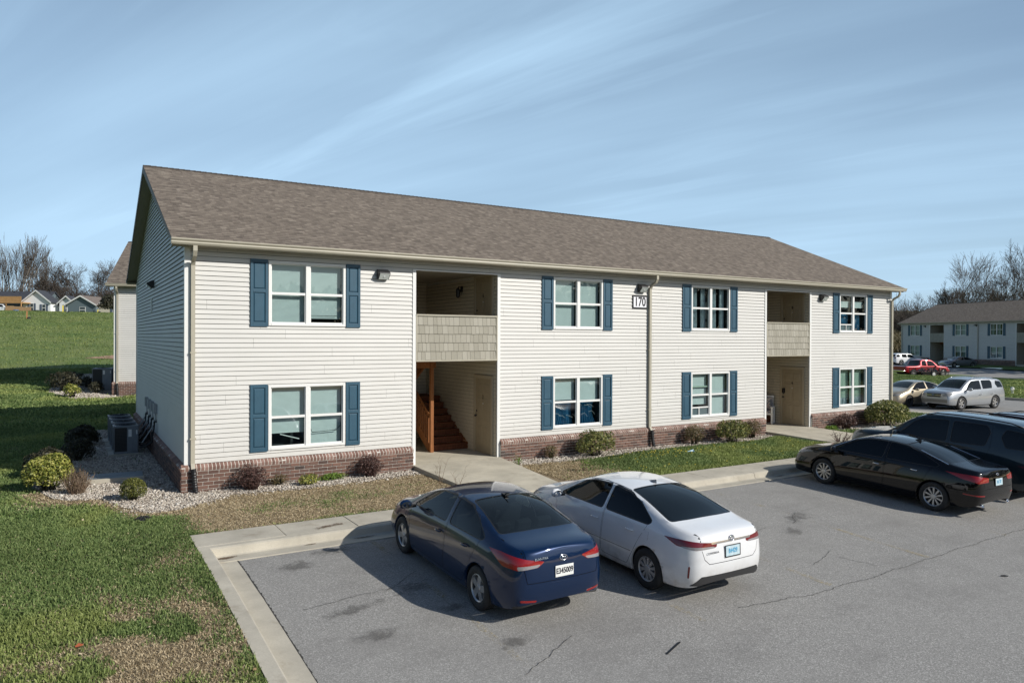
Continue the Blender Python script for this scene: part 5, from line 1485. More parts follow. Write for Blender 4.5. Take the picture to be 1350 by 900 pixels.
    # parts out of the shell
    gmat=GL_int if S.get('see') else GL_dark
    for g in wins: extract(bm,lay,g,ids[g],S.get('glass',gmat),root,-.006)
    extract(bm,lay,gi,'window_trim',S.get('trimmat',M['black']),root,-.001) if hero else None
    for g,nm,mat in lamps: extract(bm,lay,g,nm,mat,root,.003,0)
    dob={}
    for d,s in doors:
        q=extract(bm,lay,d,'door',paint,root)
        if q: dob.setdefault(s,[]).append(q[0])
    sm_=extract(bm,lay,seam,'panel_gaps',M['seam'],root,-.008)
    extract(bm,lay,0,'body',paint,root)
    bm.free()
    # underbody, wells and cabin floor
    W=S['W']; L=S['L']; u=MB(); zf=.19
    u.box((wr+ar+.0,-W+.10,zf),(wf-ar,W-.10,zf+.12)); u.box((-L+.42,-W*.62,zf+.06),(L-.42,W*.62,zf+.3))
    u.box((wf-ar-.02,-W+.33,zf),(wf+ar+.02,W-.33,.62)); u.box((wr-ar-.02,-W+.33,zf),(wr+ar+.02,W-.33,.62))
    for wx in (wr,wf):
        for s in (1,-1):    # wheel-well liner, half drum
            n=14; 
            for k in range(n):
                a0,a1=math.pi*k/n,math.pi*(k+1)/n; r=ar+.012; y0,y1=s*(W-.055),s*(W-.34)
                q=[(wx+r*math.cos(a0),y0,Rw+r*math.sin(a0)),(wx+r*math.cos(a1),y0,Rw+r*math.sin(a1)),(wx+r*math.cos(a1),y1,Rw+r*math.sin(a1)),(wx+r*math.cos(a0),y1,Rw+r*math.sin(a0))]
                u.face(q)
    u.build('underbody',M['under'],root)
    for wx in (wr,wf):
        for s in (1,-1): make_wheel(root,wx,s*(S['track']),Rw,S['rim'],S['wstyle'],w=S.get('tw',.205),rimmat=S.get('rimmat'))
    if 'mirror' in S:
        for s in (1,-1): make_mirror(root,S['mirror'][0],s*S['mirror'][1],S['mirror'][2],S.get('mirrormat',paint),s,S.get('mirrorbig',1))
    for (hx,hz,hy) in S.get('handles',[]):
        for s in (1,-1):
            h=MB(); h.tube([(hx-.085,s*(hy-.012),hz),(hx-.06,s*(hy+.022),hz+.004),(hx,s*(hy+.030),hz+.006),(hx+.06,s*(hy+.022),hz+.004),(hx+.085,s*(hy-.012),hz)],[.010,.014,.015,.014,.010],8)
            par=None
            if s in dob:
                best=min(dob[s],key=lambda o:abs(sum(v.co.x for v in o.data.vertices)/len(o.data.vertices)-hx)); par=best
            h.build('door_handle',S.get('handlemat',paint),par or root,smooth=True)
    if S.get('see'):   # cabin
        c=MB(); zs=S.get('seatz',.62); x0=S['seats'][0]; x1=S['seats'][1]
        def seat(x,y,w,back=.60):
            c.box((x-.05,y-w/2,.34),(x+.48,y+w/2,.52)); M_=Matrix.Translation((x-.02,y,.5))@Matrix.Rotation(R(-14),4,'Y')
            c.box((-.07,-w/2,0),(.07,w/2,back),0,M_); c.box((-.05,-.12,back+.05),(.04,.12,back+.22),0,M_); c.box((-.015,-.05,back),(.015,.05,back+.05),0,M_)
        for y in (.36,-.36): seat(x1,y,.5)
        c.box((x0-.05,-.62,.34),(x0+.45,.62,.5)); M_=Matrix.Translation((x0-.02,0,.5))@Matrix.Rotation(R(-18),4,'Y'); c.box((-.08,-.64,0),(.08,.64,.50),0,M_)
        for y in (.36,0,-.36): c.box((-.05,y-.12,.53),(.05,y+.12,.68),0,M_)
        c.build('seats',SEAT,root,bevel=.03)
        d=MB(); d.box((S['dash']-.1,-.66,.5),(S['dash']+.35,.66,.90)); d.box((S['shelf'][0],-.6,S['shelf'][2]-.03),(S['shelf'][1],.6,S['shelf'][2])); d.tube([(S['dash']-.22+.05*math.cos(a)*0,.36+.18*math.cos(a),.86+.17*math.sin(a)) for a in [k*math.pi/8 for k in range(17)]],.014,6); d.build('dashboard',CLAD,root,bevel=.02)
    surf_top[root.name]=top
    return root,surf
PLtint=plain('plate_pale_blue',(.50,.64,.70),.5,var=.12,vs=20)
def plate(root,x,z,w,h,txt,mat=PLA,ink=PLB,tilt=0,size=.09,y=0,font_w=.8,frame=False):
    m=MB(); m.box((-.006,-w/2,-h/2),(.0,w/2,h/2)); o=m.build('licence_plate',mat,root,bevel=.004); o.location=(x,y,z); o.rotation_euler=(0,R(tilt),0)
    if frame:
        f=MB(); e=.012
        for a,b in (((-.009,-w/2-e,-h/2-e),(-.001,w/2+e,-h/2)),((-.009,-w/2-e,h/2),(-.001,w/2+e,h/2+e)),((-.009,-w/2-e,-h/2),(-.001,-w/2,h/2)),((-.009,w/2,-h/2),(-.001,w/2+e,h/2))): f.box(a,b)
        f.build('plate_frame',M['black'],o)
    t=text(txt,o,'plate_characters',ink,size,(-.0085,0,0),(R(90),0,R(-90)),.0015,font_w,.002)
    return o
def badge_text(root,s,x,y,z,size,mat,tilt=0):
    return text(s,root,'badge_letters',mat,size,(x,y,z),(R(90-tilt),0,R(-90)),.003,1.2)
def torus_badge(root,x,y,z,rx,rz,mat,kind,tilt=0):
    m=MB(); n=24
    def ell(a,b,cx=0,cz=0,r=.006): m.tube([(0,cx+a*math.cos(k*2*math.pi/n),cz+b*math.sin(k*2*math.pi/n)) for k in range(n+1)],r,6,caps=False)
    ell(rx,rz)
    if kind=='h':   # slanted letter in an oval
        m.tube([(0,rx*.5,-rz*.62),(0,rx*.28,rz*.7)],.007,6); m.tube([(0,-rx*.28,-rz*.7),(0,-rx*.5,rz*.62)],.007,6); m.tube([(0,rx*.38,-.004),(0,0,rz*.12),(0,-rx*.38,.004)],.006,6)
    elif kind=='t': ell(rx*.38,rz*.95,0,0,.005); ell(rx*.72,rz*.34,0,rz*.5,.005)
    elif kind=='k': 
        for yy in (.5,0,-.5): m.tube([(0,rx*yy+.005,-rz*.5),(0,rx*yy-.004,rz*.5)],.005,5)
    o=m.build('badge',mat,root,smooth=True); o.location=(x,y,z); o.rotation_euler=(0,R(tilt),0); return o
def fin(root,x,z,mat):
    m=MB(); V=[(x-.09,0,z+.055),(x+.09,0,z),(x-.06,.028,z-.012),(x-.06,-.028,z-.012),(x-.10,0,z-.01)]
    m.v=[tuple(v) for v in V]; m.f=[(0,1,2),(0,3,1),(0,2,4),(0,4,3)]; m.m=[0]*4; m.uv=[[(0,0)]*3]*4; m.build('roof_antenna',mat,root)

# ---------------- compact blue sedan
def tail(a): return a
BLUE=dict(paint='navy',L=2.265,W=.8875,R=.315,rim=.205,wheels=(-1.33,1.37),track=.77,wstyle='five',see=True,
 rows=[(-2.245,.34,.52,.50,.86,.44,.985,1.02,(.03,0,-.01,.02,.06,.07,.08)),
       (-2.17,.27,.72,.68,.90,.59,1.025,1.065,(.02,0,-.01,.01,.04,.03,0)),
       (-1.95,.23,.83,.78,.935,.68,1.06,1.10),
       (-1.66,.21,.875,.825,.95,.69,1.085,1.125),
       (-1.20,.20,.8875,.835,.955,.655,1.215,1.275),
       (-.72,.19,.885,.835,.945,.61,1.335,1.40),
       (-.15,.18,.885,.83,.93,.595,1.372,1.44),
       (.40,.18,.885,.825,.905,.60,1.335,1.405),
       (.86,.18,.885,.82,.88,.66,1.17,1.225),
       (1.22,.19,.885,.815,.855,.715,.985,1.03),
       (1.50,.19,.88,.80,.82,.69,.905,.955),
       (1.88,.20,.855,.76,.75,.62,.83,.88),
       (2.12,.22,.79,.68,.64,.54,.72,.77),
       (2.235,.26,.64,.54,.50,.42,.57,.61)],
 doors=[[(-.24,1.40),(.56,1.32),(1.16,.93),(1.05,.60),(.98,.27),(-.24,.27)],[(-.27,1.40),(-.27,.27),(-.86,.27),(-1.02,.52),(-1.13,.72),(-1.30,1.0),(-.92,1.30)]],
 windows=[[(-.17,.975),(1.04,.945),(.52,1.255),(.30,1.315),(-.19,1.345)],[(-.30,.98),(-.30,1.345),(-.70,1.315),(-1.0,1.205),(-1.36,1.03),(-1.30,1.0)]],
 front_glass=[(1.17,.64,1.0),(.48,.50,1.37)],rear_glass=[(-.62,.515,1.40),(-1.55,.63,1.115),(-1.60,.3,1.13)],
 lines=[([(-1.62,.68,1.10),(-2.0,.62,1.08),(-2.19,.60,1.04)],(0,.2,1),.008),([(-1.62,-.68,1.10),(-2.0,-.62,1.08),(-2.19,-.60,1.04)],(0,-.2,1),.008),
        ([(-2.2,.60,1.04),(-2.24,.58,.86)],(-1,.1,.0),.008),([(-2.2,-.60,1.04),(-2.24,-.58,.86)],(-1,-.1,0),.008),([(-2.2,.58,.62),(-2.2,-.58,.62)],(-1,0,0),.008),([(-2.2,.62,.80),(-2.2,.58,.62)],(-1,0,0),.008),([(-2.2,-.62,.80),(-2.2,-.58,.62)],(-1,0,0),.008)],
 lamps=[('tail_light',RED,[(-1.60,.86,.975),(-1.80,.80,.985),(-2.05,.66,.955),(-2.24,.34,.895),(-2.22,.42,.825),(-2.14,.70,.795),(-1.95,.84,.82)],(-.75,.66,.1),True),
        ('reverse_light',CLR,[(-2.12,.70,.845),(-2.24,.40,.865),(-2.22,.43,.825),(-2.14,.70,.795)],(-.75,.66,.1),True),
        ('bumper_reflector',RED,[(-2.2,.66,.40),(-2.2,.42,.375),(-2.2,.43,.345),(-2.2,.66,.365)],(-1,.0,0),True),
        ('lower_valance',CLAD,[(-2.2,.72,.30),(-2.2,.5,.335),(-2.2,-.5,.335),(-2.2,-.72,.30),(-2.2,-.72,.2),(-2.2,.72,.2)],(-1,0,0),False),
        ('head_light',HEADL,[(1.62,.80,.79),(1.98,.70,.76),(2.2,.45,.62),(2.2,.50,.56),(2.02,.74,.62)],(.7,.7,.3),True),
        ('grille',M['black'],[(2.2,.40,.42),(2.2,-.40,.42),(2.2,-.33,.3),(2.2,.33,.3)],(1,0,0),False)],
 mirror=(.90,.86,.99),mirrorbig=1.2,handles=[(-.06,.80,.875),(-.93,.825,.875)],seats=(-.95,.05),dash=.85,shelf=(-1.6,-1.2,1.02))
blue,sf_=make_car('blue_sedan','dark navy blue sedan with white plate parked nearest the camera','car',pose(2.42,-8.20,BLUE),R(90),BLUE,'cars parked in the front stalls')
def rear_kit(root,sf,txt,pz,kind,bz,word=None,wy=.42,wz=.95,ink=PLB,pw=.305,ph=.155,size=.105,mat=PLA,bs=(.06,.036)):
    x,n=sf(0,pz); plate(root,x-.008,pz,pw,ph,txt,mat,ink,size=size,tilt=n*.6,font_w=.78,frame=mat is PLtint)
    x,n=sf(0,bz); torus_badge(root,x-.006,0,bz,bs[0],bs[1],M['chrome'],kind,n)
    if word:
        x,n=sf(wy,wz); badge_text(root,word,x-.010,wy,wz,.042,M['chrome'],n)
rear_kit(blue,sf_,'E345009',.735,'h',.905,'ELANTRA',.36,.93)
m=MB(); m.tube([(-.60,0,1.405),(-.68,0,1.44),(-.74,0,1.45)],.010,6); m.box((-.68,-.035,1.392),(-.56,.035,1.415)); m.build('roof_antenna',M['black'],blue)

# ---------------- white compact sedan
WHT=dict(paint='white',L=2.32,W=.89,R=.318,rim=.20,wheels=(-1.36,1.34),track=.775,wstyle='cap10',glass=GL_dark,rimmat=plain('wheel_cover',(.42,.42,.42),.4,metal=.5),
 rows=[(-2.30,.34,.55,.53,.86,.46,.99,1.02,(.04,0,-.01,.02,.05,.06,.07)),
       (-2.22,.27,.75,.71,.90,.62,1.035,1.065,(.03,0,-.01,.01,.03,.02,0)),
       (-2.02,.24,.86,.815,.935,.70,1.06,1.095),
       (-1.70,.22,.885,.84,.95,.71,1.085,1.12),
       (-1.22,.20,.89,.845,.955,.67,1.23,1.285),
       (-.72,.19,.89,.845,.945,.615,1.345,1.41),
       (-.12,.18,.89,.84,.93,.60,1.385,1.45),
       (.42,.18,.89,.83,.91,.605,1.35,1.42),
       (.86,.18,.89,.825,.885,.66,1.185,1.24),
       (1.24,.19,.89,.82,.86,.72,1.00,1.045),
       (1.52,.19,.885,.81,.83,.70,.92,.97),
       (1.92,.20,.86,.77,.77,.63,.86,.905),
       (2.18,.22,.80,.70,.66,.55,.75,.80),
       (2.30,.26,.66,.56,.52,.44,.60,.64)],
 doors=[[(-.22,1.40),(.56,1.32),(1.18,.93),(1.08,.60),(1.0,.27),(-.22,.27)],[(-.25,1.40),(-.25,.27),(-.90,.27),(-1.04,.52),(-1.14,.72),(-1.30,1.0),(-.92,1.30)]],
 windows=[[(-.16,.985),(1.06,.955),(.52,1.27),(.30,1.33),(-.18,1.36)],[(-.26,.99),(-.26,1.36),(-.66,1.33),(-.98,1.24),(-1.35,1.05),(-1.30,1.005)]],
 front_glass=[(1.19,.64,1.01),(.50,.50,1.38)],rear_glass=[(-.66,.53,1.41),(-1.64,.655,1.10),(-1.69,.3,1.115)],
 lines=[([(-1.66,.69,1.10),(-2.05,.63,1.08),(-2.24,.60,1.03)],(0,.2,1),.008),([(-1.66,-.69,1.10),(-2.05,-.63,1.08),(-2.24,-.60,1.03)],(0,-.2,1),.008),
        ([(-2.25,.60,.83),(-2.29,.56,.70)],(-1,.1,.0),.008),([(-2.25,-.60,.83),(-2.29,-.56,.70)],(-1,-.1,0),.008),([(-2.25,.56,.70),(-2.25,.47,.625),(-2.25,-.47,.625),(-2.25,-.56,.70)],(-1,0,0),.009),
        ([(.7,.88,.47),(-1.0,.88,.50)],(0,1,0),.008)],
 lamps=[('tail_light',DRED,[(-1.72,.87,.945),(-2.02,.79,.960),(-2.29,.34,.925),(-2.29,.34,.865),(-2.20,.68,.835),(-1.95,.84,.865)],(-.75,.66,.1),True),
        ('reverse_light',CLR,[(-2.0,.80,.865),(-2.29,.40,.88),(-2.29,.36,.856),(-2.20,.68,.836),(-2.05,.80,.85)],(-.75,.66,.1),True),
        ('garnish',M['chrome'],[(-2.2,.42,.935),(-2.2,-.42,.935),(-2.2,-.42,.905),(-2.2,.42,.905)],(-1,0,0),False),
        ('bumper_trim',CLAD,[(-2.2,.60,.445),(-2.2,-.60,.445),(-2.2,-.74,.30),(-2.2,.74,.30)],(-1,0,0),False),
        ('side_reflector',DRED,[(-2.17,.79,.60),(-2.19,.77,.60),(-2.21,.80,.42),(-2.19,.82,.42)],(-.75,.66,0),True),
        ('fuel_door',PT['white'],[(-1.36,.88,.90),(-1.22,.88,.90),(-1.22,.88,.76),(-1.36,.88,.76)],(0,1,0),False),
        ('head_light',HEADL,[(1.70,.82,.80),(2.04,.72,.77),(2.27,.42,.66),(2.27,.48,.60),(2.06,.76,.66)],(.7,.7,.3),True),
        ('grille',M['black'],[(2.2,.55,.52),(2.2,-.55,.52),(2.2,-.45,.28),(2.2,.45,.28)],(1,0,0),False)],
 mirror=(.92,.86,.99),mirrorbig=1.15,handles=[(-.04,.80,.875),(-.95,.835,.885)])
wh,sf_=make_car('white_sedan','white sedan with black tinted rear glass parked beside the blue one','car',pose(4.90,-8.68,WHT),R(90),WHT,'cars parked in the front stalls')
rear_kit(wh,sf_,'B4429',.775,'t',.955,'COROLLA',.40,.79,ink=PLblue,size=.095,bs=(.055,.04),mat=PLtint)
fin(wh,-.50,surf_top[wh.name](-.5,0)+.005,M['ac'])
m=MB(); 
for s_ in (1,-1): m.tube([(x_,s_*.56,surf_top[wh.name](x_,s_*.56)+.001) for x_ in (.45,.2,-.1,-.4,-.62)],.005,5)
m.build('roof_moulding',M['black'],wh)

# ---------------- black mid-size sedan
BLK=dict(paint='black',L=2.42,W=.915,R=.33,rim=.225,wheels=(-1.44,1.355),track=.80,wstyle='ten',glass=GL_dark,trimmat=M['black'],
 rows=[(-2.39,.36,.64,.62,.86,.54,.98,1.01,(.04,0,-.01,.02,.06,.07,.07)),
       (-2.32,.28,.80,.76,.90,.66,1.03,1.06,(.03,0,-.01,.01,.03,.02,0)),
       (-2.10,.24,.88,.83,.935,.71,1.055,1.09),
       (-1.72,.22,.91,.855,.95,.71,1.085,1.125),
       (-1.25,.20,.915,.86,.955,.675,1.21,1.265),
       (-.75,.19,.915,.86,.945,.63,1.33,1.395),
       (-.10,.18,.915,.855,.93,.61,1.385,1.455),
       (.45,.18,.915,.85,.91,.61,1.35,1.42),
       (.92,.18,.915,.84,.885,.67,1.175,1.23),
       (1.32,.19,.915,.835,.86,.74,.995,1.04),
       (1.60,.19,.91,.825,.83,.71,.92,.97),
       (2.00,.20,.885,.78,.77,.65,.86,.90),
       (2.28,.22,.82,.71,.66,.57,.75,.79),
       (2.40,.26,.68,.57,.52,.45,.60,.64)],
 doors=[[(-.24,1.40),(.60,1.33),(1.26,.93),(1.14,.60),(1.06,.27),(-.24,.27)],[(-.27,1.40),(-.27,.27),(-.96,.27),(-1.10,.52),(-1.22,.72),(-1.38,1.0),(-1.0,1.28)]],
 windows=[[(-.17,.985),(1.16,.955),(.56,1.265),(.34,1.33),(-.19,1.36)],[(-.27,.99),(-.27,1.36),(-.66,1.335),(-1.02,1.23),(-1.50,1.045),(-1.42,1.005)]],
 front_glass=[(1.27,.66,1.01),(.52,.51,1.385)],rear_glass=[(-.66,.54,1.405),(-1.66,.65,1.11),(-1.71,.3,1.125)],
 lines=[([(-1.68,.69,1.10),(-2.12,.64,1.08),(-2.33,.60,1.02)],(0,.2,1),.008),([(-2.35,.6,1.02),(-2.39,.58,.70)],(-1,.1,0),.008),([(-2.3,.58,.66),(-2.3,-.58,.66)],(-1,0,0),.008)],
 lamps=[('tail_light',RED,[(-1.72,.90,.965),(-2.10,.82,.96),(-2.39,.42,.90),(-2.39,.44,.81),(-2.30,.72,.79),(-2.02,.87,.865)],(-.75,.66,.1),True),
        ('bumper_reflector',RED,[(-2.1,.90,.555),(-2.38,.56,.53),(-2.38,.56,.505),(-2.1,.90,.53)],(-.75,.66,0),True),
        ('head_light',HEADL,[(1.76,.85,.81),(2.12,.74,.77),(2.36,.44,.66),(2.36,.5,.60),(2.12,.79,.68)],(.7,.7,.3),True),
        ('grille',M['chrome'],[(2.3,.34,.66),(2.3,-.34,.66),(2.3,-.30,.56),(2.3,.30,.56)],(1,0,0),False),
        ('fog_light',CLR,[(2.16,.78,.42),(2.33,.62,.42),(2.33,.60,.34),(2.16,.78,.34)],(.8,.6,0),True)],
 mirror=(1.0,.88,.985),mirrorbig=1.1,handles=[(-.05,.815,.875),(-.98,.845,.885)],handlemat=M['chrome'])
hk=math.atan2(2.79,.51)
kia,sf_=make_car('black_sedan','glossy black sedan with red tail lamps parked before the dark slate vehicle','car',pose(13.12,-8.28,BLK),R(90),BLK,'cars parked in the front stalls')
rear_kit(kia,sf_,'R1 27',.79,'k',.95,None,ink=PLblue,size=.095,bs=(.05,.025),mat=PLtint)
fin(kia,-.55,surf_top[kia.name](-.55,0)+.005,M['black'])
for s_ in (1,-1):
    for P_ in ([(1.2,s_*.80,.985),(.62,s_*.66,1.285),(.30,s_*.60,1.375),(0,s_*.595,1.39)],[(-1.0,s_*.645,1.29),(-1.3,s_*.685,1.20),(-1.66,s_*.72,1.09)]):
        m=MB(); m.tube(P_,.011,6); m.build('window_moulding',M['chrome'],kia)
for s_ in (1,-1):
    m=MB(); m.lathe([(.020,-2.10),(.028,-2.345),(.034,-2.35),(.038,-2.335),(.038,-2.10)],16,'x',(0,s_*.55,.29)); m.v=[(a,(b-s_*.55)*1.6+s_*.55,c) for a,b,c in m.v]; m.build('exhaust_tip',M['chrome'],kia,smooth=True)

# ---------------- sport-utility vehicles
def suv_rows(L=2.5,W=1.0,H=1.80,hood=1.0):
    a,b,c=L/2.5,W,H/1.8
    base=[(-2.47,.46,.72,.70,1.00,.62,1.10,1.12,(.05,0,0,.03,.06,.07,.08)),(-2.42,.36,.92,.86,1.07,.76,1.25,1.28),(-2.25,.31,.97,.91,1.11,.745,1.60,1.655),
      (-1.95,.27,.995,.93,1.12,.735,1.70,1.755),(-1.0,.25,1.0,.935,1.11,.74,1.735,1.80),(0,.25,1.0,.93,1.09,.735,1.73,1.80),(.50,.25,1.0,.925,1.08,.735,1.68,1.745),
      (.92,.25,1.0,.92,1.07,.78,1.42,1.47),(1.30,.26,.995,.915,1.05,.82,1.13,1.165),(1.60,.27,.99,.905,1.03,.81,1.11,1.15),(2.10,.28,.97,.88,1.0,.78,1.08,1.12),(2.38,.31,.90,.80,.90,.70,1.01,1.045),(2.47,.36,.78,.70,.76,.58,.90,.93)]
    return [tuple([r[0]*a,r[1]*c,r[2]*b,r[3]*b,r[4]*c,r[5]*b,r[6]*c,r[7]*c]+list(r[8:])) for r in base]
def suv_spec(paint,L=2.5,W=1.0,H=1.8,R_=.37,tail=RED,clad=None,glass=None,lowtrim=True,hero=False,wst='ten'):
    a,b,c=L/2.5,W,H/1.8
    w=[[(-.30,1.14),(.98,1.12),(.58,1.50),(.38,1.60),(-.30,1.64)],[(-.42,1.15),(-.42,1.64),(-1.22,1.64),(-1.32,1.50),(-1.24,1.18)],[(-1.58,1.42),(-1.66,1.60),(-2.10,1.56),(-2.24,1.22),(-1.72,1.20)]]
    w=[[(x*a,z*c) for x,z in q] for q in w]
    g=lambda P:[(x*a,y*b,z*c) for x,y,z in P]
    return dict(paint=paint,L=L,W=W,R=R_,rim=R_*.66,wheels=(-1.45*a,1.42*a),track=W-.115,wstyle=wst,glass=glass or GL_dark,rows=suv_rows(L,W,H),hero=hero,arch=R_+.055,
     windows=w,front_glass=g([(1.27,.72,1.15),(.56,.64,1.68)]),front_glass_n=(.72,0,.70),rear_glass=g([(-2.24,.64,1.66),(-2.43,.70,1.22)]),rear_glass_n=(-1,0,.15),
     doors=[[(-.34*a,1.70*c),(.62*a,1.60*c),(1.16*a,1.10*c),(1.04*a,.36),(-.34*a,.36)],[(-.38*a,1.70*c),(-.38*a,.36),(-1.0*a,.36),(-1.2*a,.75),(-1.36*a,1.15*c),(-1.34*a,1.68*c)]] if hero else [],
     lamps=[('tail_light',tail,g([(-2.36,.92,1.22),(-2.47,.66,1.20),(-2.47,.68,.92),(-2.40,.90,.95)]),(-.8,.6,0),True),
            ('head_light',HEADL,g([(2.02,.90,.98),(2.30,.76,.96),(2.44,.52,.90),(2.44,.54,.76),(2.28,.84,.78)]),(.75,.66,.1),True),
            ('grille',M['black'],g([(2.4,.46,.92),(2.4,-.46,.92),(2.4,-.42,.72),(2.4,.42,.72)]),(1,0,0),False),
            ('grille_bar',M['chrome'],g([(2.4,.47,.845),(2.4,-.47,.845),(2.4,-.47,.80),(2.4,.47,.80)]),(1,0,0),False),
            ('lower_bumper',clad or CLAD,g([(2.4,.80,.60),(2.4,-.80,.60),(2.4,-.80,.40),(2.4,.80,.40)]),(1,0,0),False)],
     mirror=(.92*a,.93*b,1.16*c),mirrorbig=1.3,handles=[(-.15*a,.90*b,1.0*c),(-1.15*a,.92*b,1.01*c)])
def rails(root,x0,x1,y,z,mat):
    for s in (1,-1):
        t=surf_top[root.name]; n=8; P=[(x0+(x1-x0)*k/n,s*y,t(x0+(x1-x0)*k/n,s*y)+(.045 if 0<k<n else .005)) for k in range(n+1)]
        m=MB(); m.tube(P,.016,8); m.build('roof_rail',mat,root,smooth=True)
xs_=suv_spec('slate',2.5,1.0,1.90,.39,hero=True); hx=R(84)
ex,_=make_car('dark_suv','dark slate sport utility vehicle parked behind the black sedan','car',pose(15.55,-8.25,xs_),R(90),xs_,'cars parked in the front stalls')
rails(ex,-2.0,.35,.66,1.80,M['blackmet'])
mr=suv_spec('maroon',2.4,.95,1.72,.36,hero=False); ma,_=make_car('maroon_suv','maroon sport utility vehicle of which only the roof shows behind the slate one','car',pose(18.5,-8.2,mr),R(90),mr,'cars parked in the front stalls')
rails(ma,-1.9,.3,.62,1.71,M['blackmet'])
sv=suv_spec('silver',2.4,.91,1.70,.35,clad=plain('bumper_tan',(.20,.19,.165),.6),glass=GL_int,wst='five'); sv['see']=False
si,_=make_car('silver_suv','dusty silver sport utility vehicle with roof rails facing the lawn','car',(36.2,2.55,float(za(36.2,0))),R(172),sv,'cars parked past the right end of the block')
rails(si,-1.7,.35,.60,1.71,M['chrome'])
m=MB(); m.tube([(2.405,-.05,.79),(2.41,.05,.79)],.03,6); m.build('badge',M['chrome'],si)
def sedan_spec(src,paint,k=1.,**kw):
    d=dict(src); d['paint']=paint; d['hero']=False; d['doors']=[]; d['lines']=[]; d['handles']=src['handles']; d['see']=False; d['glass']=GL_int; d.update(kw); return d
be,_=make_car('beige_sedan','beige sedan with dusty hood parked left of the silver vehicle','car',(35.4,4.7,float(za(35.4,0))),R(174),sedan_spec(WHT,'beige',wstyle='five',lamps=[l for l in WHT['lamps'] if l[0] in ('head_light','tail_light')]+[('grille',M['black'],[(2.2,.30,.60),(2.2,-.30,.60),(2.2,-.26,.50),(2.2,.26,.50)],(1,0,0),False)],rimmat=M['blackmet']),'cars parked past the right end of the block')
gy,_=make_car('grey_sedan','grey sedan with sunlit roof facing left in the far lot','car',(88.0,28.8,float(za(88.0,0))),R(161),sedan_spec(BLK,'grey'),'vehicles in the far lot')
w2=suv_spec('white_clean',2.3,.92,1.66,.35,tail=DRED); wv,_=make_car('white_crossover','white crossover seen above the bed of the red pickup','car',(89.3,35.9,float(za(89.3,0))),R(-19),w2,'vehicles in the far lot')
vn=suv_spec('white_clean',2.6,.98,1.95,.36,clad=CLAD); 
def at_(px,dep): return at(px,0,dep)
x,y=at_(3,152); va,_=make_car('white_van','white van on the hilltop at the left edge below the timber deck','van',(x,y,float(zl(x,y))),math.atan2(CR[1],CR[0]),vn)
x,y=at_(50,151); gc,_=make_car('green_car','dark green car half sunk behind the hill crest before the white gable','car',(x,y,float(zl(x,y))-.75),math.atan2(CR[1],CR[0]),sedan_spec(BLUE,'green'))
# ---------------- red pickup
def pickup(loc,rz):
    rows=[(-2.75,.50,.80,.79,.98,.76,1.03,1.03),(-2.70,.46,.93,.90,1.02,.85,1.08,1.08),(-1.9,.42,.95,.91,1.02,.86,1.08,1.08),(-.98,.40,.95,.91,1.03,.86,1.08,1.09),(-.90,.40,.95,.91,1.04,.76,1.45,1.50),(-.80,.40,.95,.91,1.04,.70,1.68,1.74),
      (0,.38,.95,.91,1.04,.69,1.74,1.80),(.55,.38,.95,.905,1.04,.70,1.68,1.73),(.90,.38,.95,.90,1.04,.76,1.42,1.46),(1.22,.38,.95,.90,1.04,.82,1.12,1.15),(1.6,.38,.95,.89,1.02,.80,1.08,1.12),(2.2,.40,.93,.86,.98,.76,1.05,1.08),(2.55,.42,.88,.80,.86,.68,.97,1.0),(2.68,.46,.78,.70,.66,.58,.80,.82)]
    sp=dict(paint='red',L=2.7,W=.95,R=.38,rim=.24,wheels=(-1.75,1.75),track=.83,wstyle='six',glass=GL_int,rows=rows,hero=False,arch=.45,doors=[],
      windows=[[(-.10,1.12),(.98,1.10),(.62,1.48),(.45,1.60),(-.10,1.66)],[(-.2,1.12),(-.2,1.66),(-.68,1.62),(-.78,1.14)]],front_glass=[(1.16,.72,1.15),(.62,.62,1.66)],rear_glass=[(-.82,.62,1.68),(-.95,.68,1.18)],rear_glass_n=(-1,0,.2),
      lamps=[('tail_light',RED,[(-2.73,.86,1.0),(-2.75,.70,1.0),(-2.75,.70,.75),(-2.73,.86,.75)],(-.8,.6,0),True),('head_light',HEADL,[(2.4,.86,.92),(2.66,.56,.90),(2.66,.56,.74),(2.4,.88,.74)],(.75,.66,.1),True),
        ('grille',M['chrome'],[(2.6,.5,.88),(2.6,-.5,.88),(2.6,-.5,.6),(2.6,.5,.6)],(1,0,0),False),('cargo_bed',M['black'],[(-1.05,.76,1.1),(-2.62,.76,1.1),(-2.62,-.76,1.1),(-1.05,-.76,1.1)],(0,0,1),False),
        ('rocker_trim',CLAD,[(-1.25,.95,.52),(1.25,.95,.52),(1.25,.95,.36),(-1.25,.95,.36)],(0,1,0),True)],
      mirror=(.98,.90,1.16),mirrorbig=1.5,mirrormat=M['black'],handles=[(.02,.91,1.0)])
    r,_=make_car('red_pickup','red pickup truck parked at the edge of the far lot','pickup truck',loc,rz,sp,'vehicles in the far lot')
    m=MB(); m.box((-2.84,-.85,.5),(-2.74,.85,.66)); m.build('rear_bumper',M['chrome'],r,bevel=.02)
pickup((71.7,24.1,float(za(71.7,0))),R(-19))
tl=thing('utility_trailer','small dark utility trailer with one white wheel in front of the red pickup','trailer',(69.6,22.3,float(zl(69.6,22.3))-.05),R(-19))
m=MB(); 
for s_ in (1,-1): m.box((-1.5,s_*.75-.03,.45),(1.3,s_*.75+.03,.55)); m.box((-1.5,s_*.75-.02,.85),(1.3,s_*.75+.02,.89)); [m.box((x_,s_*.75-.02,.5),(x_+.04,s_*.75+.02,.87)) for x_ in (-1.5,-.8,-.1,.6,1.26)]
m.box((-1.5,-.75,.47),(1.3,.75,.52)); m.build('frame',M['blackmet'],tl)
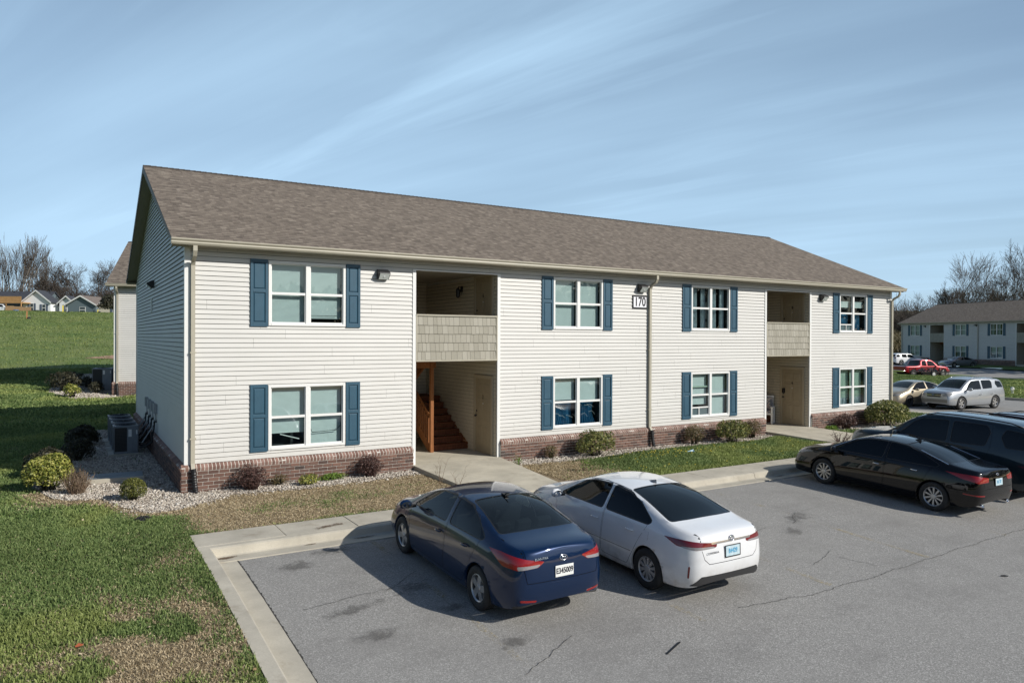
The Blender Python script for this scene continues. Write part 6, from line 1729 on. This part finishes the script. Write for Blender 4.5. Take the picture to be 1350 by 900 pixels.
m=MB(); m.tube([(1.3,.7,.5),(2.4,0,.48)],.035,6); m.tube([(1.3,-.7,.5),(2.4,0,.48)],.035,6); m.tube([(2.3,0,.5),(2.3,0,.0)],.03,6); m.box((2.35,-.06,.44),(2.55,.06,.54)); m.build('tongue',M['blackmet'],tl)
for s_ in (1,-1): make_wheel(tl,-.2,s_*.88,.30,.19,'six',rimmat=M['trim'],w=.16)
m=MB()
for q_ in range(9): m.tube([(-1.4+.3*q_,-.5+.1*(q_%3),.55),(-1.2+.3*q_,-.2+.12*(q_%4),.72+.05*(q_%3)),(-1.0+.3*q_,.3,.6)],.06,6)
m.build('load',M['ac_dark'],tl)
# ------------------------------------------------------------------ condensers, chair, small things
def condenser(name,label,x,y,z,group,rz=0,s=.60,h=.80):
    root=thing(name,label,'air conditioner',(x,y,z),rz,group)
    p=MB(); p.box((-s/2-.12,-s/2-.12,-.1),(s/2+.12,s/2+.12,.05)); p.build('pad',M['concrete'],root)
    c=MB(); t=.02
    for a,b in ((-1,-1),(1,-1),(1,1),(-1,1)): c.box((a*s/2-(t if a>0 else 0),b*s/2-(t if b>0 else 0),.07),(a*s/2+(0 if a>0 else t),b*s/2+(0 if b>0 else t),h))
    c.box((-s/2,-s/2,.05),(s/2,s/2,.10)); c.box((-s/2-.005,-s/2-.005,h-.05),(s/2+.005,s/2+.005,h))
    c.box((.02,-s/2-.004,.10),(s/2-.02,-s/2+.012,h-.05)); c.box((.14,-s/2-.03,.10),(s/2-.02,-s/2-.004,.36))
    ro=c.build('cabinet',M['ac'],root,bevel=.006)
    g=MB()
    g.box((-s/2+.03,-s/2+.03,.1),(s/2-.03,s/2-.03,h-.06))
    for k in range(16):
        zz=.12+k*(h-.2)/16
        for f in range(4):
            Mx=Matrix.Rotation(f*math.pi/2,4,'Z')
            if f==0: g.box((-s/2+.02,-s/2+.004,zz),(.02,-s/2+.03,zz+.018),0,Mx)
            else: g.box((-s/2+.02,-s/2+.004,zz),(s/2-.02,-s/2+.03,zz+.018),0,Mx)
    g.build('coil_grille',M['ac_dark'],root)
    f=MB()
    for r in (.08,.13,.18,.23,.265): f.tube([(r*math.cos(k*math.pi/10),r*math.sin(k*math.pi/10),h+.012+.02*(1-r/.27)) for k in range(21)],.005,4,caps=False)
    for k in range(8): f.tube([(.03*math.cos(k*.785),.03*math.sin(k*.785),h+.03),(.275*math.cos(k*.785),.275*math.sin(k*.785),h+.01)],.005,4)
    f.lathe([(.001,h+.035),(.05,h+.03),(.055,h+.005)],14,'z'); f.build('fan_guard',M['ac_dark'],root)
    l=MB(); l.box((.05,-s/2-.007,h-.30),(.13,-s/2-.0045,h-.10)); l.box((s/2-.06,-s/2-.007,h-.24),(s/2-.03,-s/2-.0045,h-.12)); l.build('rating_label',M['trim'],root)
    q=MB(); q.tube([(s/2-.06,-.05,.25),(s/2+.1,-.05,.22),(s/2+.35,.1,.18)],.02,7); q.build('hose',M['insul'],root)
    return root
gA='condensers beside the left gable'
LB=['foremost of four condensers beside the left gable','second condenser from the front beside the left gable','third condenser from the front beside the left gable','rearmost condenser beside the left gable']
for k in range(4): condenser('air_conditioner',LB[k],-.72,6.25+.96*k,.0,gA)
condenser('air_conditioner','dark condenser at the corner of the block behind',-.55,24.9,float(zl(-.6,24.9)),None,R(-12),.85,1.15)
m=MB(); m.box((-.55,-.42,-.1),(.60,.42,.075)); o=m.build('utility_cover',M['slab'],None,bevel=.01); o.location=(-1.2,2.35,0); o.rotation_euler=(0,0,R(-4)); tag(o,'flat dark utility cover slab set in the gravel by the corner','cover')
m=MB(); m.box((-.57,-.50,-.1),(.62,-.425,.10)); o2=m.build('rim_curb',M['concrete'],o)
# drain cap in the lawn
d=thing('drain_grate','small dark domed drain grate in the lawn before the corner','drain',(-.95,-2.11,float(zl(-.95,-2.1))))
m=MB(); m.lathe([(.001,.07),(.05,.068),(.10,.05),(.13,.015),(.135,-.02)],18,'z'); m.build('dome',M['black'],d)
m=MB(); 
for k in range(9): a=k*2*math.pi/9; m.tube([(.04*math.cos(a),.04*math.sin(a),.078),(.10*math.cos(a),.10*math.sin(a),.06),(.14*math.cos(a),.14*math.sin(a),.012)],.008,5)
m.build('ribs',M['rubber'],d)
# litter and scraps
m=MB(); m.box((-.19,-.010,0),(.19,.010,.008)); o=m.build('plastic_strip',M['black'],None); o.location=(3.97,-10.2,float(za(3.97,-10.2))+.004); o.rotation_euler=(0,-.03,R(22)); tag(o,'thin black plastic strip lying on the asphalt behind the white car','debris')
m=MB(); m.tube([(-.05,0,.012),(0,.008,.016),(.05,0,.012)],[.010,.014,.008],6); o=m.build('rubber_scrap',M['black'],None); o.location=(10.3,-10.9,float(za(10.3,-10.9))+.002); o.rotation_euler=(0,0,R(-40)); tag(o,'small black rubber scrap on the open asphalt at right','debris')
m=MB(); m.face([(-.05,-.03,.03),(.04,-.04,.045),(.06,.03,.03),(-.01,.05,.06),(-.06,.02,.035)]); m.face([(.0,-.02,.05),(.06,0,.07),(.02,.05,.045)])
o=m.build('dry_leaf',plain('orange_leaf',(.50,.13,.05),.7),None); o.location=(-1.99,-7.41,float(zl(-2,-7.4))+.01); o.scale=(.7,.7,.7); tag(o,'single orange dead leaf lying on the lawn','leaf')
V=[];q_=np.random.RandomState(4)
m=MB(); pts=[(q_.uniform(-.12,.12),q_.uniform(-.05,.05),q_.uniform(.02,.12)) for _ in range(16)]
for k in range(14): m.face([pts[k],pts[(k*5+3)%16],pts[(k*7+6)%16]])
o=m.build('plastic_litter',plain('pale_blue_litter',(.45,.62,.72),.4),None); o.location=(13.01,-1.62,float(zl(13,-1.6))); tag(o,'crumpled pale blue plastic litter in the grass','litter')
# hydrant-like white cap on the island
t_=thing('utility_marker','small white utility cap in the grass of the island at right','utility marker',(47.7,5.35,float(zl(47.7,5.35))))
m=MB(); m.lathe([(.001,.42),(.09,.40),(.11,.34),(.06,.32),(.055,-.1)],12,'z'); m.build('post',M['trim'],t_,smooth=True); m=MB(); m.tube([(-.16,0,.28),(.16,0,.28)],.05,8); m.build('side_caps',M['trim'],t_)
# porch chair
ch=thing('porch_chair','white armchair with patterned cushions inside the right stair opening','chair',(20.05,1.52,.12),R(-60))
W_=M['trim']
for (x,y) in ((-.27,-.25),(.27,-.25),(-.27,.25),(.27,.25)):
    m=MB(); m.box((x-.03,y-.03,0),(x+.03,y+.03,.60 if y<0 else .62)); m.build('leg',W_,ch,bevel=.005)
m=MB(); m.box((-.27,-.28,.34),(.27,.27,.40)); m.build('seat',W_,ch,bevel=.01)
for x in (-.27,.27):
    m=MB(); m.box((x-.05,-.30,.60),(x+.05,.28,.635)); m.build('armrest',W_,ch,bevel=.008)
m=MB()
for k in range(5): m.box((-.25+k*.105,.24,.40),(-.17+k*.105,.27,.98))
m.box((-.27,.235,.95),(.27,.275,1.02)); m.build('backrest',W_,ch)
t=NT('floral_cushion'); vo=t.n('ShaderNodeTexVoronoi',{'Vector':t.coord(),'Scale':16.0}); t.bsdf(Base_Color=t.ramp(vo.outputs['Distance'],[(.1,(.45,.12,.10)),(.35,(.62,.58,.52)),(.6,(.16,.18,.22))]),Roughness=.9)
m=MB(); m.box((-.25,-.26,.40),(.25,.22,.50)); m.build('seat_cushion',t.mat,ch,bevel=.04); m=MB(); m.box((-.24,.13,.50),(.24,.235,.96)); m.build('back_cushion',t.mat,ch,bevel=.04)
# ------------------------------------------------------------------ houses on the hill
HR=math.atan2(CR[1],CR[0])
HM={'white':plain('house_white_siding',(.86,.87,.88),.6,var=.03),'cream':plain('house_cream_siding',(.62,.58,.47),.6),'grey':plain('house_grey_siding',(.13,.17,.19),.6),
    'dark':plain('dark_roof_shingle',(.045,.05,.062),.9,var=.2,vs=3),'brown':plain('brown_roof_shingle',(.17,.14,.12),.9,var=.2,vs=3),'shut':plain('house_shutter',(.10,.13,.18),.6),'pane':plain('dark_pane',(.04,.06,.07),.15)}
def gable_block(root,u0,u1,v0,v1,z1,zr,wm,rm,axis='v',over=.35,name='wall'):
    w=MB(); u=(u0+u1)/2
    if axis=='v':   # gable faces the viewer (ridge runs away)
        w.prism([(u0,-2),(u1,-2),(u1,z1),(u,zr-.1),(u0,z1)],v0,v1,'y'); wo=w.build(name,wm,root)
        r=MB(); s=(zr-z1)/(u1-u0)*2; e=over
        for a,b in ((u0-e,u),(u1+e,u)): 
            za_=z1-s*e; P=[(a,za_),(b,zr),(b,zr+.18),(a,za_+.18)]
            if a>b: P=P[::-1]
            r.prism(P,v0-.4,v1+.4,'y')
        ro=r.build('roof',rm,root); f=MB()
        for a,b in ((u0-e,u),(u1+e,u)):
            za_=z1-s*e; P=[(a,za_-.12),(b,zr-.12),(b,zr+.19),(a,za_+.19)]
            if a>b: P=P[::-1]
            f.prism(P,v0-.46,v0-.41,'y')
        f.build('rake_trim',M['trim'],ro)
    else:
        v=(v0+v1)/2; w.prism([(v0,-2),(v1,-2),(v1,z1),(v,zr-.1),(v0,z1)],u0,u1,'x'); wo=w.build(name,wm,root)
        r=MB(); s=(zr-z1)/(v1-v0)*2; e=over
        for a,b in ((v0-e,v),(v1+e,v)):
            za_=z1-s*e; P=[(a,za_),(b,zr),(b,zr+.18),(a,za_+.18)]
            if a>b: P=P[::-1]
            r.prism(P,u0-.3,u1+.3,'x')
        r.build('roof',rm,root)
    return wo
def hwin(root,u,z0,v,w=.9,h=1.4,shut=True,half=False):
    m=MB(); m.box((u-w/2,v-.06,z0),(u+w/2,v-.02,z0+h)); o=m.build('window',M['trim'],root)
    m=MB(); 
    for k in range(2): m.box((u-w/2+.1,v-.075,z0+.08+k*h/2),(u+w/2-.1,v-.062,z0+h/2-.06+k*h/2))
    m.build('pane',HM['pane'],o)
    if shut:
        for s in (-1,1): 
            m=MB(); a=u+s*(w/2+.25); m.box((a-.2,v-.08,z0),(a+.2,v-.02,z0+h)); m.build('shutter',HM['shut'],root)
def house(label,px,dep,build):
    x,y=at(px,0,dep); root=thing('house',label,'house',(x,y,float(zl(x,y))-.1),HR,'houses on the hill'); build(root)
def hA(r):
    gable_block(r,-3.2,2.7,0,2.6,2.5,4.85,HM['white'],HM['dark']); gable_block(r,-22,-.5,2.5,10,2.3,4.9,HM['grey'],HM['dark'],'u')
    gable_block(r,2.7,4.6,2.8,8,2.2,2.9,HM['white'],HM['dark'],'u')
    hwin(r,-1.3,.45,0,.8,1.7); hwin(r,1.3,.45,0,.8,1.5)
    m=MB(); m.box((-9.5,6,4.75),(-9.1,6.4,5.15)); m.build('vent_pipe',M['black'],r)
def hB(r):
    gable_block(r,-1.6,1.6,0,2,2.35,3.75,HM['white'],HM['dark']); gable_block(r,-5.0,-1.6,1.8,6,1.9,2.75,HM['white'],HM['dark'],'u'); hwin(r,0,.45,0,.7,1.5)
def hC(r):
    gable_block(r,-3.1,3.1,0,9,1.9,3.7,HM['grey'],HM['brown']); gable_block(r,3.1,9.5,3.5,9.5,2.0,3.5,HM['cream'],HM['brown'],'u'); hwin(r,.3,.2,0,1.3,1.2,False)
def hD(r):
    gable_block(r,-2.8,3.2,0,8,1.95,3.6,HM['cream'],HM['brown']); hwin(r,.6,.3,0,.7,1.2,True)
house('white gabled house with dark roof and two shuttered windows',50,155,hA)
house('small white gabled house with a single shuttered window',88,156,hB)
house('low grey sided house with brown roof under the round oak',107,153,hC)
house('cream house partly hidden by the block behind',147,154,hD)
DW=m_wood('deck_wood',(.42,.24,.10),(.55,.33,.15))
# timber deck and fence at the left edge
x,y=at(4,0,150); dk=thing('timber_deck','raised orange timber deck at the left edge above the white van','deck',(x,y,float(zl(x,y))),HR,None)
m=MB(); m.box((-5,2,2.0),(2.4,5,2.2)); 
m.box((-5,2,2.2),(2.4,2.08,2.35)); m.box((-5,2,3.25),(2.4,2.08,3.4))
for k in range(48): m.box((-5+k*.155,2,2.3),(-5+k*.155+.12,2.06,3.3))
m.build('deck_platform',DW,dk)
for u in (-4.5,-1,2.2):
    m=MB(); m.box((u,2.1,-.5),(u+.18,2.28,2.0)); m.build('deck_post',DW,dk)
x,y=at(22,0,151); fc=thing('timber_fence','short tan timber fence between the deck and the white gabled house','fence',(x,y,float(zl(x,y))),HR)
tw=m_wood('fence_wood',(.42,.26,.14),(.55,.36,.20))
m=MB(); 
for k in range(36): m.box((-2.4+k*.15,0,-.3),(-2.4+k*.15+.13,.04,1.35-.12*(k//12)))
m.build('pickets',tw,fc)
m=MB(); m.box((-2.4,.05,.4),(3,.1,.5)); m.box((-2.4,.05,1.0),(3,.1,1.1)); m.build('fence_rails',tw,fc)
x,y=at(21,0,149.5); m=MB(); m.lathe([(.001,.5),(.5,.48),(.55,.3),(.5,-.2)],14,'z'); o=m.build('blue_barrel',plain('blue_plastic',(.05,.14,.32),.5),None,smooth=True); o.location=(x,y,float(zl(x,y))); tag(o,'low blue plastic tub beside the timber fence on the hill','tub')
# stakes on the hill
def stake(label,px,py,dep,h,c,base=True,r=.09):
    x,y=at(px,0,dep); root=thing('marker_post',label,'marker post',(x,y,float(zl(x,y))),0,'marker posts on the hill')
    m=MB(); m.box((-r,-r*.5,-.2),(r,r*.5,h)); m.build('post',c,root)
    if base: m=MB(); m.lathe([(.001,.32),(.22,.25),(.26,-.05)],10,'z',(.25,0,0)); m.build('cap',M['black'],root)
OR=plain('orange_stake',(.35,.16,.06),.7); YE=plain('yellow_post',(.62,.50,.06),.6)
stake('faint orange stake with black cap on the near slope of the hill',35.5,0,112,1.2,OR); stake('yellow marker post below the small white house',83,0,136,1.3,YE,False,.11); stake('thin grey stake with black cap right of the yellow post',88.5,0,134,1.0,M['pipe']); stake('short yellow marker beside the block behind',129,0,143,.6,YE)
# bare dirt scar on the slope
P_=[(-1.0,47),(1.6,45.5),(4.2,47),(7,52),(5,55),(2.0,51)]
drape('dirt_patch',P_,.03,.5,plain('bare_dirt',(.36,.22,.14),.95,var=.35,vs=2),zf=zl,label='bare dirt scar on the grass slope')
# ------------------------------------------------------------------ camera, sun, sky
cam=bpy.data.cameras.new('camera'); co=bpy.data.objects.new('camera',cam); col.objects.link(co); scene.camera=co
cam.sensor_width=36; cam.lens=25.382; cam.clip_start=.1; cam.clip_end=3000
r=Vector((.85119,-.52484,.00418)); u=Vector((-.00097,.00639,.99998)); f=Vector((.52486,.85117,-.00493))
co.matrix_world=Matrix(((r.x,u.x,-f.x,-2.1079),(r.y,u.y,-f.y,-16.4109),(r.z,u.z,-f.z,3.2514),(0,0,0,1)))
SUN=Vector((.56,-.83,.615)).normalized()
sl=bpy.data.lights.new('sun','SUN'); so=bpy.data.objects.new('sun',sl); col.objects.link(so)
sl.energy=4.9; sl.angle=R(.53); sl.color=(1,.955,.88); so.rotation_euler=SUN.to_track_quat('Z','Y').to_euler(); so.location=(10,-20,30)
w=bpy.data.worlds.new('World'); scene.world=w; w.use_nodes=True; nt=w.node_tree; nt.nodes.clear()
def wn(t,ins=None,**k):
    x=nt.nodes.new(t)
    for a,b in k.items(): setattr(x,a,b)
    for a,b in (ins or {}).items():
        if isinstance(b,bpy.types.NodeSocket): nt.links.new(b,x.inputs[a])
        else: x.inputs[a].default_value=b
    return x
sky=wn('ShaderNodeTexSky',sky_type='NISHITA'); sky.sun_disc=False; sky.sun_elevation=math.asin(SUN.z); sky.sun_rotation=math.atan2(SUN.x,SUN.y); sky.altitude=200; sky.air_density=1.0; sky.dust_density=.7; sky.ozone_density=2.6
tc=wn('ShaderNodeTexCoord').outputs['Generated']
sep=wn('ShaderNodeSeparateXYZ',{0:tc}).outputs
zc=wn('ShaderNodeMath',{0:sep[2],1:.12},operation='ADD').outputs[0]
px=wn('ShaderNodeMath',{0:sep[0],1:zc},operation='DIVIDE').outputs[0]; py=wn('ShaderNodeMath',{0:sep[1],1:zc},operation='DIVIDE').outputs[0]
pl=wn('ShaderNodeCombineXYZ',{0:px,1:py}).outputs[0]     # thin cloud layer: position on a plane overhead
def cirrus(rot,sc,loc,scale,lo,hi,amt,det=6,dist=.6):
    m0=wn('ShaderNodeMapping',{'Vector':pl,'Rotation':(0,0,rot)}).outputs[0]
    mp=wn('ShaderNodeMapping',{'Vector':m0,'Scale':sc,'Location':loc}).outputs[0]
    n=wn('ShaderNodeTexNoise',{'Vector':mp,'Scale':scale,'Detail':det,'Roughness':.55,'Distortion':dist}).outputs[0]
    return wn('ShaderNodeMapRange',{0:n,1:lo,2:hi,3:0,4:amt}).outputs[0]
c1=cirrus(R(64),(.30,1.0,1),(1.3,.4,0),.62,.20,.82,.85,4,.25)
c2=cirrus(R(70),(.25,1.5,1),(4.3,2.4,0),1.2,.52,.78,.34,12,.6)
c3=cirrus(R(66),(.09,1.6,1),(2.3,7.4,0),5.5,.25,.80,1.0,10,.35)
c1=wn('ShaderNodeMath',{0:c1,1:wn('ShaderNodeMapRange',{0:c3,1:0,2:1,3:.90,4:1.10}).outputs[0]},operation='MULTIPLY').outputs[0]
ad=wn('ShaderNodeMath',{0:c1,1:c2},operation='ADD',use_clamp=True).outputs[0]
# the veil lies mostly in the north, away from the sun
hd=Vector((SUN.x,SUN.y,0)).normalized()
nd=wn('ShaderNodeVectorMath',{0:tc},operation='DOT_PRODUCT'); nd.inputs[1].default_value=(.55,.835,.0)
nm=wn('ShaderNodeMapRange',{0:nd.outputs['Value'],1:.30,2:.90,3:.04,4:1.0}).outputs[0]
hz=wn('ShaderNodeMapRange',{0:sep[2],1:.0,2:.5,3:.48,4:.02}).outputs[0]
ad=wn('ShaderNodeMath',{0:ad,1:hz},operation='ADD',use_clamp=True).outputs[0]
ad=wn('ShaderNodeMath',{0:ad,1:nm},operation='MULTIPLY').outputs[0]
mx=wn('ShaderNodeMix',data_type='RGBA'); nt.links.new(ad,mx.inputs[0]); nt.links.new(sky.outputs[0],mx.inputs[6]); mx.inputs[7].default_value=(6.6,9.6,12.5,1)
bg=wn('ShaderNodeBackground',{'Color':mx.outputs[2],'Strength':.092}); nt.links.new(bg.outputs[0],wn('ShaderNodeOutputWorld').inputs[0])
vs=scene.view_settings; vs.view_transform='Standard'; vs.look='None'; vs.exposure=-.12; vs.gamma=1
scene.render.resolution_x=1024; scene.render.resolution_y=682
scene.cycles.max_bounces=8; scene.cycles.transparent_max_bounces=16; scene.cycles.caustics_reflective=False; scene.cycles.caustics_refractive=False
